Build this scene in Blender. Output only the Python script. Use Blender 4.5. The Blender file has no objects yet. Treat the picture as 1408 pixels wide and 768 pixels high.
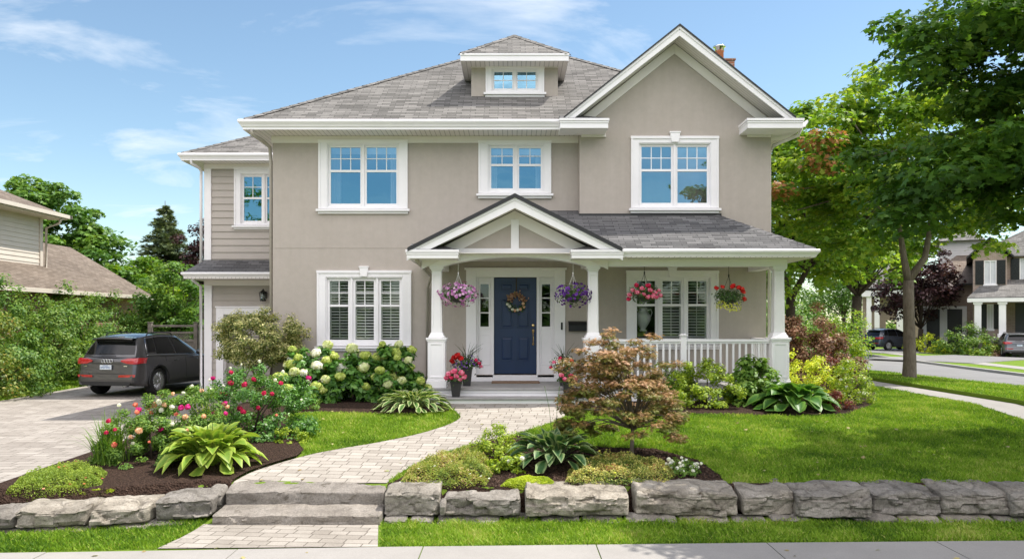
import bpy, bmesh, math, random
import numpy as np
from mathutils import Vector, Matrix, noise
from mathutils.geometry import delaunay_2d_cdt

SC = bpy.context.scene
COL = SC.collection
# ------------------------------------------------------------------ camera
F = 1105.0            # focal length in photo pixels (photo 1408 wide)
CX, HY = 704.0, 443.0 # vanishing point of the street axis
CZ = 1.5              # eye height above the ground at the porch
cam = bpy.data.cameras.new('camera')
cam.sensor_width = 36.0
cam.lens = F / 1408.0 * 36.0
cam.shift_y = (HY - 384.0) / 1408.0
cam.clip_end = 3000.0
cam_o = bpy.data.objects.new('camera', cam)
cam_o.location = (0, 0, CZ)
cam_o.rotation_euler = (math.radians(90), 0, 0)
COL.objects.link(cam_o)
SC.camera = cam_o

# ------------------------------------------------------------------ sky, sun, exposure
SUN = Vector((0.58, 0.15, 1.0)).normalized()          # towards the sun
SKY_STRENGTH, SUN_STRENGTH, EXPOSURE = 0.08, 2.9, 1.2
elev = math.asin(SUN.z)
azim = math.atan2(SUN.x, SUN.y)
world = bpy.data.worlds.new('World')
SC.world = world
world.use_nodes = True
wn = world.node_tree.nodes
wl = world.node_tree.links
wn.clear()
w_out = wn.new('ShaderNodeOutputWorld')
w_bg = wn.new('ShaderNodeBackground')
w_sky = wn.new('ShaderNodeTexSky')
w_sky.sky_type = 'NISHITA'
w_sky.sun_disc = False
w_sky.sun_elevation = elev
w_sky.sun_rotation = azim
w_sky.air_density = 1.0
w_sky.dust_density = 0.3
w_sky.ozone_density = 0.35
# thin high clouds on a plane far overhead
w_tc = wn.new('ShaderNodeTexCoord')
w_sep = wn.new('ShaderNodeSeparateXYZ')
wl.new(w_tc.outputs['Generated'], w_sep.inputs[0])
w_add = wn.new('ShaderNodeMath'); w_add.operation = 'ADD'; w_add.inputs[1].default_value = 0.12
w_max = wn.new('ShaderNodeMath'); w_max.operation = 'MAXIMUM'; w_max.inputs[1].default_value = 0.02
wl.new(w_sep.outputs[2], w_max.inputs[0]); wl.new(w_max.outputs[0], w_add.inputs[0])
w_dx = wn.new('ShaderNodeMath'); w_dx.operation = 'DIVIDE'
w_dy = wn.new('ShaderNodeMath'); w_dy.operation = 'DIVIDE'
wl.new(w_sep.outputs[0], w_dx.inputs[0]); wl.new(w_add.outputs[0], w_dx.inputs[1])
wl.new(w_sep.outputs[1], w_dy.inputs[0]); wl.new(w_add.outputs[0], w_dy.inputs[1])
w_cmb = wn.new('ShaderNodeCombineXYZ')
wl.new(w_dx.outputs[0], w_cmb.inputs[0]); wl.new(w_dy.outputs[0], w_cmb.inputs[1])
w_map = wn.new('ShaderNodeMapping')
w_map.inputs['Location'].default_value = (1.7, 4.4, 0)
w_map.inputs['Rotation'].default_value = (0, 0, 0.35)
w_map.inputs['Scale'].default_value = (0.7, 1.0, 1)
wl.new(w_cmb.outputs[0], w_map.inputs[0])
w_n = wn.new('ShaderNodeTexNoise')
w_n.inputs['Scale'].default_value = 2.3
w_n.inputs['Detail'].default_value = 9
w_n.inputs['Roughness'].default_value = 0.58
w_n.inputs['Distortion'].default_value = 0.6
wl.new(w_map.outputs[0], w_n.inputs['Vector'])
w_r = wn.new('ShaderNodeValToRGB')
w_r.color_ramp.elements[0].position = 0.53
w_r.color_ramp.elements[0].color = (0, 0, 0, 1)
w_r.color_ramp.elements[1].position = 0.82
w_r.color_ramp.elements[1].color = (.75, .75, .75, 1)
wl.new(w_n.outputs['Fac'], w_r.inputs[0])
w_mix = wn.new('ShaderNodeMix'); w_mix.data_type = 'RGBA'
w_mix.inputs['B'].default_value = (6.6, 6.8, 7.0, 1)
wl.new(w_r.outputs['Color'], w_mix.inputs['Factor'])
w_tint = wn.new('ShaderNodeMix'); w_tint.data_type = 'RGBA'; w_tint.blend_type = 'MULTIPLY'
w_tint.inputs['Factor'].default_value = 1.0; w_tint.inputs['B'].default_value = (0.96, 1.03, 1.0, 1)
wl.new(w_sky.outputs[0], w_tint.inputs['A'])
wl.new(w_tint.outputs['Result'], w_mix.inputs['A'])
# added bright clouds, unseen behind the viewer, to brighten the shaded house front
def w_math(op, a, b=None, c=None):
    n = wn.new('ShaderNodeMath'); n.operation = op
    for i, v in enumerate((a, b, c)):
        if v is None: continue
        if isinstance(v, (int, float)): n.inputs[i].default_value = v
        else: wl.new(v, n.inputs[i])
    return n.outputs[0]
def w_step(v, a, b):
    n = wn.new('ShaderNodeMapRange'); n.interpolation_type = 'SMOOTHSTEP'
    wl.new(v, n.inputs['Value']); n.inputs['From Min'].default_value = a; n.inputs['From Max'].default_value = b
    return n.outputs['Result']
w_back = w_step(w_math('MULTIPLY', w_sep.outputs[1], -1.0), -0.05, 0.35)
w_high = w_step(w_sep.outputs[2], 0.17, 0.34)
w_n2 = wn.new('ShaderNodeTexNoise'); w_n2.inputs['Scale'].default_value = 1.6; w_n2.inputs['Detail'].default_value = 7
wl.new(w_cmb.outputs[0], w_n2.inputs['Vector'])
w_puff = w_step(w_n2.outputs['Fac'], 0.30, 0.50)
w_fill = w_math('MULTIPLY', w_math('MULTIPLY', w_back, w_high), w_puff)
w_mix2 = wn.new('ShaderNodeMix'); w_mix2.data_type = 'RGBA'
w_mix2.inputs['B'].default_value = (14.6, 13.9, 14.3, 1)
wl.new(w_fill, w_mix2.inputs['Factor']); wl.new(w_mix.outputs['Result'], w_mix2.inputs['A'])
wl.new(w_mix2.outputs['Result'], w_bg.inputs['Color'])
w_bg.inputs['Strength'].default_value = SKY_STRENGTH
wl.new(w_bg.outputs[0], w_out.inputs[0])
sun = bpy.data.lights.new('sun', 'SUN')
sun.energy = SUN_STRENGTH
sun.angle = math.radians(0.5)
sun.color = (1.0, 0.95, 0.87)
sun_o = bpy.data.objects.new('sun', sun)
sun_o.rotation_euler = SUN.to_track_quat('Z', 'Y').to_euler()
sun_o.location = (20, 5, 40)
COL.objects.link(sun_o)
SC.view_settings.view_transform = 'Standard'
SC.view_settings.look = 'None'
SC.view_settings.exposure = EXPOSURE
SC.view_settings.gamma = 1.0
SC.view_settings.use_curve_mapping = False
SC.cycles.max_bounces = 8
SC.cycles.transparent_max_bounces = 16
SC.cycles.use_denoising = True

# ------------------------------------------------------------------ helpers
def wx(px, Y): return (px - CX) * Y / F
def wz(py, Y): return CZ - (py - HY) * Y / F
def sm(t): t = np.clip(t, 0, 1); return t * t * (3 - 2 * t)

def lawn_z(Y): return np.clip(-0.46 + 0.0885 * (Y - 9.4), -0.46, 0.0)
def wall_y(X):   # the line the armour stones follow
    return np.interp(X, [-6.4, -5.3, -4.3, -3.7, -3.3, -1.8, -1.2, 1.6, 5.4, 9.0],
                        [8.88, 9.0, 9.27, 9.44, 9.5, 9.47, 9.32, 9.36, 9.4, 9.45])
def height(X, Y):
    X = np.asarray(X, float); Y = np.asarray(Y, float)
    zl = lawn_z(Y)
    zd = np.where(Y > 9, -0.42 + 0.006 * (np.minimum(Y, 30) - 9.4), -0.42 + (Y - 9) * 0.09)
    zd = np.maximum(zd, -0.78)
    t = sm((X + 6.3) / 1.5)
    z = zd * (1 - t) + zl * t
    zr = np.where(X < 18, -0.05 * (X - 9), -0.45 - 0.025 * (X - 18))
    zr = np.maximum(zr, -1.0)
    z = z + np.where(X > 9, zr, 0)
    f = sm((Y - (wall_y(X) + 0.04)) / 0.16)           # the step held by the stones
    f = np.where((X < -6.3), 1.0, f)
    f = np.where((X > 9.3), sm((Y - 7.5) / 3.0), f)
    z = -0.78 * (1 - f) + z * f
    return z - np.where(X < 9.3, 0.14, 0.0) * sm((4.8 - Y) / 0.3)
def hz(X, Y): return float(height(X, Y))
def G(px, py):
    """point of the terrain seen at a photo pixel"""
    Ys = np.linspace(7.2, 120, 5000)
    Xs = (px - CX) * Ys / F
    yy = HY + (CZ - height(Xs, Ys)) * F / Ys
    i = np.nonzero(yy <= py)[0]
    i = i[0] if len(i) else len(Ys) - 1
    return float(Xs[i]), float(Ys[i])

def link(o, parent=None):
    COL.objects.link(o)
    if parent is not None: o.parent = parent
    return o
def tag(o, label=None, cat=None, group=None, kind=None):
    if label: o['label'] = label
    if cat: o['category'] = cat
    if group: o['group'] = group
    if kind: o['kind'] = kind
    return o
def thing(name, label, cat, loc=(0, 0, 0), rz=0.0, group=None):
    o = bpy.data.objects.new(name, None)
    o.empty_display_size = 0.2
    o.location = loc; o.rotation_euler = (0, 0, rz)
    COL.objects.link(o)
    return tag(o, label, cat, group)
def copy_tree(o, parent=None):
    c = o.copy(); COL.objects.link(c)
    if parent is not None: c.parent = parent
    for ch in list(o.children): copy_tree(ch, c)
    return c

def auto_uv(me):
    n = len(me.loops)
    if n == 0: return
    uv = me.uv_layers.new(name='uv')
    co = np.empty(len(me.vertices) * 3, np.float32); me.vertices.foreach_get('co', co); co = co.reshape(-1, 3)
    li = np.empty(n, np.int32); me.loops.foreach_get('vertex_index', li)
    pn = np.empty(len(me.polygons) * 3, np.float32); me.polygons.foreach_get('normal', pn); pn = pn.reshape(-1, 3)
    lt = np.empty(len(me.polygons), np.int32); me.polygons.foreach_get('loop_total', lt)
    nrm = np.repeat(pn, lt, axis=0)
    u = np.stack([-nrm[:, 1], nrm[:, 0], np.zeros(n)], 1)
    ln = np.linalg.norm(u, axis=1)
    flat = ln < 0.02
    u[flat] = (1, 0, 0); ln[flat] = 1
    u = u / ln[:, None]
    v = np.cross(nrm, u)
    p = co[li]
    out = np.stack([(p * u).sum(1), (p * v).sum(1)], 1).astype(np.float32)
    uv.data.foreach_set('uv', out.ravel())

class MB:
    def __init__(s): s.v = []; s.f = []; s.m = []; s.sm = []
    def add(s, vs, fs, m=0, smooth=False):
        b = len(s.v); s.v += [tuple(p) for p in vs]
        for f in fs:
            s.f.append(tuple(i + b for i in f)); s.m.append(m); s.sm.append(smooth)
        return s
    def box(s, x0, x1, y0, y1, z0, z1, m=0):
        if x0 > x1: x0, x1 = x1, x0
        if y0 > y1: y0, y1 = y1, y0
        if z0 > z1: z0, z1 = z1, z0
        return s.add([(x0,y0,z0),(x1,y0,z0),(x1,y1,z0),(x0,y1,z0),(x0,y0,z1),(x1,y0,z1),(x1,y1,z1),(x0,y1,z1)],
                     [(0,3,2,1),(4,5,6,7),(0,1,5,4),(1,2,6,5),(2,3,7,6),(3,0,4,7)], m)
    def quad(s, a, b, c, d, m=0): return s.add([a, b, c, d], [(0, 1, 2, 3)], m)
    def slab(s, poly, thick, mt=0, ms=1, mbm=2):
        """polygon given from above (counter-clockwise), extruded straight down"""
        n = len(poly)
        s.add(poly, [tuple(range(n))], mt)
        low = [(p[0], p[1], p[2] - thick) for p in poly]
        s.add(low, [tuple(reversed(range(n)))], mbm)
        for i in range(n):
            j = (i + 1) % n
            s.add([poly[i], low[i], low[j], poly[j]], [(0, 1, 2, 3)], ms)
        return s
    def prism(s, prof, axis, a0, a1, m=0):
        """2-D profile extruded along an axis; x: prof=(y,z), y: prof=(x,z), z: prof=(x,y)"""
        def pt(p, a):
            return {'x': (a, p[0], p[1]), 'y': (p[0], a, p[1]), 'z': (p[0], p[1], a)}[axis]
        n = len(prof)
        vs = [pt(p, a0) for p in prof] + [pt(p, a1) for p in prof]
        fs = [tuple(range(n)), tuple(reversed(range(n, 2 * n)))]
        fs += [(i, i + n, (i + 1) % n + n, (i + 1) % n) for i in range(n)]
        return s.add(vs, fs, m)
    def tube(s, pts, rad, n=8, m=0, smooth=True, cap=True):
        pts = [Vector(p) for p in pts]
        if not hasattr(rad, '__len__'): rad = [rad] * len(pts)
        rings = []
        up = Vector((0.13, 0.21, 0.97)).normalized()
        for i, p in enumerate(pts):
            d = (pts[min(i + 1, len(pts) - 1)] - pts[max(i - 1, 0)])
            d = d.normalized() if d.length > 1e-9 else Vector((0, 0, 1))
            a = d.cross(up)
            if a.length < 0.15: a = d.cross(Vector((1, 0, 0)))
            a.normalize(); b = d.cross(a)
            rings.append([p + (a * math.cos(2 * math.pi * k / n) + b * math.sin(2 * math.pi * k / n)) * rad[i] for k in range(n)])
        vs = [q for r in rings for q in r]
        fs = []
        for i in range(len(pts) - 1):
            for k in range(n):
                fs.append((i * n + k, i * n + (k + 1) % n, (i + 1) * n + (k + 1) % n, (i + 1) * n + k))
        if cap:
            fs.append(tuple(reversed(range(n)))); fs.append(tuple(range((len(pts) - 1) * n, len(pts) * n)))
        return s.add(vs, fs, m, smooth)
    def lathe(s, prof, c=(0, 0, 0), n=20, m=0, smooth=True):
        vs = []
        for r, z in prof:
            for k in range(n):
                a = 2 * math.pi * k / n
                vs.append((c[0] + r * math.cos(a), c[1] + r * math.sin(a), c[2] + z))
        fs = []
        for i in range(len(prof) - 1):
            for k in range(n):
                fs.append((i * n + k, i * n + (k + 1) % n, (i + 1) * n + (k + 1) % n, (i + 1) * n + k))
        fs.append(tuple(reversed(range(n)))); fs.append(tuple(range((len(prof) - 1) * n, len(prof) * n)))
        return s.add(vs, fs, m, smooth)
    def build(s, name, mats, parent=None, bevel=0.0, fix=True):
        me = bpy.data.meshes.new(name)
        me.from_pydata(s.v, [], s.f)
        if not isinstance(mats, (list, tuple)): mats = [mats]
        for m in mats: me.materials.append(m)
        me.polygons.foreach_set('material_index', s.m)
        me.polygons.foreach_set('use_smooth', s.sm)
        if fix:
            bm = bmesh.new(); bm.from_mesh(me)
            bmesh.ops.recalc_face_normals(bm, faces=bm.faces)
            bm.to_mesh(me); bm.free()
        me.update()
        auto_uv(me)
        o = bpy.data.objects.new(name, me)
        link(o, parent)
        if bevel:
            md = o.modifiers.new('bevel', 'BEVEL')
            md.width = bevel; md.segments = 2; md.limit_method = 'ANGLE'; md.angle_limit = math.radians(40)
        return o

# ---- leaves: many copies of a small template in one mesh, with a random value per leaf
def tri_fan(outline, centre):
    n = len(outline)
    return np.array([centre] + outline, float), [(0, i + 1, (i + 1) % n + 1) for i in range(n)]
T_LEAF = (np.array([(0,-.5,0),(-.30,-.05,.07),(0,.5,-.03),(.30,-.05,.07),(0,-.02,0)]), [(0,4,1),(1,4,2),(0,3,4),(3,2,4)])
T_NARROW = (np.array([(0,-.5,0),(-.14,0,.03),(0,.5,-.05),(.14,0,.03)]), [(0,2,1),(0,3,2)])
T_ROUND = tri_fan([(0.45*math.cos(a), 0.45*math.sin(a), .05*math.cos(3*a)) for a in np.linspace(0, 2*math.pi, 7)[:-1]], (0,0,0))
def _mir(pts): return pts + [(-x, y, z) for x, y, z in reversed(pts) if abs(x) > 1e-6]
T_MAPLE = tri_fan(_mir([(0,-.45,0),(.38,-.40,-.04),(.26,-.20,.02),(.58,.12,-.08),(.22,.10,.03),(.20,.30,.02),(0,.62,-.06)]), (0,-.05,.03))
T_LACE = tri_fan(_mir([(0,-.4,0),(.30,-.36,-.06),(.07,-.17,.02),(.56,.05,-.1),(.08,.03,.02),(.33,.48,-.1),(.06,.2,.02),(0,.72,-.1)]), (0,-.1,.02))
T_PETAL4 = (np.array([(0,0,.05),(.5,.16,0),(.16,.5,0),(-.16,.5,0),(-.5,.16,0),(-.5,-.16,0),(-.16,-.5,0),(.16,-.5,0),(.5,-.16,0)]),
            [(0,8,1),(0,1,2),(0,2,3),(0,3,4),(0,4,5),(0,5,6),(0,6,7),(0,7,8)])
T_BLADE = (np.array([(-.09,0,0),(.09,0,0),(.03,.12,.55),(0.0,.42,1.0)]), [(0,1,2),(0,2,3)])
T_NEEDLE = (np.array([(-.05,-.5,0),(.05,-.5,0),(.02,.5,0.03),(-.02,.5,0.03)]), [(0,1,2,3)])

def basis(nrm, rng, roll=None):
    n = nrm / np.maximum(np.linalg.norm(nrm, axis=1), 1e-9)[:, None]
    r = rng.normal(size=n.shape) if roll is None else roll
    t = r - n * (r * n).sum(1)[:, None]
    t = t / np.maximum(np.linalg.norm(t, axis=1), 1e-9)[:, None]
    b = np.cross(t, n)
    return np.stack([b, t, n], 2)          # columns x, y, z

def mesh_np(name, verts, polys_per, loops, val, mats, parent, smooth=False, midx=None):
    me = bpy.data.meshes.new(name)
    me.vertices.add(len(verts)); me.vertices.foreach_set('co', np.asarray(verts, np.float32).ravel())
    me.loops.add(len(loops)); me.loops.foreach_set('vertex_index', np.asarray(loops, np.int32))
    st = np.concatenate([[0], np.cumsum(polys_per)[:-1]]).astype(np.int32)
    me.polygons.add(len(polys_per)); me.polygons.foreach_set('loop_start', st)
    if not isinstance(mats, (list, tuple)): mats = [mats]
    for m in mats: me.materials.append(m)
    if midx is not None: me.polygons.foreach_set('material_index', np.asarray(midx, np.int32))
    if smooth: me.polygons.foreach_set('use_smooth', np.ones(len(polys_per), bool))
    if val is not None:
        a = me.attributes.new('v', 'FLOAT', 'POINT'); a.data.foreach_set('value', np.asarray(val, np.float32))
    me.update(calc_edges=True)
    o = bpy.data.objects.new(name, me)
    return link(o, parent)

def leaves(name, pos, nrm, size, tmpl, mat, parent, val=None, rng=None, roll=None):
    rng = rng or np.random.default_rng(1)
    tv, tf = tmpl
    n = len(pos); k = len(tv)
    B = basis(np.asarray(nrm, float), rng, roll)
    size = np.broadcast_to(np.asarray(size, float), (n,))
    V = np.einsum('nij,kj->nki', B, tv) * size[:, None, None] + np.asarray(pos)[:, None, :]
    if val is None: val = rng.random(n)
    lp = np.concatenate([np.array(f) for f in tf])
    pp = np.array([len(f) for f in tf])
    loops = (lp[None, :] + (np.arange(n) * k)[:, None]).ravel()
    return mesh_np(name, V.reshape(-1, 3), np.tile(pp, n), loops, np.repeat(val, k), mat, parent)

# ------------------------------------------------------------------ materials
def mat(name):
    m = bpy.data.materials.new(name); m.use_nodes = True
    nt = m.node_tree; nt.nodes.clear()
    out = nt.nodes.new('ShaderNodeOutputMaterial')
    return m, nt, out
def N(nt, t, **kw):
    n = nt.nodes.new('ShaderNode' + t)
    for k, v in kw.items():
        if k in n.inputs.keys(): n.inputs[k].default_value = v
        else: setattr(n, k, v)
    return n
def ramp(nt, fac, stops, interp='LINEAR'):
    r = N(nt, 'ValToRGB'); e = r.color_ramp.elements
    r.color_ramp.interpolation = interp
    while len(e) < len(stops): e.new(0.5)
    for el, (p, c) in zip(e, stops):
        el.position = p; el.color = tuple(c) + (1,) if len(c) == 3 else c
    nt.links.new(fac, r.inputs[0]); return r
def mixc(nt, fac, a, b, mode='MIX'):
    n = N(nt, 'Mix'); n.data_type = 'RGBA'; n.blend_type = mode
    for sock, v in (('Factor', fac), ('A', a), ('B', b)):
        if isinstance(v, (int, float)): n.inputs[sock].default_value = v
        elif isinstance(v, tuple): n.inputs[sock].default_value = v + (1,) if len(v) == 3 else v
        else: nt.links.new(v, n.inputs[sock])
    return n.outputs['Result']
def obj_co(nt): return N(nt, 'NewGeometry').outputs['Position']
def noise_n(nt, co, scale, detail=4, rough=0.55, dist=0.0):
    n = N(nt, 'TexNoise'); n.inputs['Scale'].default_value = scale; n.inputs['Detail'].default_value = detail
    n.inputs['Roughness'].default_value = rough; n.inputs['Distortion'].default_value = dist
    nt.links.new(co, n.inputs['Vector']); return n.outputs['Fac']
def principled(nt, out, col=None, rough=0.6, metal=0.0, bump=None, bstr=0.3, bdist=0.01, spec=0.5, coat=0.0):
    p = N(nt, 'BsdfPrincipled')
    p.inputs['Roughness'].default_value = rough; p.inputs['Metallic'].default_value = metal
    p.inputs['Specular IOR Level'].default_value = spec
    if coat: p.inputs['Coat Weight'].default_value = coat; p.inputs['Coat Roughness'].default_value = 0.04
    if isinstance(col, tuple): p.inputs['Base Color'].default_value = col + (1,)
    elif col is not None: nt.links.new(col, p.inputs['Base Color'])
    if bump is not None:
        b = N(nt, 'Bump'); b.inputs['Strength'].default_value = bstr; b.inputs['Distance'].default_value = bdist
        nt.links.new(bump, b.inputs['Height']); nt.links.new(b.outputs[0], p.inputs['Normal'])
    nt.links.new(p.outputs[0], out.inputs[0]); return p
def m_plain(name, col, rough=0.5, metal=0.0, var=0.06, scale=6.0, bump=0.0, bscale=40.0, spec=0.5, coat=0.0):
    m, nt, out = mat(name)
    co = obj_co(nt)
    f = noise_n(nt, co, scale, 5)
    a = tuple(c * (1 - var) for c in col); b = tuple(min(1, c * (1 + var)) for c in col)
    c = ramp(nt, f, [(0.3, a), (0.7, b)]).outputs[0]
    bm = noise_n(nt, co, bscale, 4) if bump else None
    principled(nt, out, c, rough, metal, bm, bump, 0.01, spec, coat)
    return m
def m_leaf(name, cols, trans=0.35, rough=0.5, spec=0.35, sat=None, k=1.0):
    cols = [tuple(min(.9, x * k) for x in c) for c in cols]
    m, nt, out = mat(name)
    a = N(nt, 'Attribute'); a.attribute_name = 'v'
    n = len(cols)
    c = ramp(nt, a.outputs['Fac'], [(i / max(1, n - 1), cols[i]) for i in range(n)]).outputs[0]
    p = principled(nt, out, c, rough, 0, None, spec=spec)
    t = N(nt, 'BsdfTranslucent')
    tc = mixc(nt, 1.0, c, (1.5, 1.45, 0.7), 'MULTIPLY')
    nt.links.new(tc, t.inputs[0])
    mx = N(nt, 'MixShader'); mx.inputs[0].default_value = trans
    nt.links.new(p.outputs[0], mx.inputs[1]); nt.links.new(t.outputs[0], mx.inputs[2])
    nt.links.new(mx.outputs[0], out.inputs[0])
    return m
def uvn(nt): return N(nt, 'UVMap').outputs[0]
def brick_node(nt, co, bw, rh, mortar, c1, c2, cm, offset=0.5, sq=1.0, bias=0.0, smooth=0.1):
    b = N(nt, 'TexBrick'); nt.links.new(co, b.inputs['Vector'])
    b.offset = offset; b.squash = sq; b.squash_frequency = 3
    for k, v in (('Color1', c1), ('Color2', c2), ('Mortar', cm)): b.inputs[k].default_value = v + (1,)
    b.inputs['Scale'].default_value = 1.0; b.inputs['Mortar Size'].default_value = mortar
    b.inputs['Mortar Smooth'].default_value = smooth; b.inputs['Bias'].default_value = bias
    b.inputs['Brick Width'].default_value = bw; b.inputs['Row Height'].default_value = rh
    return b
M = {}
def shingle(name, dark, light, gap):
    m, nt, out = mat(name)
    co = uvn(nt)
    b = brick_node(nt, co, 0.29, 0.108, 0.005, dark, light, gap, 0.37)
    f = noise_n(nt, obj_co(nt), 90, 3, 0.7)
    g = ramp(nt, f, [(0.35, (0.72,)*3), (0.68, (1.22,)*3)]).outputs[0]
    f2 = noise_n(nt, obj_co(nt), 0.9, 4, 0.6)
    g2 = ramp(nt, f2, [(0.3, (0.86,)*3), (0.7, (1.12,)*3)]).outputs[0]
    c = mixc(nt, 1.0, mixc(nt, 1.0, b.outputs['Color'], g, 'MULTIPLY'), g2, 'MULTIPLY')
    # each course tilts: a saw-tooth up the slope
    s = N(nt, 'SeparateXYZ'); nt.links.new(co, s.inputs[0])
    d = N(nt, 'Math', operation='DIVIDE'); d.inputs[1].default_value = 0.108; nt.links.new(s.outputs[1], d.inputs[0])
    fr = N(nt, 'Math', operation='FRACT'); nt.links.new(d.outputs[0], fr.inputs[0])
    c = mixc(nt, 1.0, c, ramp(nt, fr.outputs[0], [(0.0, (.45,)*3), (0.12, (.62,)*3), (0.26, (1.03,)*3), (1.0, (1.03,)*3)]).outputs[0], 'MULTIPLY')  # shadow line along each course's lower edge, put into the colour
    iv = N(nt, 'Math', operation='SUBTRACT'); iv.inputs[0].default_value = 1.0; nt.links.new(fr.outputs[0], iv.inputs[1])
    ad = N(nt, 'Math', operation='MULTIPLY_ADD'); ad.inputs[1].default_value = 0.8
    nt.links.new(b.outputs['Fac'], ad.inputs[0]); 
    sub = N(nt, 'Math', operation='SUBTRACT'); nt.links.new(iv.outputs[0], sub.inputs[0])
    ad.inputs[2].default_value = 0.0
    nt.links.new(ad.outputs[0], sub.inputs[1])
    principled(nt, out, c, 0.9, 0, sub.outputs[0], 0.8, 0.012, 0.2)
    return m
M['shingle'] = shingle('grey_brown_shingle', (0.115, 0.110, 0.102), (0.235, 0.224, 0.21), (0.07, 0.066, 0.062))
M['shingle_dark'] = shingle('shaded_dark_shingle', (0.085, 0.084, 0.086), (0.175, 0.172, 0.172), (0.045, 0.045, 0.047))  # darker copy of the grey shingle, shade of the garage pent put into colour
M['shingle_brown'] = shingle('brown_shingle', (0.15, 0.118, 0.092), (0.22, 0.178, 0.142), (0.085, 0.067, 0.055))
def stucco():
    m, nt, out = mat('greige_stucco')
    co = obj_co(nt)
    f = noise_n(nt, co, 0.7, 5, 0.6)
    f2 = noise_n(nt, co, 7, 5, 0.65)
    c = ramp(nt, f, [(0.25, (0.425, 0.377, 0.333)), (0.75, (0.485, 0.432, 0.383))]).outputs[0]
    c = mixc(nt, 0.35, c, ramp(nt, f2, [(0.3, (0.39, 0.345, 0.31)), (0.7, (0.50, 0.445, 0.405))]).outputs[0])
    mp = N(nt, 'Mapping'); mp.inputs['Scale'].default_value = (2.6, 2.6, 0.16); nt.links.new(co, mp.inputs[0])
    c = mixc(nt, 1.0, c, ramp(nt, noise_n(nt, mp.outputs[0], 2.0, 6, 0.7), [(0.30, (0.962, 0.955, 0.945)), (0.55, (1.01,)*3)]).outputs[0], 'MULTIPLY')
    principled(nt, out, c, 0.92, 0, noise_n(nt, co, 130, 6, 0.7), 0.5, 0.006, 0.2)
    return m
M['stucco'] = stucco()
def white(name='white_trim_paint', col=(0.88, 0.855, 0.865)):
    m, nt, out = mat(name)
    co = obj_co(nt)
    f = noise_n(nt, co, 1.7, 6, 0.65)
    c = ramp(nt, f, [(0.25, tuple(x * 0.93 for x in col)), (0.6, col)]).outputs[0]
    principled(nt, out, c, 0.42, 0, noise_n(nt, co, 60, 3), 0.05, 0.003, 0.4)
    return m
M['white'] = white()
M['cream'] = white('off_white_soffit_paint', (0.78, 0.74, 0.71))
def soffit():
    m, nt, out = mat('vented_soffit')
    co = uvn(nt)
    s = N(nt, 'SeparateXYZ'); nt.links.new(co, s.inputs[0])
    w = N(nt, 'Math', operation='DIVIDE'); w.inputs[1].default_value = 0.10; nt.links.new(s.outputs[0], w.inputs[0])
    fr = N(nt, 'Math', operation='FRACT'); nt.links.new(w.outputs[0], fr.inputs[0])
    c = ramp(nt, fr.outputs[0], [(0.0, (0.42, 0.39, 0.37)), (0.10, (0.42, 0.39, 0.37)), (0.16, (0.76, 0.72, 0.69)), (1.0, (0.76, 0.72, 0.69))]).outputs[0]
    principled(nt, out, c, 0.5, 0, fr.outputs[0], 0.2, 0.005)
    return m
M['soffit'] = soffit()
M['siding'] = m_plain('greige_lap_siding', (0.43, 0.385, 0.345), 0.6, var=0.05, scale=2.0, bump=0.1, bscale=25)
M['siding_pale'] = m_plain('pale_beige_siding', (0.55, 0.49, 0.42), 0.6, var=0.04, scale=2.0)
M['siding_grey'] = m_plain('pale_grey_siding', (0.50, 0.48, 0.46), 0.6, var=0.04, scale=2.0)
M['black_edge'] = m_plain('dark_drip_edge', (0.02, 0.02, 0.022), 0.5)
M['navy'] = m_plain('navy_door_paint', (0.005, 0.022, 0.075), 0.36, var=0.12, scale=3.0, bump=0.04, bscale=60)
M['brass'] = m_plain('aged_brass', (0.75, 0.55, 0.28), 0.25, 1.0, var=0.15, scale=20)
M['black_metal'] = m_plain('black_metal', (0.015, 0.015, 0.016), 0.4, 0.3, var=0.2)
M['chrome'] = m_plain('chrome', (0.75, 0.76, 0.78), 0.12, 1.0, var=0.03)
M['floor_grey'] = m_plain('grey_porch_board', (0.30, 0.29, 0.28), 0.55, var=0.12, scale=9, bump=0.1, bscale=30)
M['grey_door'] = m_plain('greige_garage_door', (0.36, 0.33, 0.29), 0.5)
M['dark_door'] = m_plain('charcoal_garage_door', (0.05, 0.05, 0.055), 0.5)
M['tan'] = m_plain('tan_downspout_paint', (0.42, 0.38, 0.33), 0.5)
M['blind'] = m_plain('white_blind_slat', (0.74, 0.73, 0.70), 0.5, var=0.03)
M['curtain'] = m_plain('pale_curtain_cloth', (0.62, 0.63, 0.65), 0.8, var=0.06, scale=3)
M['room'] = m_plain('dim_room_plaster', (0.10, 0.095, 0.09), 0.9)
M['terracotta'] = m_plain('terracotta_pot', (0.42, 0.16, 0.08), 0.8, var=0.15)
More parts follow.
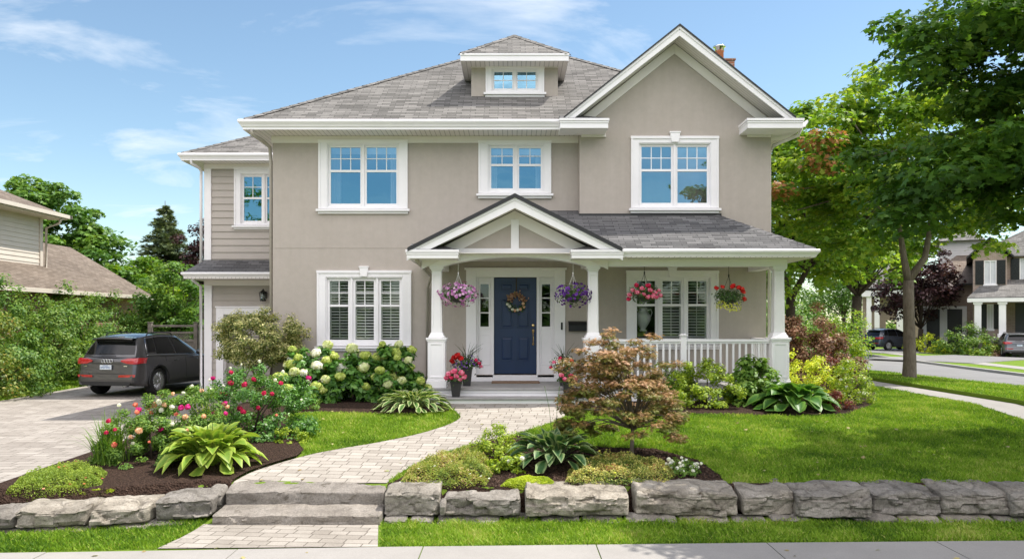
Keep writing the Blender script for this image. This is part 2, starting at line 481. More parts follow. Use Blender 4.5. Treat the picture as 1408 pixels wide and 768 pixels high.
def glass(name='window_glass', fac=0.30, tint=(0.40, 0.78, 1.0, 1)):
    m, nt, out = mat(name)
    g = N(nt, 'BsdfGlossy'); g.inputs['Color'].default_value = tint; g.inputs['Roughness'].default_value = 0.012
    # panes are never perfectly flat
    b = N(nt, 'Bump'); b.inputs['Strength'].default_value = 0.08; b.inputs['Distance'].default_value = 0.02
    nt.links.new(noise_n(nt, obj_co(nt), 2.3, 2), b.inputs['Height']); nt.links.new(b.outputs[0], g.inputs['Normal'])
    t = N(nt, 'BsdfTransparent'); t.inputs[0].default_value = (0.84, 0.87, 0.86, 1)
    lw = N(nt, 'Fresnel'); lw.inputs['IOR'].default_value = 1.5
    ad = N(nt, 'Math', operation='ADD'); ad.use_clamp = True; ad.inputs[1].default_value = fac
    nt.links.new(lw.outputs[0], ad.inputs[0])
    mx = N(nt, 'MixShader'); nt.links.new(ad.outputs[0], mx.inputs[0])
    nt.links.new(t.outputs[0], mx.inputs[1]); nt.links.new(g.outputs[0], mx.inputs[2])
    nt.links.new(mx.outputs[0], out.inputs[0])
    return m
M['glass'] = glass('window_glass', 0.36)
M['glass_low'] = glass('clear_window_glass', 0.06, (0.8, 0.88, 0.92, 1))
def brickwall():
    m, nt, out = mat('brown_brick')
    b = brick_node(nt, uvn(nt), 0.22, 0.075, 0.010, (0.27, 0.18, 0.145), (0.38, 0.27, 0.22), (0.44, 0.40, 0.36))
    c = mixc(nt, 0.3, b.outputs['Color'], ramp(nt, noise_n(nt, obj_co(nt), 3, 4), [(0.3, (0.24, 0.165, 0.135)), (0.7, (0.42, 0.31, 0.25))]).outputs[0])
    principled(nt, out, c, 0.9, 0, b.outputs['Fac'], -0.3, 0.01)
    return m
M['brick'] = brickwall()
def redbrick():
    m, nt, out = mat('red_brick')
    b = brick_node(nt, uvn(nt), 0.22, 0.075, 0.010, (0.22, 0.075, 0.05), (0.33, 0.13, 0.085), (0.36, 0.30, 0.26))
    principled(nt, out, b.outputs['Color'], 0.9, 0, b.outputs['Fac'], -0.3, 0.01)
    return m
M['redbrick'] = redbrick()
def pavers(name, bw, rh, c1, c2, cm, rot=0.0, mortar=0.012):
    m, nt, out = mat(name)
    co = obj_co(nt)
    mp = N(nt, 'Mapping'); mp.inputs['Rotation'].default_value = (0, 0, rot)
    nt.links.new(co, mp.inputs[0])
    ns = N(nt, 'TexNoise'); ns.inputs['Scale'].default_value = 1.6; ns.inputs['Detail'].default_value = 2
    nt.links.new(mp.outputs[0], ns.inputs['Vector'])
    dv = mixc(nt, 0.02, mp.outputs[0], ns.outputs['Color'], 'ADD')
    fl = N(nt, 'SeparateXYZ'); nt.links.new(dv, fl.inputs[0])
    cb = N(nt, 'CombineXYZ'); nt.links.new(fl.outputs[0], cb.inputs[0]); nt.links.new(fl.outputs[1], cb.inputs[1])
    b = brick_node(nt, cb.outputs[0], bw, rh, mortar, c1, c2, cm, 0.43, 0.72, 0.0, 0.25)
    sp = noise_n(nt, co, 70, 4, 0.7)
    st = noise_n(nt, co, 1.1, 6, 0.62)
    c = mixc(nt, 1.0, b.outputs['Color'], ramp(nt, sp, [(0.3, (0.82,)*3), (0.7, (1.14,)*3)]).outputs[0], 'MULTIPLY')
    c = mixc(nt, 1.0, c, ramp(nt, st, [(0.3, (0.84, 0.82, 0.79)), (0.62, (1.06, 1.05, 1.03))]).outputs[0], 'MULTIPLY')
    inv = N(nt, 'Math', operation='MULTIPLY_ADD'); inv.inputs[1].default_value = -1.0
    nt.links.new(b.outputs['Fac'], inv.inputs[0])
    sc_ = N(nt, 'Math', operation='MULTIPLY'); sc_.inputs[1].default_value = 0.18; nt.links.new(sp, sc_.inputs[0])
    nt.links.new(sc_.outputs[0], inv.inputs[2])
    principled(nt, out, c, 0.88, 0, inv.outputs[0], 0.7, 0.012, 0.25)
    return m
M['path'] = pavers('buff_path_pavers', 0.27, 0.155, (0.29, 0.264, 0.232), (0.395, 0.365, 0.327), (0.15, 0.132, 0.11), 0.10, 0.0065)
M['drive'] = pavers('buff_driveway_pavers', 0.36, 0.19, (0.27, 0.246, 0.222), (0.355, 0.328, 0.298), (0.15, 0.133, 0.115), 0.0, 0.008)
def concrete(name, col, var=0.1):
    m, nt, out = mat(name)
    co = obj_co(nt)
    f = noise_n(nt, co, 0.9, 7, 0.65); g = noise_n(nt, co, 110, 4, 0.7)
    a = tuple(c * (1 - var) for c in col); b = tuple(c * (1 + var) for c in col)
    c = ramp(nt, f, [(0.3, a), (0.7, b)]).outputs[0]
    c = mixc(nt, 1.0, c, ramp(nt, g, [(0.3, (0.85,)*3), (0.7, (1.12,)*3)]).outputs[0], 'MULTIPLY')
    principled(nt, out, c, 0.9, 0, g, 0.3, 0.004, 0.25)
    return m
M['concrete'] = concrete('sidewalk_concrete', (0.30, 0.283, 0.262))
M['kerb'] = concrete('kerb_concrete', (0.36, 0.345, 0.32))
M['asphalt'] = concrete('worn_asphalt', (0.20, 0.195, 0.19), 0.12)
def grassmat(name, a, b, c3):
    m, nt, out = mat(name)
    co = obj_co(nt)
    f = noise_n(nt, co, 1.3, 5, 0.6); g = noise_n(nt, co, 45, 5, 0.75)
    c = ramp(nt, f, [(0.3, a), (0.7, b)]).outputs[0]
    c = mixc(nt, ramp(nt, g, [(0.35, (0,)*3), (0.75, (0.8,)*3)]).outputs[0], c, c3)
    principled(nt, out, c, 0.95, 0, g, 0.7, 0.03, 0.1)
    return m
M['soil_grass'] = grassmat('lawn_sward', (0.09, 0.16, 0.016), (0.13, 0.21, 0.022), (0.19, 0.27, 0.035))
def mulch():
    m, nt, out = mat('bark_mulch')
    co = obj_co(nt)
    v = N(nt, 'TexVoronoi'); v.inputs['Scale'].default_value = 42; nt.links.new(co, v.inputs['Vector'])
    f = noise_n(nt, co, 25, 6, 0.7)
    c = ramp(nt, f, [(0.3, (0.018, 0.011, 0.008)), (0.55, (0.05, 0.030, 0.021)), (0.8, (0.11, 0.07, 0.05))]).outputs[0]
    principled(nt, out, c, 0.95, 0, v.outputs['Distance'], 0.9, 0.03, 0.15)
    return m
M['mulch'] = mulch()
M['chip'] = m_leaf('bark_chip', [(0.02, 0.012, 0.008), (0.05, 0.03, 0.02), (0.10, 0.062, 0.045), (0.14, 0.095, 0.07)], 0.0, 0.9, 0.1)
def stone(name, a, b, c3, cracks=0.38):
    m, nt, out = mat(name)
    co = obj_co(nt)
    mp = N(nt, 'Mapping'); mp.inputs['Scale'].default_value = (1, 1, 1.7); nt.links.new(co, mp.inputs[0])
    f = noise_n(nt, mp.outputs[0], 2.6, 8, 0.68, 0.3); g = noise_n(nt, co, 46, 6, 0.8); k = noise_n(nt, mp.outputs[0], 7, 7, 0.72, 0.5)
    c = ramp(nt, f, [(0.28, a), (0.5, b), (0.72, c3)]).outputs[0]
    c = mixc(nt, 1.0, c, ramp(nt, g, [(0.32, (0.62,)*3), (0.5, (1.0,)*3), (0.68, (1.32,)*3)]).outputs[0], 'MULTIPLY')
    c = mixc(nt, ramp(nt, k, [(0.56, (0,)*3), (0.66, (0.7,)*3)]).outputs[0], c, (0.08, 0.068, 0.05))
    # lichen and iron stains
    li = noise_n(nt, co, 9, 5, 0.75)
    c = mixc(nt, ramp(nt, li, [(0.62, (0,)*3), (0.70, (0.55,)*3)]).outputs[0], c, (0.42, 0.39, 0.33))
    # hairline cracks
    ns = N(nt, 'TexNoise'); ns.inputs['Scale'].default_value = 3.0; ns.inputs['Detail'].default_value = 4; nt.links.new(co, ns.inputs['Vector'])
    wv = mixc(nt, 0.35, mp.outputs[0], ns.outputs['Color'], 'ADD')
    v = N(nt, 'TexVoronoi'); v.feature = 'DISTANCE_TO_EDGE'; v.inputs['Scale'].default_value = 1.7; nt.links.new(wv, v.inputs['Vector'])
    cr = ramp(nt, v.outputs['Distance'], [(0.0, (1,)*3), (0.018, (0.8,)*3), (0.045, (0,)*3)]).outputs[0]
    cf = N(nt, 'Math', operation='MULTIPLY'); cf.inputs[1].default_value = cracks; nt.links.new(cr, cf.inputs[0])
    c = mixc(nt, cf.outputs[0], c, (0.045, 0.038, 0.03))
    oi = N(nt, 'ObjectInfo')
    c = mixc(nt, 1.0, c, ramp(nt, oi.outputs['Random'], [(0, (0.80, 0.80, 0.82)), (0.5, (1.0, 0.985, 0.96)), (1, (1.16, 1.12, 1.05))]).outputs[0], 'MULTIPLY')
    ad = N(nt, 'Math', operation='MULTIPLY_ADD'); ad.inputs[1].default_value = 0.6
    nt.links.new(g, ad.inputs[0]); nt.links.new(k, ad.inputs[2])
    sb = N(nt, 'Math', operation='MULTIPLY_ADD'); sb.inputs[1].default_value = -0.5; nt.links.new(cf.outputs[0], sb.inputs[0]); nt.links.new(ad.outputs[0], sb.inputs[2])
    principled(nt, out, c, 0.95, 0, sb.outputs[0], 0.8, 0.03, 0.15)
    return m
M['stone'] = stone('weathered_limestone', (0.165, 0.150, 0.126), (0.27, 0.248, 0.214), (0.42, 0.39, 0.345))
M['stone_step'] = stone('cut_limestone_step', (0.18, 0.16, 0.138), (0.27, 0.245, 0.215), (0.36, 0.33, 0.295), 0.0)
def bark(name, a, b):
    m, nt, out = mat(name)
    co = obj_co(nt)
    mp = N(nt, 'Mapping'); mp.inputs['Scale'].default_value = (1, 1, 0.22); nt.links.new(co, mp.inputs[0])
    f = noise_n(nt, mp.outputs[0], 26, 6, 0.7); g = noise_n(nt, co, 2.5, 4)
    c = ramp(nt, f, [(0.3, a), (0.7, b)]).outputs[0]
    c = mixc(nt, 0.35, c, ramp(nt, g, [(0.3, a), (0.7, b)]).outputs[0])
    principled(nt, out, c, 0.95, 0, f, 0.8, 0.03, 0.1)
    return m
M['bark'] = bark('furrowed_grey_bark', (0.09, 0.072, 0.056), (0.24, 0.20, 0.16))
M['bark_dark'] = bark('dark_bark', (0.04, 0.03, 0.024), (0.11, 0.085, 0.066))
M['wood_grey'] = m_plain('weathered_fence_wood', (0.19, 0.165, 0.14), 0.9, var=0.3, scale=7, bump=0.3, bscale=20)
M['coir'] = m_plain('coir_mat', (0.24, 0.15, 0.09), 0.95, var=0.2, scale=60, bump=0.5, bscale=120)
M['pot'] = m_plain('dark_planter', (0.03, 0.029, 0.03), 0.45, var=0.2)
# foliage palettes
M['lf_maple'] = m_leaf('maple_leaf', [(0.028, 0.07, 0.010), (0.05, 0.115, 0.014), (0.08, 0.15, 0.018), (0.13, 0.19, 0.022)], 0.45, k=1.3)
M['lf_street'] = m_leaf('street_tree_leaf', [(0.05, 0.11, 0.012), (0.085, 0.16, 0.016), (0.14, 0.205, 0.022), (0.21, 0.25, 0.03)], 0.5, k=1.6)
M['lf_orange'] = m_leaf('turning_leaf', [(0.30, 0.14, 0.04), (0.40, 0.19, 0.08)], 0.35, k=1.1)
M['lf_far'] = m_leaf('far_tree_leaf', [(0.03, 0.075, 0.012), (0.055, 0.115, 0.02), (0.085, 0.15, 0.025), (0.12, 0.18, 0.03)], 0.35, k=1.7)
M['lf_hedge'] = m_leaf('hedge_leaf', [(0.03, 0.07, 0.010), (0.06, 0.12, 0.016), (0.10, 0.16, 0.025), (0.15, 0.20, 0.04)], 0.35, k=1.7)
M['lf_hedge_warm'] = m_leaf('hedge_leaf_with_warm_tips', [(0.04, 0.08, 0.012), (0.09, 0.14, 0.02), (0.12, 0.17, 0.025), (0.15, 0.19, 0.03), (0.27, 0.20, 0.045)], 0.35, k=1.35)
M['lf_spruce'] = m_leaf('spruce_needle', [(0.05, 0.08, 0.035), (0.09, 0.125, 0.05), (0.15, 0.17, 0.07)], 0.1, k=1.35)
M['lf_purple'] = m_leaf('purple_leaf', [(0.018, 0.010, 0.012), (0.04, 0.018, 0.02), (0.07, 0.03, 0.03)], 0.25, k=1.35)
M['lf_copper'] = m_leaf('copper_leaf', [(0.07, 0.035, 0.022), (0.20, 0.095, 0.055), (0.36, 0.19, 0.12), (0.50, 0.33, 0.24), (0.20, 0.17, 0.05)], 0.25, k=1.2)
M['lf_jmaple'] = m_leaf('japanese_maple_leaf', [(0.12, 0.17, 0.022), (0.155, 0.16, 0.03), (0.185, 0.135, 0.035), (0.28, 0.155, 0.06), (0.50, 0.31, 0.19)], 0.2, k=1.1)
M['lf_box'] = m_leaf('boxwood_leaf', [(0.04, 0.09, 0.012), (0.08, 0.15, 0.02), (0.13, 0.21, 0.03)], 0.3, k=1.35)
M['lf_spirea'] = m_leaf('spirea_leaf', [(0.10, 0.17, 0.012), (0.19, 0.27, 0.018), (0.32, 0.38, 0.03)], 0.35, k=1.35)
M['lf_gold'] = m_leaf('golden_shrub_leaf', [(0.16, 0.22, 0.014), (0.32, 0.37, 0.025), (0.50, 0.50, 0.05)], 0.35, k=1.6)
M['lf_hyd'] = m_leaf('hydrangea_leaf', [(0.024, 0.075, 0.012), (0.05, 0.125, 0.018), (0.09, 0.185, 0.028)], 0.3, 0.42, 0.45, k=1.7)
M['lf_rose'] = m_leaf('rose_leaf', [(0.04, 0.09, 0.014), (0.08, 0.15, 0.022), (0.14, 0.21, 0.035)], 0.33, k=1.75)
M['lf_cream'] = m_leaf('cream_variegated_leaf', [(0.05, 0.085, 0.02), (0.12, 0.15, 0.035), (0.32, 0.32, 0.12), (0.52, 0.48, 0.24)], 0.3, k=1.35)
M['lf_sedum'] = m_leaf('sedum_leaf', [(0.09, 0.14, 0.02), (0.17, 0.22, 0.03), (0.28, 0.29, 0.05), (0.36, 0.22, 0.13)], 0.25, k=1.35)
M['lf_thyme'] = m_leaf('groundcover_leaf', [(0.10, 0.16, 0.02), (0.18, 0.25, 0.03), (0.26, 0.31, 0.05)], 0.3, k=1.35)
M['lf_sedum_red'] = m_leaf('mixed_sedum_leaf', [(0.06, 0.11, 0.02), (0.13, 0.18, 0.03), (0.28, 0.28, 0.06), (0.50, 0.46, 0.16), (0.22, 0.06, 0.03)], 0.25, k=1.35)
M['lf_mossy'] = m_leaf('chartreuse_leaf', [(0.17, 0.24, 0.012), (0.30, 0.37, 0.02), (0.42, 0.46, 0.04)], 0.3, k=1.35)
M['lf_dark'] = m_leaf('dark_trailing_leaf', [(0.02, 0.05, 0.012), (0.04, 0.085, 0.018), (0.075, 0.13, 0.03)], 0.3, k=1.35)
M['lf_barb'] = m_leaf('barberry_leaf', [(0.05, 0.010, 0.010), (0.12, 0.024, 0.02), (0.20, 0.05, 0.035)], 0.3, k=1.35)
def m_hosta(name, mid, edge, var=0.25):
    m, nt, out = mat(name)
    a = N(nt, 'Attribute'); a.attribute_name = 'v'
    e = N(nt, 'Attribute'); e.attribute_name = 'e'
    c = mixc(nt, ramp(nt, e.outputs['Fac'], [(0.45, (0,)*3), (0.75, (1,)*3)]).outputs[0], mid, edge)
    c = mixc(nt, 1.0, c, ramp(nt, a.outputs['Fac'], [(0, (1 - var,)*3), (1, (1 + var,)*3)]).outputs[0], 'MULTIPLY')
    p = principled(nt, out, c, 0.42, 0, None, spec=0.4)
    t = N(nt, 'BsdfTranslucent'); nt.links.new(mixc(nt, 1.0, c, (1.4, 1.4, 0.7), 'MULTIPLY'), t.inputs[0])
    mx = N(nt, 'MixShader'); mx.inputs[0].default_value = 0.3
    nt.links.new(p.outputs[0], mx.inputs[1]); nt.links.new(t.outputs[0], mx.inputs[2]); nt.links.new(mx.outputs[0], out.inputs[0])
    return m
M['hosta_lime'] = m_hosta('lime_hosta_leaf', (0.17, 0.28, 0.035), (0.30, 0.38, 0.06))
M['hosta_blue'] = m_hosta('blue_green_hosta_leaf', (0.045, 0.11, 0.035), (0.20, 0.27, 0.11))
M['hosta_var'] = m_hosta('white_edged_hosta_leaf', (0.06, 0.14, 0.025), (0.42, 0.47, 0.22))
M['hosta_green'] = m_hosta('green_hosta_leaf', (0.055, 0.15, 0.025), (0.12, 0.24, 0.035))
M['blade'] = m_leaf('grass_blade', [(0.055, 0.13, 0.012), (0.155, 0.275, 0.02), (0.25, 0.395, 0.034), (0.44, 0.45, 0.13)], 0.34, 0.6, 0.2)
def petal(name, cols): return m_leaf(name, cols, 0.25, 0.6, 0.2)
M['p_lime'] = petal('lime_hydrangea_floret', [(0.30, 0.40, 0.06), (0.45, 0.54, 0.12), (0.58, 0.62, 0.22)])
M['p_pale'] = petal('pale_hydrangea_floret', [(0.50, 0.58, 0.22), (0.64, 0.68, 0.38), (0.74, 0.75, 0.55)])
M['p_white'] = petal('white_floret', [(0.72, 0.73, 0.64), (0.80, 0.80, 0.76), (0.84, 0.83, 0.80)])
M['p_mag'] = petal('magenta_petal', [(0.42, 0.01, 0.13), (0.62, 0.02, 0.22), (0.74, 0.07, 0.34)])
M['p_rose'] = petal('crimson_petal', [(0.36, 0.01, 0.05), (0.58, 0.02, 0.09), (0.70, 0.06, 0.16)])
M['p_peach'] = petal('peach_petal', [(0.72, 0.38, 0.22), (0.80, 0.52, 0.34), (0.84, 0.68, 0.50)])
M['p_coral'] = petal('coral_petal', [(0.66, 0.13, 0.08), (0.78, 0.24, 0.15), (0.82, 0.40, 0.28)])
M['p_pink'] = petal('pink_petal', [(0.66, 0.08, 0.20), (0.78, 0.18, 0.32), (0.84, 0.40, 0.50)])
M['p_red'] = petal('red_petal', [(0.48, 0.008, 0.012), (0.66, 0.02, 0.022), (0.78, 0.08, 0.06)])
M['p_lilac'] = petal('lilac_petal', [(0.36, 0.10, 0.36), (0.55, 0.22, 0.52), (0.74, 0.48, 0.70)])
M['p_purple'] = petal('purple_petal', [(0.05, 0.012, 0.13), (0.11, 0.025, 0.26), (0.20, 0.07, 0.40)])
M['p_yellow'] = petal('yellow_green_bract', [(0.45, 0.48, 0.05), (0.60, 0.58, 0.10)])
# ================================================================== GROUND
def grid_axis(segs):
    out = []
    for a, b, n in segs: out += list(np.linspace(a, b, n, endpoint=False))
    return np.array(out + [segs[-1][1]])
gx = grid_axis([(-900, -60, 12), (-60, -14, 16), (-14, -7, 20), (-7, 10, 300), (10, 26, 40), (26, 70, 22), (70, 900, 12)])
gy = grid_axis([(-900, -40, 10), (-40, 4, 20), (4, 8.2, 14), (8.2, 10, 72), (10, 15, 40), (15, 40, 50), (40, 110, 28), (110, 1500, 12)])
XX, YY = np.meshgrid(gx, gy)
ZZ = height(XX, YY)
nx, ny = len(gx), len(gy)
idx = np.arange(nx * ny).reshape(ny, nx)
q = np.stack([idx[:-1, :-1], idx[:-1, 1:], idx[1:, 1:], idx[1:, :-1]], -1).reshape(-1, 4)
ground = mesh_np('ground', np.stack([XX, YY, ZZ], -1).reshape(-1, 3), np.full(len(q), 4), q.ravel(), None, M['soil_grass'], None, True)
tag(ground, kind='structure')

def inside(poly, x, y):
    poly = np.asarray(poly); r = np.zeros(len(x), bool)
    j = len(poly) - 1
    for i in range(len(poly)):
        xi, yi = poly[i]; xj, yj = poly[j]
        c = ((yi > y) != (yj > y)) & (x < (xj - xi) * (y - yi) / (yj - yi + 1e-12) + xi)
        r ^= c; j = i
    return r
def dense(poly, step=0.25):
    out = []
    for i in range(len(poly)):
        a = np.array(poly[i]); b = np.array(poly[(i + 1) % len(poly)])
        n = max(1, int(np.linalg.norm(b - a) / step))
        for k in range(n): out.append(tuple(a + (b - a) * k / n))
    return out
def smooth_line(pts, n=8):
    """Catmull-Rom through points"""
    p = [np.array(pts[0])] + [np.array(q) for q in pts] + [np.array(pts[-1])]
    out = []
    for i in range(1, len(p) - 2):
        for k in range(n):
            t = k / n
            out.append(tuple(0.5 * ((2 * p[i]) + (-p[i-1] + p[i+1]) * t + (2*p[i-1] - 5*p[i] + 4*p[i+1] - p[i+2]) * t*t + (-p[i-1] + 3*p[i] - 3*p[i+1] + p[i+2]) * t**3)))
    out.append(tuple(p[-2])); return out
def drape(name, poly, dz, material, step=0.25, zfun=None, thick=0.0):
    """a sheet that follows the terrain, dz above it (with a skirt when it has a thickness)"""
    zfun = zfun or height
    ol = dense(poly, step); n = len(ol)
    a = np.array(ol); lo, hi = a.min(0), a.max(0)
    g = np.stack(np.meshgrid(np.arange(lo[0], hi[0], step), np.arange(lo[1], hi[1], step)), -1).reshape(-1, 2)
    g = g + np.random.default_rng(3).uniform(-.02, .02, g.shape)
    g = g[inside(ol, g[:, 0], g[:, 1])]
    vv = [Vector(p) for p in ol] + [Vector(p) for p in g]
    r = delaunay_2d_cdt(vv, [(i, (i + 1) % n) for i in range(n)], [], 1, 1e-5)
    P = np.array([tuple(p) for p in r[0]])
    z = zfun(P[:, 0], P[:, 1]) + dz
    mb = MB()
    mb.add(np.column_stack([P, z]).tolist(), [tuple(f) for f in r[2]])
    if thick:
        za = zfun(a[:, 0], a[:, 1]) + dz
        for i in range(n):
            j = (i + 1) % n
            mb.add([(a[i][0], a[i][1], za[i]), (a[j][0], a[j][1], za[j]), (a[j][0], a[j][1], za[j] - thick), (a[i][0], a[i][1], za[i] - thick)], [(0, 1, 2, 3)])
    o = mb.build(name, material, fix=False)
    me = o.data
    bm = bmesh.new(); bm.from_mesh(me)
    for f in bm.faces:
        if abs(f.normal.z) > 0.3 and f.normal.z < 0: f.normal_flip()
    bm.to_mesh(me); bm.free()
    return tag(o, kind='structure')

# ---- outlines measured on the photo, set down on the terrain
ST_L, ST_R = wx(308, 9.4), wx(527, 9.4)
path_left = smooth_line([(ST_L, 9.66)] + [G(*p) for p in [(352, 648), (418, 628), (470, 617), (520, 609), (575, 597), (615, 585), (633, 574), (624, 564)]] + [(-1.15, 14.75)], 6)
path_right = smooth_line([(ST_R, 9.66)] + [G(*p) for p in [(560, 645), (600, 628), (650, 612), (705, 598), (745, 586), (775, 574), (788, 562)]] + [(1.28, 14.75)], 6)
path_poly = path_left + path_right[::-1]
drape('path', path_poly, 0.012, M['path'], 0.2)
lower_left = [G(290, 723), G(262, 735), G(236, 750), (-3.3, 7.9)]
lower_path = [(ST_L - .1, 9.05), (ST_L - .1, 8.8), (wx(250, 8.5), 8.5), (wx(216, 8.07), 8.075), (-1.36, 8.142), (ST_R, 9.05)]
drape('path', lower_path, 0.014, M['path'], 0.2)
drive_poly = [(-11.7, 6.0), (-6.0, 6.0), (-6.05, 9.0), (-6.1, 12.0), (-6.2, 14.5), (-6.0, 17.0), (-5.12, 17.6), (-5.12, 20.75), (-9.2, 20.75), (-9.2, 27.0), (-12.4, 27.0), (-12.2, 22.0)]
drape('driveway', drive_poly, 0.012, M['drive'], 0.3)

# front pavement: slabs with joints, running a little out of parallel with the wall
def walk_edge(x): return float(np.interp(x, [-22, -5.04, -1.32, 2.64, 5.35, 12], [6.9, 7.92, 8.14, 8.30, 8.38, 8.5]))
joints = [-22, -20, -18, -16, -14, -12, -10, -8.2, -6.4, -4.6, -2.75, -0.9, 0.86, 2.63, 4.40, 6.2, 8.0, 9.8, 11.6]
mb = MB()
rr = random.Random(4)
for i in range(len(joints) - 1):
    a, b = joints[i] + .006, joints[i + 1] - .006
    z = -0.768 + rr.uniform(-.003, .003)
    vs = [(a, 6.6, z), (b, 6.6, z), (b, walk_edge(b), z), (a, walk_edge(a), z)]
    mb.slab(vs, 0.1, 0, 0, 0)
pav = mb.build('sidewalk', M['concrete'], bevel=0.008)
tag(pav, kind='structure')
drape('road', [(-70, -7.5), (12.5, -7.5), (12.5, 4.6), (-70, 4.6)], 0.02, M['asphalt'], 1.5)
mb = MB(); mb.box(-70, 12.5, 4.62, 4.78, -1.0, -.772); tag(mb.build('kerb', M['kerb']), kind='structure')
# pavement along the side street
sw = [(8.45, 6.7), (9.25, 6.7), (9.25, 80), (8.45, 80)]
drape('sidewalk', sw, 0.02, M['concrete'], 0.5, thick=0.05)
# side street: carriageway lies a kerb's height under the verge
near_k = [(13.2, 4), (12.9, 15), (12.5, 20), (11.2, 25), (10.9, 32), (11.0, 60), (11, 140)]
far_k = [(17.2, 4), (17.6, 15), (18.3, 28.7), (20.5, 43), (22.6, 55), (26.5, 80), (30, 140)]
near_s, far_s = smooth_line(near_k, 8), smooth_line(far_k, 8)
def road_z(X, Y): return height(X, Y) * 1.0 + 0.0
road = drape('road', near_s + far_s[::-1], 0.03, M['asphalt'], 0.8)
def kerb(name, line, side):
    mb = MB(); prev = None
    for i, p in enumerate(line):
        q = line[min(i + 1, len(line) - 1)]; o = line[max(i - 1, 0)]
        d = np.array(q) - np.array(o); d = d / np.linalg.norm(d); nn = np.array((-d[1], d[0])) * side
        a = np.array(p); b = a + nn * 0.15
        za, zb = hz(*a), hz(*b)
        cur = [(a[0], a[1], za - .05), (a[0], a[1], za + 0.13), (b[0], b[1], za + 0.135), (b[0], b[1], za - .05)]
        if prev:
            for k in range(3): mb.add([prev[k], prev[k + 1], cur[k + 1], cur[k]], [(0, 1, 2, 3)])
        prev = cur
    o = mb.build(name, M['kerb']); tag(o, kind='structure'); return o
kerb('kerb', near_s, 1); kerb('kerb', far_s, -1)
def bump_up(dz):
    return lambda X, Y: height(X, Y) + dz
# verges stand level with the kerb tops
vn = [(9.27, 8)] + [(9.27, y) for y in (20, 40, 60, 79)] + [(p[0] - .12, p[1]) for p in near_s[::-1] if 8 < p[1] < 79]
verge_near = drape('verge', vn, 0.10, M['soil_grass'], 0.5, thick=0.2)
vf = [(p[0] + .12, p[1]) for p in far_s if 8 < p[1] < 120]
vf_in = [(p[0] + 13.0, p[1]) for p in vf][::-1]
drape('verge', vf + vf_in, 0.10, M['soil_grass'], 0.9, thick=0.2)
# drives and path across the far verge
def strip(name, pts, w, material, dz=0.125):
    a = np.array(pts, float); L, R = [], []
    for i in range(len(a)):
        d = a[min(i + 1, len(a) - 1)] - a[max(i - 1, 0)]; d /= np.linalg.norm(d); nn = np.array((-d[1], d[0]))
        L.append(tuple(a[i] + nn * w / 2)); R.append(tuple(a[i] - nn * w / 2))
    return drape(name, L + R[::-1], dz, material, 0.8, thick=0.05)
strip('footpath', [(p[0] + 2.6, p[1]) for p in far_s if 10 < p[1] < 110], 1.3, M['concrete'], 0.118)
strip('driveway', [(22.4, 54.0), (27, 57), (34, 66)], 5.0, M['asphalt'], 0.13)
strip('driveway', [(19.9, 39.5), (26, 46), (36, 55.5)], 5.0, M['asphalt'], 0.13)

# planting beds
bed_left = [(float(q), float(wall_y(q)) + .03) for q in np.linspace(-6.0, ST_L - .02, 22)] + [p for p in path_left if p[1] < 10.9] + [G(*p) for p in [(418, 622), (400, 600), (392, 584), (398, 570)]] + [(-4.4, 14.4), (-6.1, 14.6)]
drape('planting_bed', bed_left, 0.045, M['mulch'], 0.07)
bed_island = [G(*p) for p in [(545, 668), (575, 646), (628, 622), (672, 606), (712, 600), (745, 606), (830, 616), (900, 618), (960, 634), (990, 655), (1000, 670)]]
bed_island = [(ST_R, 9.5)] + bed_island[1:-1] + [(2.55, 9.5)]
drape('planting_bed', bed_island, 0.016, M['mulch'], 0.2)
bed_fl = [(-5.1, 17), (-5.6, 14.4)] + [G(*p) for p in [(402, 570), (440, 567), (520, 570), (575, 570), (622, 566)]] + [(-1.3, 14.6), (-1.6, 15.1), (-1.6, 17)]
drape('planting_bed', bed_fl, 0.016, M['mulch'], 0.25)
bed_fr = [(1.35, 15.2), (1.35, 14.7)] + [G(*p) for p in [(800, 562), (860, 566), (935, 569), (1000, 571), (1100, 573), (1165, 570), (1203, 556), (1204, 540)]] + [(8.1, 19.5), (8.2, 22), (5.5, 22), (5.4, 15.3)]
drape('planting_bed', bed_fr, 0.016, M['mulch'], 0.25)

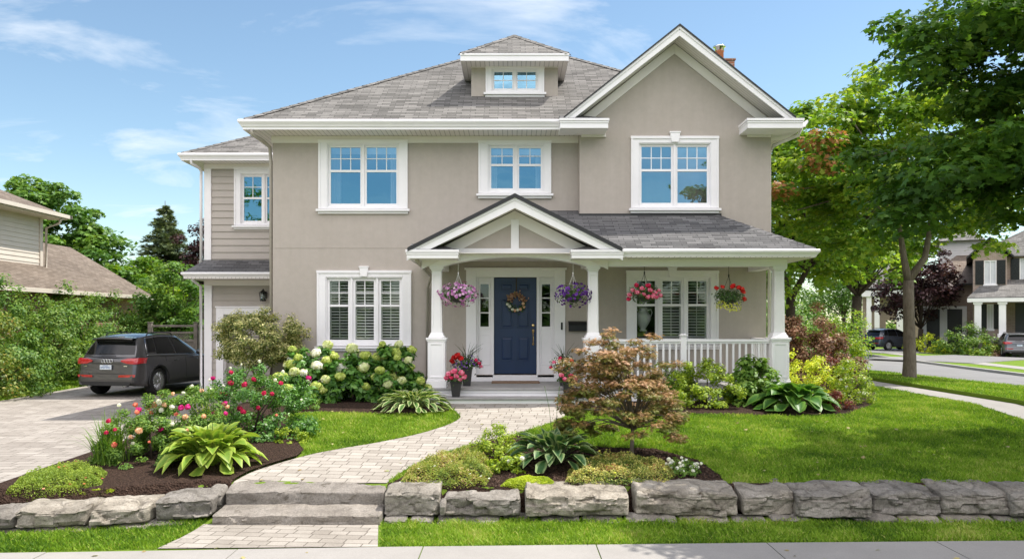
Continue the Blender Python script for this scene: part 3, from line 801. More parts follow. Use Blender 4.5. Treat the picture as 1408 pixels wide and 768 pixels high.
# ---- lawns of real blades
def blades(name, polys, holes, dens, seed, h=0.05, box=None, dz=0.0):
    rng = np.random.default_rng(seed)
    a = np.concatenate([np.array(p) for p in polys]); lo, hi = a.min(0), a.max(0)
    n = int((hi[0] - lo[0]) * (hi[1] - lo[1]) * dens)
    x = rng.uniform(lo[0], hi[0], n); y = rng.uniform(lo[1], hi[1], n)
    # only what can be seen needs blades
    keep = np.zeros(n, bool)
    for p in polys: keep |= inside(p, x, y)
    for p in holes: keep &= ~inside(p, x, y)
    keep &= (np.abs(x) < y * 0.75 + 0.8)
    # far blades are larger and fewer
    keep &= rng.random(n) < np.clip((11.0 / y) ** 1.6, 0.05, 1)
    x, y = x[keep], y[keep]; n = len(x)
    sc = np.clip(y / 11.0, 1, 4) ** 0.8
    patch = np.array([noise.noise(Vector((a_ * 0.9, b_ * 0.9, 0))) for a_, b_ in zip(x, y)])
    fine = np.array([noise.noise(Vector((a_ * 4, b_ * 4, 7))) for a_, b_ in zip(x, y)])
    nr = np.stack([rng.normal(0, .35, n), rng.normal(0, .35, n), np.ones(n)], 1)
    nr /= np.linalg.norm(nr, axis=1)[:, None]
    ang = rng.uniform(0, 2 * np.pi, n)
    side = np.stack([np.cos(ang), np.sin(ang), np.zeros(n)], 1)
    lean = np.stack([-np.sin(ang), np.cos(ang), np.zeros(n)], 1)
    hh = h * rng.uniform(.6, 1.25, n) * (1 + .35 * fine) * sc ** .5
    w = 0.0045 * sc * rng.uniform(.8, 1.3, n)
    P = np.stack([x, y, height(x, y) - 0.004 + dz], 1)
    b = rng.uniform(.1, .7, n)
    V = np.empty((n, 4, 3))
    V[:, 0] = P - side * w[:, None]; V[:, 1] = P + side * w[:, None]
    V[:, 2] = P + nr * (hh * .6)[:, None] + lean * (hh * b * .3)[:, None] + side * (w * .5)[:, None]
    V[:, 3] = P + nr * (hh)[:, None] + lean * (hh * b)[:, None]
    loops = (np.array([0, 1, 2, 0, 2, 3])[None] + (np.arange(n) * 4)[:, None]).ravel()
    mid_ = np.array([noise.noise(Vector((a_ * 1.9, b_ * 2.6, 3))) for a_, b_ in zip(x, y)])
    v = np.clip(.42 + .38 * patch + .26 * mid_ + .24 * fine + rng.normal(0, .2, n), 0, 1)
    v = np.where(rng.random(n) < .03, 1.0, v)
    o = mesh_np(name, V.reshape(-1, 3), np.full(2 * n, 3), loops, np.repeat(v, 4), M['blade'], None)
    return tag(o, kind='stuff')
lawn_left = [(-4.8, 14.3)] + [G(*p) for p in [(396, 572), (390, 586), (400, 602), (416, 621)]] + [p for p in path_left if 10.85 < p[1] < 14.2] + [(-1.3, 14.4), (-1.6, 14.6)]
blades('lawn_grass', [lawn_left], [bed_fl, path_poly, bed_left], 5200, 1)
lawn_right = [p for p in path_right if p[1] > 9.6] + [(1.4, 14.9), (5.0, 15.1), (8.42, 21), (8.42, 9.64), (2.5, 9.64), (ST_R, 9.7)]
blades('lawn_grass', [lawn_right], [bed_island, bed_fr, path_poly], 5200, 2)
strip_l = [(-6.4, 7.86), (wx(216, 8.07), 8.09), (wx(250, 8.5), 8.5), (ST_L - .12, 8.8), (ST_L - .12, 9.2), (-3.7, 9.2), (-4.3, 8.98), (-5.3, 8.7), (-6.4, 8.6)]
strip_r = [(-1.34, 8.155), (2.64, 8.315), (5.35, 8.395), (9.2, 8.46), (9.2, 9.4), (5.4, 9.32), (1.6, 9.3), (-1.2, 9.26), (ST_R + .01, 9.3)]
blades('verge_grass', [strip_l, strip_r], [], 6000, 3, 0.055)
blades('verge_grass', [[(9.27, 12), (12.9, 12), (12.5, 20), (11.1, 25), (10.7, 32), (9.27, 32)]], [], 2600, 4, 0.05, dz=0.10)
blades('lawn_grass', [[(-13.6, 15), (-11.75, 15), (-12.3, 22), (-12.5, 28), (-14, 28)]], [], 2600, 6, 0.06)
# bark chips lying on the beds
def chips(poly, n, seed):
    rng = np.random.default_rng(seed); a = np.array(poly); lo, hi = a.min(0), a.max(0)
    x = rng.uniform(lo[0], hi[0], n); y = rng.uniform(lo[1], hi[1], n); k = inside(poly, x, y); x, y = x[k], y[k]
    n = len(x)
    nr = np.stack([rng.normal(0, .5, n), rng.normal(0, .5, n), np.ones(n)], 1)
    o = leaves('bark_chips', np.stack([x, y, height(x, y) + .024], 1), nr, rng.uniform(.015, .055, n), T_NARROW, M['chip'], None, rng=rng)
    tag(o, kind='stuff')
bf = [(float(q), float(wall_y(q)) + .0) for q in np.linspace(ST_R + .02, 8.4, 40)]
drape('backfill', bf + [(p[0], p[1] + .27) for p in bf[::-1]], 0.014, M['mulch'], 0.06)
chips(bed_left, 26000, 1); chips(bed_island, 18000, 2)

# ================================================================== ARMOUR STONES AND STEPS
def rock(name, x0, x1, yf, depth, z0, z1, seed, material, amp=0.035, tilt=0.0, yf1=None, ledge=0.6):
    """a rough quarried block: dense box, corners knocked off, split faces and ledges"""
    nxn, nyn, nzn = max(8, int((x1 - x0) / .021)), max(6, int(depth / .04)), max(7, int((z1 - z0) / .02))
    bm = bmesh.new()
    vid = {}
    def vert(i, j, k):
        if (i, j, k) not in vid: vid[(i, j, k)] = bm.verts.new((i / nxn, j / nyn, k / nzn))
        return vid[(i, j, k)]
    for i in range(nxn):
        for j in range(nyn):
            bm.faces.new([vert(i, j, 0), vert(i, j + 1, 0), vert(i + 1, j + 1, 0), vert(i + 1, j, 0)])
            bm.faces.new([vert(i, j, nzn), vert(i + 1, j, nzn), vert(i + 1, j + 1, nzn), vert(i, j + 1, nzn)])
    for i in range(nxn):
        for k in range(nzn):
            bm.faces.new([vert(i, 0, k), vert(i + 1, 0, k), vert(i + 1, 0, k + 1), vert(i, 0, k + 1)])
            bm.faces.new([vert(i, nyn, k), vert(i, nyn, k + 1), vert(i + 1, nyn, k + 1), vert(i + 1, nyn, k)])
    for j in range(nyn):
        for k in range(nzn):
            bm.faces.new([vert(0, j, k), vert(0, j, k + 1), vert(0, j + 1, k + 1), vert(0, j + 1, k)])
            bm.faces.new([vert(nxn, j, k), vert(nxn, j + 1, k), vert(nxn, j + 1, k + 1), vert(nxn, j, k + 1)])
    w, h = x1 - x0, z1 - z0
    yf1 = yf if yf1 is None else yf1
    so = Vector((seed * 7.3, seed * 3.1, seed * 1.7))
    r = min(.045, h * .2)
    for v in bm.verts:
        u, t, s = v.co
        p = Vector((x0 + u * w, t * depth, z0 + s * h))
        # rounded corners
        cx_ = min(max(p.x, x0 + r), x1 - r); cy_ = min(max(p.y, r), depth - r); cz_ = min(max(p.z, z0 + r), z1 - r)
        d = p - Vector((cx_, cy_, cz_))
        if d.length > 1e-6:
            rr_ = r * (1 + .5 * noise.noise(p * 5 + so))
            lim = min(d.length, rr_)
            p = Vector((cx_, cy_, cz_)) + d.normalized() * lim
        n1 = noise.noise(p * 2.3 + so); n2 = noise.noise(Vector((p.x * 5, p.y * 5, p.z * 12)) + so); n3 = noise.noise(p * 17 + so)
        # bedding ledges: the face steps in and out with height
        lay = math.floor((p.z + .05 * noise.noise(Vector((p.x * 1.3, 0, seed)))) / (.10 + .04 * math.sin(seed)))
        led = noise.cell(Vector((lay * 3.7 + seed, math.floor(p.x / .42 + .6 * noise.noise(Vector((p.z * 4, lay, seed)))), seed)))
        front = max(0, 1 - t * 3)
        p.y += front * (amp * (.75 * n1 + .45 * n2 + .40 * n3) + (led - .5) * amp * ledge * 1.3)
        p.x += amp * .25 * (n1 + .5 * n2)
        top = max(0, (s - .6) / .4)
        p.z += top * amp * (1.0 * noise.noise(Vector((p.x * 2.1, p.y * 2.1, seed))) + .4 * n2 + .2 * n3) + tilt * (u - .5) * top
        p.z -= top * max(0, 1 - t * 1.6) * .045
        # split facets: every cell of the break has its own plane
        dist, cell = noise.voronoi(Vector((p.x * 3.6, p.y * 3.6, p.z * 6.0)) + so)
        cp = cell[0]; rn = noise.cell_vector(cp * 3.7 + so) - Vector((.5, .5, .5))
        loc = Vector((p.x * 3.6, p.y * 3.6, p.z * 6.0)) + so - cp
        fac = amp * 1.35 * (rn.dot(loc) * 1.5 + rn.x * .8)
        crack = max(0, .10 - (dist[1] - dist[0])) / .10
        p.y += front * (fac + crack * amp * .5)
        p.z += top * fac * .45 - top * crack * amp * .2
        v.co = (p.x, p.y + yf + (yf1 - yf) * u, p.z)
    me = bpy.data.meshes.new(name); bm.to_mesh(me); bm.free()
    me.materials.append(material)
    me.polygons.foreach_set('use_smooth', np.ones(len(me.polygons), bool))
    o = bpy.data.objects.new(name, me); link(o)
    md = o.modifiers.new('edges', 'EDGE_SPLIT'); md.split_angle = math.radians(26)
    return o
GL = 'armour stones of the front retaining wall'
def zt(py, Y): return wz(py, Y)
right_stones = [  # px left, px right, py top, label
    (526, 607, 668, 'blocky armour stone beside the right end of the stone steps'),
    (608, 718, 676, 'armour stone with a flat top below the fine creeping sedum'),
    (720, 869, 672, 'long split-faced armour stone below the blue-green hosta'),
    (871, 1017, 667, 'broad armour stone below the white flowers and small red maple'),
    (1019, 1096, 669, 'short armour stone just right of the white flowers'),
    (1094, 1202, 668, 'armour stone with cracked dark face below the shaded lawn'),
    (1200, 1296, 669, 'squarish armour stone between the cracked one and the smooth grey one'),
    (1294, 1391, 668, 'smooth grey armour stone second from the right end'),
    (1390, 1475, 667, 'armour stone at the right edge of the photo'),
]
for i, (a, b, t, lab) in enumerate(right_stones):
    Y = 9.19 + .055 * math.sin(i * 2.1 + .6); Yb = Y + .05 * math.sin(i * 3.7)
    x0, x1 = wx(a, Y) + .018, wx(b, Y) - .022
    o = rock('armour_stone', x0, x1, Y, .55, -.715, zt(t, Y) - .03, i + 1.3, M['stone'], .034, .035 * math.sin(i * 1.7), Yb, ledge=.45)
    tag(o, lab, 'stone', GL)
left_stones = [
    (-92, 20, 703, 8.62, 8.70, 'armour stone cut off by the left edge of the photo'),
    (17, 121, 694, 8.70, 8.78, 'rectangular armour stone below the fine green groundcover'),
    (122, 207, 689, 8.80, 8.95, 'pale smooth armour stone second from the left edge cluster'),
    (209, 292, 681, 9.0, 9.18, 'sharp-edged armour stone below the large lime hosta'),
    (283, 309, 668, 9.42, 9.46, 'small upright armour stone wedged against the left end of the top step'),
]
left_stones[2] = left_stones[2][:5] + ('pale armour stone between the rectangular one and the one under the lime hosta',)
for i, (a, b, t, Y, Y1, lab) in enumerate(left_stones):
    Ym = (Y + Y1) / 2
    x0, x1 = wx(a, Y) + .018, wx(b, Y1) - .022
    zb = -.73 if i < 4 else -.70
    o = rock('armour_stone', x0, x1, Y, .5 if i < 4 else .3, zb, zt(t, Ym) - .015, i + 20.7, M['stone'], .034, .02 * math.cos(i), Y1, ledge=.45)
    tag(o, lab, 'stone', GL)
# thin ledge stones that show under the blocks
rr = random.Random(8)
xs = [526, 562, 598, 690, 742, 800, 860, 935, 1008, 1060, 1118, 1176, 1240, 1300, 1372, 1450]
for i in range(len(xs) - 1):
    Y = 9.13 + rr.uniform(-.05, .05)
    o = rock('ledge_stone', wx(xs[i] + 2, Y), wx(xs[i + 1] - 3, Y), Y, .3, -.83, -.70 + rr.uniform(-.03, .01), i + 50.2, M['stone'], .02)
    tag(o, 'thin flat ledge stone bedded in grass under the right-hand armour stones', 'stone', 'ledge stones under the retaining wall')
xs = [-60, 40, 118, 200, 250]
for i in range(len(xs) - 1):
    Y = [8.58, 8.66, 8.78, 8.95][i]
    o = rock('ledge_stone', wx(xs[i] + 2, Y), wx(xs[i + 1] - 3, Y), Y, .3, -.84, -.72, i + 70.2, M['stone'], .018, yf1=Y + .08)
    tag(o, 'thin flat ledge stone bedded in grass under the left-hand armour stones', 'stone', 'ledge stones under the left retaining wall')
o = rock('wedge_stone', wx(603, 9.12), wx(613, 9.12), 9.12, .15, -.70, -.52, 33.1, M['stone'], .015)
tag(o, 'small upright wedge stone in the joint right of the steps', 'stone')
# steps
o = rock('stone_step', wx(290, 9.02), wx(523, 9.02), 9.02, .60, -.80, -.618, 5.5, M['stone_step'], .010, ledge=.35)
tag(o, 'lower cut limestone step above the short paved apron', 'step', 'garden steps in the retaining wall')
o = rock('stone_step', wx(308, 9.40), wx(529, 9.40), 9.40, .50, -.68, -.425, 6.5, M['stone_step'], .010, ledge=.35)
tag(o, 'upper cut limestone step level with the curving paver path', 'step', 'garden steps in the retaining wall')

# a few leaves blown onto lawn and pavement
rng = np.random.default_rng(77)
lx_ = rng.uniform(-4.5, 7.5, 150); ly_ = rng.uniform(7.6, 14.2, 150)
on_grass = inside(lawn_right, lx_, ly_) | inside(lawn_left, lx_, ly_) | (ly_ < 8.1) | inside(path_poly, lx_, ly_)
lx_, ly_ = lx_[on_grass], ly_[on_grass]
lz_f = np.where(ly_ < 8.2, -.764, height(lx_, ly_) + np.where(inside(path_poly, lx_, ly_), .018, .042))
o = leaves('fallen_leaves', np.stack([lx_, ly_, lz_f], 1), rng.normal(0, .25, (len(lx_), 3)) + np.array([0, 0, 1]), rng.uniform(.03, .065, len(lx_)), T_MAPLE, m_leaf('fallen_leaf', [(.30, .22, .10), (.42, .36, .16), (.22, .27, .08)], 0.2), None, rng=rng)
tag(o, kind='stuff')
# ================================================================== THE HOUSE
house = thing('detached_house', 'two-storey greige stucco house with white trim, front porch and navy door', 'house', (0, 17, 0))
house_inv = Matrix.Translation((0, -17, 0))
def hp(mb, name, mats, parent=house, bevel=0.0, **kw):
    """a part of the house modelled in world coordinates"""
    off = parent_off(parent)
    mb.v = [(x - off[0], y - off[1], z - off[2]) for x, y, z in mb.v]
    return mb.build(name, mats, parent, bevel, **kw)
def parent_off(o):
    v = Vector((0, 0, 0))
    while o is not None: v += o.location; o = o.parent
    return v
YW, YG, YE = 17.0, 16.7, 16.38     # main wall, gable wall, eave line
XL, XR, XG = -5.06, 5.38, wx(797, YG)
YB = 27.6                          # back wall
ZE = wz(165, YE)                   # top of the main gutter
ZS = ZE - .175                     # soffit
def wall_grid(mb, x0, x1, z0, z1, Y, openings, m=0, reveal=0.16):
    xs = sorted({x0, x1} | {o[0] for o in openings} | {o[1] for o in openings})
    zs = sorted({z0, z1} | {o[2] for o in openings} | {o[3] for o in openings})
    xs = [x for x in xs if x0 <= x <= x1]; zs = [z for z in zs if z0 <= z <= z1]
    for i in range(len(xs) - 1):
        for k in range(len(zs) - 1):
            cx, cz = (xs[i] + xs[i + 1]) / 2, (zs[k] + zs[k + 1]) / 2
            if any(o[0] < cx < o[1] and o[2] < cz < o[3] for o in openings): continue
            mb.quad((xs[i], Y, zs[k]), (xs[i + 1], Y, zs[k]), (xs[i + 1], Y, zs[k + 1]), (xs[i], Y, zs[k + 1]), m)
    for a, b, c, d in openings:
        for p, q in (((a, c), (b, c)), ((b, c), (b, d)), ((b, d), (a, d)), ((a, d), (a, c))):
            mb.quad((p[0], Y, p[1]), (q[0], Y, q[1]), (q[0], Y + reveal, q[1]), (p[0], Y + reveal, p[1]), m)
def opening(l, r, t, b, Y): return (wx(l, Y), wx(r, Y), wz(b, Y), wz(t, Y))
O1 = opening(450, 549, 198, 285, YW)
O2 = opening(671, 748, 199, 264, YW)
O3 = opening(878, 977, 197, 284, YG)
O4 = opening(448, 554, 381, 473, YW)
O5 = opening(871, 977, 381, 471, YW)
OD = opening(655, 762, 381, 515, YW)
# ---- walls
mb = MB()
wall_grid(mb, XL, XR, -.3, 5.7, YW, [O1, O2, O4, O5, OD])
mb.quad((XL, YW, -.3), (XL, YB, -.3), (XL, YB, 5.7), (XL, YW, 5.7))
mb.quad((XR, YW, -.3), (XR, YB, -.3), (XR, YB, 5.7), (XR, YW, 5.7))
mb.quad((XL, YB, -.3), (XR, YB, -.3), (XR, YB, 5.7), (XL, YB, 5.7))
wall = hp(mb, 'wall', M['stucco'])
mb = MB(); mb.box(XL + .02, XG - .05, YW - .006, YW + .01, wz(341, YW), wz(339.2, YW))
hp(mb, 'control_joint', M['stucco'])
# gable bay: stands 0.3 m in front, upper floor only, carried by the porch roof
mb = MB()
GPX, GPZ = wx(934, 16.2), wz(35, 16.2)
slope = (GPZ - wz(162, 16.2)) / (GPX - wx(775, 16.2))
GCX = (XG + XR) / 2
def rake_z(x): return GPZ - .16 - slope * abs(x - GCX)
wall_grid(mb, XG, XR, 2.9, 5.72, YG, [O3])
mb.add([(XG, YG, 5.72), (XR, YG, 5.72), (XR, YG, rake_z(XR)), (GCX, YG, rake_z(GCX)), (XG, YG, rake_z(XG))], [(0, 1, 2, 3, 4)])
mb.quad((XG, YG, 2.9), (XG, YW, 2.9), (XG, YW, 5.9), (XG, YG, 5.9))
mb.quad((XR, YG, 2.9), (XR, YW, 2.9), (XR, YW, 5.9), (XR, YG, 5.9))
hp(mb, 'gable_wall', M['stucco'])
# a floor and a partition so the rooms are rooms
mb = MB()
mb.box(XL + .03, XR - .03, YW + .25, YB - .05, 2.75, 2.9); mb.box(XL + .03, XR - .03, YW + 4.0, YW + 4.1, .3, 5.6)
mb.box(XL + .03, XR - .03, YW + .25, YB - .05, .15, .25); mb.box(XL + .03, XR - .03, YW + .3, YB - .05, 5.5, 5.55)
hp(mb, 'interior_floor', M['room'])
# ---- main hip roof
AX, AY, AZ = wx(714, 22.0), 22.0, wz(60, 22.0)
ex0, ex1, ey0, ey1 = wx(335, YE), 5.92, YE + .02, 27.9
def hip_roof(mb, ex0, ex1, ey0, ey1, ze, apex, mt=0, me=1, th=.05, cut=None):
    A = (apex[0], apex[1], apex[2])
    c = [(ex0, ey0, ze), (ex1, ey0, ze), (ex1, ey1, ze), (ex0, ey1, ze)]
    if cut:      # the front slope stops behind the gable bay
        kx, ky = cut; t_ = (ky - ey0) / (apex[1] - ey0); zk = ze + (apex[2] - ze) * t_; hx_ = ex1 + (apex[0] - ex1) * t_
        mb.add([c[0], (kx, ey0, ze), (kx, ky, zk), (hx_, ky, zk), A], [(0, 1, 2, 3, 4)], mt)
        mb.add([(ex1, ky, ze), c[2], A, (hx_, ky, zk)], [(0, 1, 2, 3)], mt)
    for i in range(4):
        if not (cut and i < 2): mb.add([c[i], c[(i + 1) % 4], A], [(0, 1, 2)], mt)
        a, b = c[i], c[(i + 1) % 4]
        if cut and i == 0: b = (cut[0], ey0, ze)
        if cut and i == 1: a = (ex1, cut[1], ze)
        mb.add([a, b, (b[0], b[1], b[2] - th), (a[0], a[1], a[2] - th)], [(0, 1, 2, 3)], me)
    cc = Vector(((ex0 + ex1) / 2, (ey0 + ey1) / 2, 0))
    for p in c:   # hip caps
        d = Vector(A) - Vector(p); n = int(d.length / .22)
        side = d.cross(Vector((0, 0, 1))).normalized() * .11
        for k in range(n):
            if cut and p == c[1] and k / n < .08: continue
            q0 = Vector(p) + d * (k / n); q1 = Vector(p) + d * ((k + 1.12) / n)
            u0, u1 = Vector((0, 0, .030)), Vector((0, 0, .018))
            dn = Vector((0, 0, -.036))
            mb.add([q0 - side + dn + u0 * .4, q0 + u0, q0 + side + dn + u0 * .4, q1 - side + dn + u1 * .2, q1 + u1, q1 + side + dn + u1 * .2],
                   [(0, 1, 4, 3), (1, 2, 5, 4)], mt)
mb = MB(); hip_roof(mb, ex0, ex1, ey0, ey1, ZE + .02, (AX, AY, AZ), cut=(XG + .06, 16.76))
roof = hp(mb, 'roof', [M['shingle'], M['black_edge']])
def gutter(pts, name='gutter', parent=house, h=.14, d=.12, m='white'):
    """K-style gutter along a line (list of x,y,z of its top outer lip), mitred"""
    prof = [(0, 0), (-.012, -.012), (-.012, -.05), (.03, -h * .75), (.045, -h), (d, -h), (d, -.002), (d - .012, -.002), (d - .012, -h + .015), (.05, -h + .015), (.012, -.05), (.012, 0)]
    mb = MB(); n = len(prof); rings = []
    P = [Vector(p) for p in pts]
    for i, p in enumerate(P):
        if i == 0: d0 = (P[1] - P[0]).normalized(); nn = Vector((-d0.y, d0.x, 0)); k = 1
        elif i == len(P) - 1: d0 = (P[-1] - P[-2]).normalized(); nn = Vector((-d0.y, d0.x, 0)); k = 1
        else:
            da = (P[i] - P[i - 1]).normalized(); db = (P[i + 1] - P[i]).normalized()
            na = Vector((-da.y, da.x, 0)); nb = Vector((-db.y, db.x, 0)); nn = (na + nb).normalized(); k = 1 / max(.3, nn.dot(na))
        rings.append([p + nn * (q[0] * k) + Vector((0, 0, q[1])) for q in prof])
    vs = [v for r in rings for v in r]; fs = []
    for i in range(len(P) - 1):
        for j in range(n): fs.append((i * n + j, i * n + (j + 1) % n, (i + 1) * n + (j + 1) % n, (i + 1) * n + j))
    fs += [tuple(range(n)), tuple(range((len(P) - 1) * n, len(P) * n))]
    mb.add(vs, fs); return hp(mb, name, M[m], parent)
gl = YE - .07
xr_ret = wx(836, 16.15)
gutter([(ex0 - .09, 22, ZE), (ex0 - .09, gl, ZE), (wx(772, YE), gl, ZE)])
# soffit: a flat board from fascia to wall, left return too
mb = MB()
mb.box(ex0, XG + .4, YE - .0, YW, ZS - .012, ZS); mb.box(ex0, XL, YW, YB, ZS - .012, ZS); mb.box(XR, ex1, YW - .3, YB, ZS - .012, ZS)
hp(mb, 'soffit', M['soffit'])
mb = MB()
mb.box(ex0 - .02, XG, YE - .005, YE + .02, ZS - .02, ZE); mb.box(ex0 - .02, ex0, YE + .02, YB, ZS - .02, ZE)
hp(mb, 'fascia', M['white'])
mb = MB(); mb.box(XL - .025, XG - .002, YW - .028, YW - .002, ZS - .16, ZS - .014); mb.box(XL - .025, XL - .002, YW - .002, YB, ZS - .16, ZS - .014)
hp(mb, 'frieze_board', M['cream'], bevel=.004)
# ---- front gable roof
GY0 = 16.2
def gx_at(side, t): return GPX + side * t
half = GPX - wx(775, 16.2)
GEZ = wz(162, 16.2)
mb = MB()
yb = 20.6
for s in (-1, 1):
    e = (GPX + s * half, GEZ); 
    # shingled plane
    P = [(e[0], GY0, e[1]), (GPX, GY0, GPZ), (GPX, yb, GPZ), (e[0], yb, e[1])]
    if s > 0: P = [P[0], P[3], P[2], P[1]]
    mb.slab([(p[0], p[1] - (.075 if p[1] == GY0 else 0), p[2] + .012) for p in P], .035, 0, 1, 1)
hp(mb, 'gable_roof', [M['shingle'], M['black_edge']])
def rake_boards(parent, PX, PZ, EX, EZ, y0, yw, w=.155, fz=.10, name='rake_board'):
    """barge boards, sloping soffit and inner frieze of a gable; EX = half width"""
    sl = (PZ - EZ) / EX
    mb = MB()
    for s in (-1, 1):
        a = [(PX + s * (EX + .02), EZ - .03), (PX, PZ - .025), (PX, PZ - .025 - w * 1.25), (PX + s * (EX + .02), EZ - .03 - w * 1.05)]
        mb.prism(a, 'y', y0 - .03, y0 + .01)
        mb.prism([(PX + s * (EX + .02), EZ - .028), (PX, PZ - .023), (PX, PZ - .085), (PX + s * (EX + .02), EZ - .088)], 'y', y0 - .05, y0 - .031)
    hp(mb, name, M['white'], parent, bevel=.004)
    mb = MB()
    d = w * 1.25 + .01
    for s in (-1, 1):
        mb.prism([(PX + s * EX, EZ - .15), (PX, PZ - d + .02), (PX, PZ - d + .04), (PX + s * EX, EZ - .13)], 'y', y0 + .012, yw)
    hp(mb, 'rake_soffit', M['soffit'], parent)
    mb = MB()
    dz0 = d + .015; fw = w * 1.25
    for s in (-1, 1):
        xe = EX * .90
        z_in = lambda x: PZ - sl * x
        mb.prism([(PX + s * xe, z_in(xe) - dz0 + .02), (PX, PZ - dz0 + .02), (PX, PZ - dz0 - fw), (PX + s * xe, z_in(xe) - dz0 - fw)], 'y', yw - .03, yw - .002)
    hp(mb, 'gable_frieze', M['cream'], parent, bevel=.004)
rake_boards(house, GPX, GPZ, half, GEZ, GY0, YG)
# eave returns with little shingled caps
def eave_return(x0, x1, y0, y1, ztop, h, capz, mcap, parent=house, inner=1):
    mb = MB()
    mb.box(x0, x1, y0, y1, ztop - h, ztop)
    mb.box(x0 - .02, x1 + .02, y0 - .03, y1, ztop - .045, ztop + .004)
    mb.box(x0 - .01, x1 + .01, y0 - .015, y1, ztop - .085, ztop - .05)
    o = hp(mb, 'eave_return', M['white'], parent, bevel=.004)
    mb = MB()
    xo = x0 if inner > 0 else x1; xi = x1 if inner > 0 else x0
    ym = y1
    A = (xo, y0 - .01, ztop + .008); B = (xi, y0 - .01, ztop + .008); Cc = (xi, ym, ztop + .008)
    T1 = (xo + inner * .02, ym, capz); T2 = (xi - inner * (abs(xi - xo) * .55), ym, capz)
    mb.add([A, B, T2, T1], [(0, 1, 2, 3)]); mb.add([B, Cc, T2], [(0, 1, 2)]); mb.add([A, T1, (xo, ym, ztop + .008)], [(0, 1, 2)])
    hp(mb, 'return_cap', mcap, o)
zr = wz(164, 16.15)
eave_return(wx(770, 16.15), wx(836, 16.15), 16.1, YG - .002, zr, .19, zr + .22, M['shingle_dark'], inner=1)
eave_return(wx(1027, 16.15), wx(1103, 16.15), 16.1, YG + .5, zr, .19, zr + .22, M['shingle_dark'], inner=-1)
mb = MB()
mb.box(wx(799, YG), wx(833, YG), YG - .05, YG - .002, wz(189, YG), wz(178.5, YG)); mb.box(wx(1027, YG), wx(1060, YG), YG - .05, YG - .002, wz(189, YG), wz(178.5, YG))
hp(mb, 'return_frieze', M['cream'], bevel=.004)
gutter([(5.96, 16.2, zr), (5.96, YB, zr)])
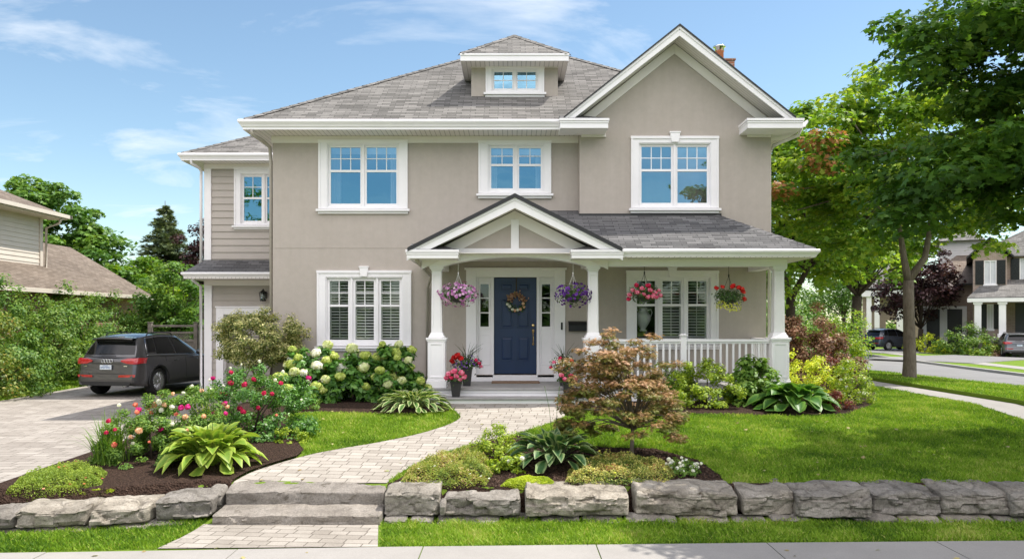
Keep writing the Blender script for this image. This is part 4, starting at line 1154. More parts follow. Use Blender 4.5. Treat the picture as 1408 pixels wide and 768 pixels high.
# ---- windows
_pr = random.Random(12)
def win_trim(mb, a, b, c, d, Y, wl, wr, wt, wb, proud):
    mb.box(a - wl, a, Y - proud, Y + .012, c - wb, d + wt); mb.box(b, b + wr, Y - proud, Y + .012, c - wb, d + wt)
    mb.box(a, b, Y - proud, Y + .012, d, d + wt)
    if wb: mb.box(a, b, Y - proud, Y + .012, c - wb, c)
def window(O, Y, n, cols, rows, trim, sill=True, key=None, blind=None, g='glass', parent=house, split=.42, name='window', cap=True, label=None, inner=.045):
    """trim, sash with muntins, glass, sill, blinds: O = opening; trim = left,right,top,bottom widths"""
    a, b, c, d = O; wl, wr, wt, wb = trim
    mb = MB()
    win_trim(mb, a, b, c, d, Y, wl, wr, wt, wb, .035)
    if cap:
        mb.box(a - wl - .02, b + wr + .02, Y - .055, Y - .002, d + wt - .045, d + wt + .012)
        mb.box(a - wl - .012, a - wl + .03, Y - .05, Y - .002, c - wb, d + wt - .046)
        mb.box(b + wr - .03, b + wr + .012, Y - .05, Y - .002, c - wb, d + wt - .046)
    # jamb liner
    for p in ((a, a + .022, c, d), (b - .022, b, c, d), (a + .022, b - .022, d - .022, d), (a + .022, b - .022, c, c + .022)):
        mb.box(p[0], p[1], Y - .012, Y + .15, p[2], p[3])
    mw = .045
    ws = (b - a - .044 - mw * (n - 1)) / n
    for i in range(1, n):
        x = a + .022 + i * ws + (i - 1) * mw
        mb.box(x, x + mw, Y - .008, Y + .15, c + .022, d - .022)
    w = hp(mb, name, M['white'], parent, bevel=.004)
    if label: w['label'] = label
    if sill:
        mb = MB(); mb.box(a - wl - .055, b + wr + .055, Y - .095, Y - .001, c - wb - .062, c - wb - .012)
        mb.box(a - wl - .02, b + wr + .02, Y - .05, Y - .001, c - wb - .11, c - wb - .064)
        hp(mb, 'sill', M['white'], w, bevel=.006)
    if key:
        kx = (a + b) / 2; mb = MB()
        mb.prism([(kx - key * .36, d + .012), (kx + key * .36, d + .012), (kx + key * .52, d + wt + .075), (kx - key * .52, d + wt + .075)], 'y', Y - .085, Y - .002)
        mb.box(kx - key * .58, kx + key * .58, Y - .095, Y - .002, d + wt + .07, d + wt + .10)
        hp(mb, 'keystone', M['white'], w, bevel=.005)
    for i in range(n):
        x0 = a + .022 + i * (ws + mw); x1 = x0 + ws; z0, z1 = c + .024, d - .022
        f = inner; Ys = Y + .03
        mb = MB()
        mb.box(x0, x0 + f, Ys, Ys + .05, z0, z1); mb.box(x1 - f, x1, Ys, Ys + .05, z0, z1)
        mb.box(x0 + f, x1 - f, Ys, Ys + .05, z1 - f, z1); mb.box(x0 + f, x1 - f, Ys, Ys + .05, z0, z0 + f * 1.3)
        zm = z1 - (z1 - z0) * split
        if split < 1: mb.box(x0 + f, x1 - f, Ys - .006, Ys + .04, zm - .026, zm + .022)
        gz0 = zm + .022 if split < 1 else z0 + f * 1.3
        for k in range(1, cols):
            x = x0 + f + (x1 - x0 - 2 * f) * k / cols; mb.box(x - .009, x + .009, Ys + .012, Ys + .034, gz0, z1 - f)
        for k in range(1, rows):
            z = gz0 + (z1 - f - gz0) * k / rows; mb.box(x0 + f, x1 - f, Ys + .0125, Ys + .0335, z - .009, z + .009)
        hp(mb, 'sash', M['white'], w, bevel=.003)
        t0, t1, t2 = [_pr.uniform(-.007, .007) for _ in range(3)]      # no two panes hang quite alike
        mb = MB(); mb.quad((x0 + f - .004, Ys + .0235 + t0, z0 + f), (x1 - f + .004, Ys + .0235 + t1, z0 + f), (x1 - f + .004, Ys + .0235 + t2, z1 - f + .004), (x0 + f - .004, Ys + .0235 + t0 + t2 - t1, z1 - f + .004))
        hp(mb, 'pane', M[g], w)
        if blind == 'slats' and not (O is O5 and i == 0):
            mb = MB(); z = z0 + .05
            while z < z1 - .04:
                if abs(z - zm) > .03:
                    mb.add([(x0 + f * .7, Ys + .085, z - .012), (x1 - f * .7, Ys + .085, z - .012), (x1 - f * .7, Ys + .125, z + .012), (x0 + f * .7, Ys + .125, z + .012)], [(0, 1, 2, 3)])
                    mb.add([(x0 + f * .7, Ys + .085, z - .016), (x1 - f * .7, Ys + .085, z - .016), (x1 - f * .7, Ys + .085, z - .011), (x0 + f * .7, Ys + .085, z - .011)], [(0, 1, 2, 3)])
                z += .062
            mb.box(x0 + f * .55, x0 + f * 1.25, Ys + .08, Ys + .115, z0, z1); mb.box(x1 - f * 1.25, x1 - f * .55, Ys + .08, Ys + .115, z0, z1)
            mb.box((x0 + x1) / 2 - .008, (x0 + x1) / 2 + .008, Ys + .076, Ys + .083, z0 + .1, z1 - .1)
            hp(mb, 'blind', M['blind'], w)
        if blind == 'curtain':
            for (u0, u1) in (((-.1, .30),) if i == 0 else ((.72, 1.1),)):
                mb = MB(); pts = []
                for k in range(25):
                    u = u0 + (u1 - u0) * k / 24; pts.append((x0 + (x1 - x0) * u, Ys + .22 + .03 * math.sin(k * 1.9)))
                for k in range(24):
                    mb.add([(pts[k][0], pts[k][1], z0 - .1), (pts[k + 1][0], pts[k + 1][1], z0 - .1), (pts[k + 1][0], pts[k + 1][1], z1), (pts[k][0], pts[k][1], z1)], [(0, 1, 2, 3)], smooth=True)
                hp(mb, 'curtain', M['curtain'], w)
            mb = MB(); mb.quad((x0, Ys + .14, z1 - .16), (x1, Ys + .14, z1 - .16), (x1, Ys + .14, z1), (x0, Ys + .14, z1)); hp(mb, 'roller_blind', M['curtain'], w)
    return w
window(O1, YW, 2, 3, 2, (.17, .17, .07, .03), True, None, 'curtain', label='wide two-sash upstairs window at the left')
window(O2, YW, 2, 2, 2, (.19, .14, .07, .03), True, None, 'curtain', label='narrow two-sash upstairs window above the porch gable')
window(O3, YG, 2, 3, 2, (.15, .15, .13, .03), True, .2, None, label='two-sash upstairs window with keystone under the big gable')
window(O4, YW, 3, 2, 2, (.17, .17, .13, .03), True, .18, 'slats', 'glass_low', label='three-sash ground-floor window with keystone and white blinds', inner=.055)
window(O5, YW, 3, 2, 2, (.14, .15, .13, .03), True, .18, 'slats', 'glass_low', label='three-sash porch window behind the hanging baskets', inner=.055)
# ---- dormer
YD = 17.77
dx0, dx1 = wx(648, YD), wx(767, YD)
OD1 = opening(676, 740, 95, 125.5, YD)
mb = MB()
rz_ = lambda y: ZE + .02 + (AZ - ZE - .02) * (y - ey0) / (AY - ey0)
wall_grid(mb, dx0, dx1, rz_(YD) - .05, wz(86, YD), YD, [OD1])
zt_ = wz(86, YD); ybk = YD + 2.2
for x in (dx0, dx1): mb.add([(x, YD, rz_(YD) - .05), (x, ybk, rz_(ybk)), (x, ybk, zt_), (x, YD, zt_)], [(0, 1, 2, 3)])
dormer = hp(mb, 'dormer', M['stucco'])
mb = MB(); mb.box(dx0 - .03, dx1 + .03, YD - .02, YD - .004, rz_(YD) - .04, wz(134.5, YD)); hp(mb, 'flashing', M['black_edge'], dormer)
window(OD1, YD, 2, 2, 2, (.12, .12, .05, .03), True, None, None, split=1.0, inner=.035, label='small two-light dormer window')
YDE = 17.33
e0, e1 = wx(633, YDE), wx(782, YDE)
zde = wz(73.5, YDE)
py_ = YDE + (e1 - e0) / 2
pk = ((e0 + e1) / 2, py_, wz(49, py_))
mb = MB()
mb.add([(e0, YDE, zde), (e1, YDE, zde), pk], [(0, 1, 2)], 0)
yb2 = 20.9
for x in (e0, e1): mb.add([(x, YDE, zde), pk, (pk[0], yb2, pk[2]), (x, yb2, zde)], [(0, 1, 2, 3)], 0)
mb.add([(e0 - .015, YDE - .015, zde + .004), (e1 + .015, YDE - .015, zde + .004), (e1 + .015, YDE - .015, zde - .03), (e0 - .015, YDE - .015, zde - .03)], [(0, 1, 2, 3)], 1)
for p in ((e0, YDE, zde), (e1, YDE, zde)):
    d = Vector(pk) - Vector(p); side = d.cross(Vector((0, 0, 1))).normalized() * .09
    for k in range(7):
        q0 = Vector(p) + d * (k / 7); q1 = Vector(p) + d * ((k + 1.1) / 7); u0 = Vector((0, 0, .028)); u1 = Vector((0, 0, .016)); dn = Vector((0, 0, -.03))
        mb.add([q0 - side + dn, q0 + u0, q0 + side + dn, q1 - side + dn, q1 + u1, q1 + side + dn], [(0, 1, 4, 3), (1, 2, 5, 4)], 0)
hp(mb, 'dormer_roof', [M['shingle'], M['black_edge']])
mb = MB(); fh = .165
mb.box(e0, e1, YDE - .012, YDE + .012, zde - fh, zde - .004)
mb.box(e0, e0 + .02, YDE + .012, 20, zde - fh, zde - .004); mb.box(e1 - .02, e1, YDE + .012, 20, zde - fh, zde - .004)
mb.box(e0 - .01, e1 + .01, YDE - .03, YDE - .012, zde - .05, zde - .006)
hp(mb, 'dormer_fascia', M['white'], bevel=.004)
mb = MB(); mb.box(e0 + .02, e1 - .02, YDE + .013, YD, zde - fh + .005, zde - fh + .02); mb.box(e0 + .02, dx0, YD, 20, zde - fh + .005, zde - fh + .02); mb.box(dx1, e1 - .02, YD, 20, zde - fh + .005, zde - fh + .02)
hp(mb, 'dormer_soffit', M['soffit'])
mb = MB(); mb.box(dx0 - .015, dx1 + .015, YD - .025, YD - .002, wz(93.5, YD), zde - fh + .004); hp(mb, 'dormer_frieze', M['cream'])
# chimney far back on the right
YC = 24.5
mb = MB(); cx0, cx1 = wx(985, YC), wx(1011, YC)
mb.box(cx0 + .08, cx1 - .02, YC, YC + .5, 5.0, wz(83, YC)); mb.box(cx0 + .05, cx1 + .01, YC - .03, YC + .53, wz(83, YC), wz(80.5, YC))
ch = hp(mb, 'chimney', M['redbrick'])
mb = MB(); c0 = wx(992, YC)
mb.lathe([(.13, 0), (.13, .28), (.15, .3)], (c0, YC + .25, wz(81, YC)), 14, 0)
hp(mb, 'chimney_pot', M['terracotta'], ch)
mb = MB(); mb.lathe([(.14, .3), (.14, .40), (.2, .42), (.2, .46), (.02, .5)], (c0, YC + .25, wz(81, YC)), 14, 0); hp(mb, 'chimney_cowl', M['chrome'], ch)
# ---- left wing
YV = 20.8; vx0 = wx(283, YV); YVE = 20.3; vex = wx(247, YVE); vze = wz(211, YVE)
O6 = opening(331, 395, 239, 308, YV)
OG = (wx(308, YV), wx(308, YV) + 2.2, -.6, wz(432, YV))
def lap_wall(mb, x0, x1, z0, z1, Y, openings, step=.178, m=0):
    """clapboards: every board leans out towards its bottom edge"""
    k = 0; z = z0
    while z < z1 - 1e-6:
        zb = min(z + step, z1)
        cuts = sorted({x0, x1} | {o[0] for o in openings} | {o[1] for o in openings})
        sub = sorted({z, zb} | {o[2] for o in openings if z < o[2] < zb} | {o[3] for o in openings if z < o[3] < zb})
        for s in range(len(sub) - 1):
            a, b = sub[s], sub[s + 1]
            ya = Y - .022 * (1 - (a - z) / step); yb_ = Y - .022 * (1 - (b - z) / step)
            for i in range(len(cuts) - 1):
                c0, c1 = cuts[i], cuts[i + 1]
                if any(o[0] - 1e-6 <= c0 and c1 <= o[1] + 1e-6 and o[2] - 1e-6 <= a and b <= o[3] + 1e-6 for o in openings): continue
                mb.quad((c0, ya, a), (c1, ya, a), (c1, yb_, b), (c0, yb_, b), m)
                if s == 0: mb.quad((c0, Y + .002, a), (c1, Y + .002, a), (c1, ya, a), (c0, ya, a), m)
        z = zb
mb = MB(); lap_wall(mb, vx0, XL, -.6, 5.6, YV, [O6, OG])
mb.quad((vx0, YV, -.6), (vx0, YB, -.6), (vx0, YB, 5.6), (vx0, YV, 5.6))
hp(mb, 'wing_wall', M['siding'])
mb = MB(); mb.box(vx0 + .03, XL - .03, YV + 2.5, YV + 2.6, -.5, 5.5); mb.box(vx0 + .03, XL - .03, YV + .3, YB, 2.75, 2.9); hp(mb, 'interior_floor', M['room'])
mb = MB()
mb.box(vx0 - .03, vx0 + .15, YV - .045, YV + .02, wz(357.5, YV), vze - .2); mb.box(vx0 - .03, vx0 + .17, YV - .045, YV + .02, -.6, wz(384, YV))
mb.box(vx0 - .031, vx0 - .005, YV + .02, YV + .15, -.6, vze - .2)
hp(mb, 'corner_board', M['white'], bevel=.005)
window(O6, YV, 2, 2, 2, (.15, .15, .16, .03), True, None, None, 'glass', split=.48, inner=.05, label='upstairs window on the siding of the left wing')
zvs = vze - .16
mb = MB(); hip_roof(mb, vex + .05, XL + 2, YVE, YB + 1, vze + .01, (-5.35, YVE + 3.2, vze + 1.72)); hp(mb, 'wing_roof', [M['shingle'], M['black_edge']])
mb = MB(); mb.box(vex + .05, XL - .01, YVE, YV - .03, zvs - .012, zvs); mb.box(vex + .05, vx0, YV - .03, YB, zvs - .012, zvs); hp(mb, 'wing_soffit', M['soffit'])
gutter([(vex - .02, YB, vze), (vex - .02, YVE - .06, vze), (XL - .02, YVE - .06, vze)])
mb = MB(); mb.box(vex + .03, XL - .01, YVE - .01, YVE + .015, zvs - .015, vze); mb.box(vex + .03, vex + .05, YVE + .015, YB, zvs - .015, vze); hp(mb, 'wing_fascia', M['white'])
mb = MB(); mb.box(vx0 - .03, XL - .01, YV - .05, YV - .024, zvs - .14, zvs - .014); hp(mb, 'wing_frieze', M['cream'])
# pent roof over the garage
YP = 20.05; zp = wz(374, YP); zpt = wz(357.5, YV); pex = wx(252, YP)
mb = MB()
mb.add([(pex, YP, zp), (XL - .01, YP, zp), (XL - .01, YV - .024, zpt), (vx0 - .02, YV - .024, zpt)], [(0, 1, 2, 3)], 0)
mb.add([(pex, YP, zp), (vx0 - .02, YV - .024, zpt), (vx0 - .02, YB, zpt), (pex, YB, zp)], [(0, 1, 2, 3)], 0)
hp(mb, 'pent_roof', [M['shingle_dark'], M['black_edge']])
gutter([(pex - .03, 26, zp), (pex - .03, YP - .05, zp), (XL - .02, YP - .05, zp)], h=.12)
mb = MB(); mb.box(pex, XL - .01, YP, YV - .03, zp - .16, zp - .14); mb.box(pex, vx0, YV - .03, 26, zp - .16, zp - .14); mb.box(pex, XL - .01, YP - .002, YP + .02, zp - .16, zp - .01)
hp(mb, 'pent_soffit', M['soffit'])
mb = MB(); mb.box(vx0 - .03, XL - .01, YV - .05, YV - .024, zp - .30, zp - .162); hp(mb, 'pent_frieze', M['cream'])
# garage door
mb = MB(); a, b, c, d = OG
mb.box(a - .19, a, YV - .05, YV + .02, -.6, d + .19); mb.box(a, b, YV - .05, YV + .02, d, d + .19)
mb.box(a - .21, b, YV - .07, YV - .024, d + .17, d + .21)
mb.box(a, a + .03, YV + .02, YV + .2, -.6, d); mb.box(a + .03, b, YV + .02, YV + .2, d - .03, d)
mb.prism([(XL - .42, d + .03), (XL - .24, d + .03), (XL - .20, d + .26), (XL - .46, d + .26)], 'y', YV - .1, YV - .024)
hp(mb, 'garage_frame', M['white'], bevel=.005)
mb = MB()
for k in range(5):
    z0 = -.38 + k * .5
    if z0 > d - .05: break
    mb.box(a + .03, b, YV + .13, YV + .17, z0 + .006, min(z0 + .494, d - .03))
    for j in range(4):
        u = a + .1 + j * .53
        mb.box(u, u + .42, YV + .122, YV + .13, z0 + .09, min(z0 + .40, d - .06))
hp(mb, 'garage_door', M['grey_door'], bevel=.006)
# downspouts
def pipe(name, pts, r, m):
    mb = MB(); mb.tube(pts, r, 8); hp(mb, name, M[m])
pipe('downspout', [(wx(262, 20.3), 20.32, vze - .14), (wx(262, 20.3), 20.34, vze - .24), (wx(270, 20.4), 20.55, vze - .30), (vx0 - .1, 20.76, vze - .36), (vx0 - .1, 20.74, vze - .5), (vx0 - .1, 20.74, zp + .25)], .036, 'white')
pipe('downspout', [(wx(264, 20.1), 20.1, zp - .12), (wx(264, 20.1), 20.15, zp - .2), (vx0 - .1, 20.72, zp - .33), (vx0 - .1, 20.74, -.2), (vx0 - .14, 20.5, -.32), (vx0 - .16, 20.3, -.345)], .036, 'white')
pipe('downspout', [(wx(348, 16.5), YE + .02, ZS - .0), (wx(348, 16.5), YE + .06, ZS - .1), (wx(356, 16.5), 16.75, ZS - .16), (XL - .07, 17.02, ZS - .24), (XL - .07, 17.1, ZS - .5), (XL - .07, 17.15, -.2)], .036, 'tan')
pipe('downspout', [(5.9, 16.4, zr - .13), (5.88, 16.5, zr - .24), (5.5, 16.9, zr - .36), (5.46, 17.05, zr - .5), (5.46, 17.05, .1)], .036, 'cream')
# ================================================================== PORCH
YCOL = 15.42; FZ = .26; BZ = wz(366, 15.3)
PG0, PGW = 14.8, 15.27
# floor, skirt and steps
mb = MB()
mb.box(-1.70, 5.34, 15.14, YW - .002, FZ - .04, FZ)
hp(mb, 'porch_floor', M['floor_grey'], bevel=.008)
mb = MB(); mb.box(-1.66, 5.30, 15.19, 15.25, -.3, FZ - .041); mb.box(5.27, 5.30, 15.25, YW, -.3, FZ - .041); mb.box(-1.66, -1.63, 15.25, YW, -.3, FZ - .041)
mb.box(-1.66, 5.30, 15.172, 15.19, FZ - .085, FZ - .041)
hp(mb, 'porch_skirt', M['white'])
mb = MB(); mb.box(-1.62, 1.72, 14.83, 15.188, .075, .112); st = hp(mb, 'porch_step', M['floor_grey'], bevel=.007)
mb = MB(); mb.box(-1.58, 1.68, 14.87, 15.187, -.12, .0745); hp(mb, 'riser', M['white'], st)
# columns on panelled pedestals
def column(px):
    x = wx(px, YCOL); y = YCOL
    mb = MB()
    def fr(z0, z1, h0, h1):
        mb.add([(x - h0, y - h0, z0), (x + h0, y - h0, z0), (x + h0, y + h0, z0), (x - h0, y + h0, z0), (x - h1, y - h1, z1), (x + h1, y - h1, z1), (x + h1, y + h1, z1), (x - h1, y + h1, z1)],
               [(0, 3, 2, 1), (4, 5, 6, 7), (0, 1, 5, 4), (1, 2, 6, 5), (2, 3, 7, 6), (3, 0, 4, 7)])
    pz = wz(464, 15.25)
    fr(pz + .10, BZ - .09, .102, .092)
    # sunk panel edges on the front
    for a, b in ((-.078, -.058), (.058, .078)): mb.box(x + a, x + b, y - .108, y - .09, pz + .2, BZ - .17)
    mb.box(x - .078, x + .078, y - .108, y - .09, BZ - .17, BZ - .15)
    c = hp(mb, 'porch_column', M['white'], bevel=.004)
    mb = MB()
    fr(pz + .03, pz + .10, .145, .108); fr(pz + .0, pz + .0305, .15, .15)
    fr(FZ + .001, pz - .045, .165, .165)
    mb.box(x - .195, x + .195, y - .195, y + .195, pz - .045, pz - .001)
    mb.box(x - .18, x + .18, y - .18, y + .18, pz - .075, pz - .046)
    mb.box(x - .19, x + .19, y - .19, y + .19, FZ, FZ + .13)
    mb.box(x - .178, x + .178, y - .178, y + .178, FZ + .1305, FZ + .165)
    f = y - .165
    for a, b, c0, d0 in ((-.145, -.105, FZ + .18, pz - .09), (.105, .145, FZ + .18, pz - .09), (-.105, .105, FZ + .18, FZ + .22), (-.105, .105, pz - .13, pz - .09)):
        mb.box(x + a, x + b, f - .013, f + .01, c0, d0)
    hp(mb, 'pedestal', M['white'], c, bevel=.005)
    mb = MB(); fr(BZ - .089, BZ - .05, .098, .112); fr(BZ - .0495, BZ - .002, .13, .135); hp(mb, 'capital', M['white'], c, bevel=.004)
    return x
XC = [column(p) for p in (601, 815, 1069.5)]
# beams: arched over the steps, plain to the right
mb = MB()
bt = wz(343, PGW) + .02
n = 24; prof = [(XC[0] - .16, bt), (XC[0] - .16, BZ)]
for k in range(n + 1):
    t = k / n; xx = XC[0] + .14 + (XC[1] - XC[0] - .28) * t
    prof.append((xx, BZ + .175 * (1 - (2 * t - 1) ** 2) ** .85))
prof += [(XC[1] + .16, BZ), (XC[1] + .16, bt)]
for k in range(len(prof) - 1):   # quads keep the curve clean
    (xa, za), (xb, zb) = prof[k], prof[k + 1]
    if abs(xa - xb) < 1e-6: continue
    mb.add([(xa, 15.27, za), (xb, 15.27, zb), (xb, 15.27, bt), (xa, 15.27, bt)], [(0, 1, 2, 3)])
    mb.add([(xa, 15.55, za), (xb, 15.55, zb), (xb, 15.27, zb), (xa, 15.27, za)], [(0, 1, 2, 3)])
    mb.add([(xa, 15.55, za), (xb, 15.55, zb), (xb, 15.55, bt), (xa, 15.55, bt)], [(0, 1, 2, 3)])
mb.add([(XC[0] - .16, 15.27, BZ), (XC[0] - .16, 15.55, BZ), (XC[0] - .16, 15.55, bt), (XC[0] - .16, 15.27, bt)], [(0, 1, 2, 3)])
mb.add([(XC[1] + .16, 15.27, BZ), (XC[1] + .16, 15.55, BZ), (XC[1] + .16, 15.55, bt), (XC[1] + .16, 15.27, bt)], [(0, 1, 2, 3)])
mb.box(XC[0] - .2, XC[1] + .2, 15.235, 15.269, wz(352, PGW), bt)
hp(mb, 'arched_beam', M['white'])
for bx_ in ((XC[1] + .161, XC[2] + .14, 15.29, 15.53, BZ), (XC[2] - .11, XC[2] + .11, 15.531, YW - .01, BZ + .001), (XC[0] - .11, XC[0] + .11, 15.551, YW - .01, BZ + .001), (XC[1] - .10, XC[1] + .10, 15.551, YW - .01, BZ + .05)):
    mb = MB(); mb.box(*bx_, BZ + .22); hp(mb, 'porch_beam', M['white'], bevel=.004)
mb = MB(); mb.box(-1.75, 5.5, 15.0, YW - .004, BZ + .221, BZ + .24); hp(mb, 'porch_ceiling', M['cream'])
# porch gable
PX, PZ = wx(708, PG0), wz(269, PG0); PH = (wx(856, PG0) - wx(562, PG0)) / 2; PE = wz(343, PG0)
mb = MB()
for s in (-1, 1):
    P = [(PX + s * PH, PG0, PE), (PX, PG0, PZ), (PX, YW, PZ), (PX + s * PH, YW, PE)]
    if s > 0: P = [P[0], P[3], P[2], P[1]]
    mb.slab([(p[0], p[1] - (.08 if p[1] == PG0 else 0), p[2] + .035) for p in P], .075, 0, 1, 1)
hp(mb, 'porch_gable_roof', [M['shingle_dark'], M['black_edge']])
rake_boards(house, PX, PZ, PH, PE, PG0, PGW, w=.165)
mb = MB(); sl = (PZ - PE) / PH
zb = wz(343, PGW); hw = (PZ - .2 - zb) / sl
mb.add([(PX - hw, PGW, zb), (PX + hw, PGW, zb), (PX, PGW, PZ - .2)], [(0, 1, 2)])
hp(mb, 'porch_gable_wall', M['stucco'])
mb = MB(); kx = wx(708, PGW); mb.box(kx - .075, kx + .075, PGW - .034, PGW - .002, zb + .02, PZ - .38)
hp(mb, 'king_post', M['white'], bevel=.004)
zc = wz(343, PG0 - .04)
eave_return(PX - PH - .02, wx(630, PG0), PG0 - .04, PGW + .1, zc - .005, .155, zc + .17, M['shingle_dark'], inner=1)
eave_return(wx(786, PG0), PX + PH + .02, PG0 - .04, PGW + .1, zc - .005, .155, zc + .17, M['shingle_dark'], inner=-1)
mb = MB(); mb.box(PX - PH, PX - PH + .35, PGW + .1, YW, zc - .16, zc - .14); mb.box(PX - PH - .01, PX - PH + .01, PGW + .1, YW, zc - .16, zc); hp(mb, 'porch_soffit', M['cream'])
# shed roof on the right with its hip
pe = wz(342, 14.78); xo = wx(1122, 14.85)
tz = wz(296, YG); txr = wx(985, YG)
mb = MB()
kz = (tz - pe) / (YG - 14.85)
sl = (PZ - PE) / PH
vx_ = lambda z: PX + PH - (z - PE) / sl - .12          # valley where the porch gable meets this slope
mb.add([(vx_(pe), 14.85, pe), (xo, 14.85, pe), (txr, YG, tz), (vx_(tz), YG, tz)], [(0, 1, 2, 3)], 0)
mb.add([(vx_(tz), YG, tz), (XG + .002, YG, tz), (XG + .002, YW, tz + kz * (YW - YG)), (vx_(tz), YW, tz + kz * (YW - YG))], [(0, 1, 2, 3)], 0)
mb.add([(xo, 14.85, pe), (xo, 18.4, pe), (txr, YG, tz)], [(0, 1, 2)], 0)
d = Vector((txr, YG, tz)) - Vector((xo, 14.85, pe)); side = d.cross(Vector((0, 0, 1))).normalized() * .10
for k in range(10):
    q0 = Vector((xo, 14.85, pe)) + d * (k / 10); q1 = Vector((xo, 14.85, pe)) + d * ((k + 1.12) / 10); dn = Vector((0, 0, -.028)); u0 = Vector((0, 0, .03)); u1 = Vector((0, 0, .018))
    mb.add([q0 - side + dn, q0 + u0, q0 + side + dn, q1 - side + dn, q1 + u1, q1 + side + dn], [(0, 1, 4, 3), (1, 2, 5, 4)], 0)
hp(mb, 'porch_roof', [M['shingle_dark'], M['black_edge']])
mb = MB(); mb.box(XG - .01, txr + .1, YG - .03, YG - .002, tz - .03, tz + .035); hp(mb, 'flashing', M['black_edge'])
gutter([(PX + PH + .03, 14.80, pe), (xo + .05, 14.80, pe), (xo + .05, 18.4, pe)], h=.135)
mb = MB(); mb.box(PX + PH + .02, xo, 14.86, 15.29, pe - .15, pe - .135); mb.box(5.2, xo, 15.29, 18.4, pe - .15, pe - .135); mb.box(PX + PH + .02, xo - .01, 14.85, 14.87, pe - .15, pe - .01); mb.box(xo - .012, xo + .01, 14.87, 18.4, pe - .15, pe - .01)
hp(mb, 'porch_soffit', M['soffit'])
pipe('downspout', [(-1.78, PG0 + .2, zc - .16), (-1.76, PG0 + .4, zc - .22), (-1.66, 16.5, zc - .38), (wx(588, YW), 16.93, zc - .6), (wx(588, YW), 16.94, -.1)], .036, 'tan')
# railing
mb = MB(); rz1 = wz(466, YCOL); xa, xb = XC[1] + .166, XC[2] - .166
mb.box(xa, xb, YCOL - .045, YCOL + .045, rz1 - .05, rz1); mb.box(xa, xb, YCOL - .025, YCOL + .025, rz1 - .085, rz1 - .0505); mb.box(xa, xb, YCOL - .03, YCOL + .03, FZ + .09, FZ + .14)
ya, yb = YCOL + .166, YW - .002
mb.box(XC[2] - .045, XC[2] + .045, ya, yb, rz1 - .05, rz1); mb.box(XC[2] - .025, XC[2] + .025, ya, yb, rz1 - .085, rz1 - .0505); mb.box(XC[2] - .03, XC[2] + .03, ya, yb, FZ + .09, FZ + .14)
rail = hp(mb, 'railing', M['white'], bevel=.005)
xn = wx(939.5, YCOL)
bal = None; xs = []
x = xa + .09
while x < xb - .04:
    if abs(x - xn) > .10: xs.append((x, YCOL))
    x += .122
y = ya + .1
while y < yb - .05: xs.append((XC[2], y)); y += .122
for (x, y) in xs:
    if bal is None:
        mb = MB(); mb.box(-.019, .019, -.019, .019, FZ + .141, rz1 - .086)
        bal = mb.build('baluster', M['white'], rail, bevel=.003); o = bal
    else:
        o = bal.copy(); COL.objects.link(o); o.parent = rail
    off = parent_off(rail); o.location = (x - off[0], y - off[1], 0)
mb = MB(); mb.box(xn - .055, xn + .055, YCOL - .056, YCOL + .056, FZ, rz1 + .06); mb.box(xn - .075, xn + .075, YCOL - .076, YCOL + .076, rz1 + .061, rz1 + .085); mb.box(xn - .05, xn + .05, YCOL - .05, YCOL + .05, rz1 + .086, rz1 + .105)
hp(mb, 'newel_post', M['white'], rail, bevel=.006)

# ================================================================== FRONT DOOR
a, b, c, d = OD
mb = MB(); win_trim(mb, a, b, FZ, d, YW, wx(655, YW) - wx(641, YW), wx(777, YW) - wx(762, YW), wz(369, YW) - d, 0, .04)
mb.box(wx(640, YW) - .02, wx(777, YW) + .03, YW - .06, YW - .002, wz(371, YW), wz(368, YW))
hp(mb, 'door_casing', M['white'], bevel=.004)
mb = MB()
xd0, xd1 = wx(679, YW), wx(738, YW); zd0, zd1 = wz(513.5, YW), wz(381.5, YW)
for p in ((a, a + .035), (xd0 - .06, xd0), (xd1, xd1 + .06), (b - .035, b)): mb.box(p[0], p[1], YW + .01, YW + .14, zd0 - .02, d)
mb.box(a, b, YW + .0, YW + .3, FZ, zd0 - .025); mb.box(a - .15, b + .15, YW - .05, YW - .003, FZ, zd0 - .07)
mb.box(xd0 - .02, xd1 + .02, YW - .075, YW - .0, FZ + .002, zd0 - .025)
frame = hp(mb, 'door_frame', M['white'], bevel=.004)
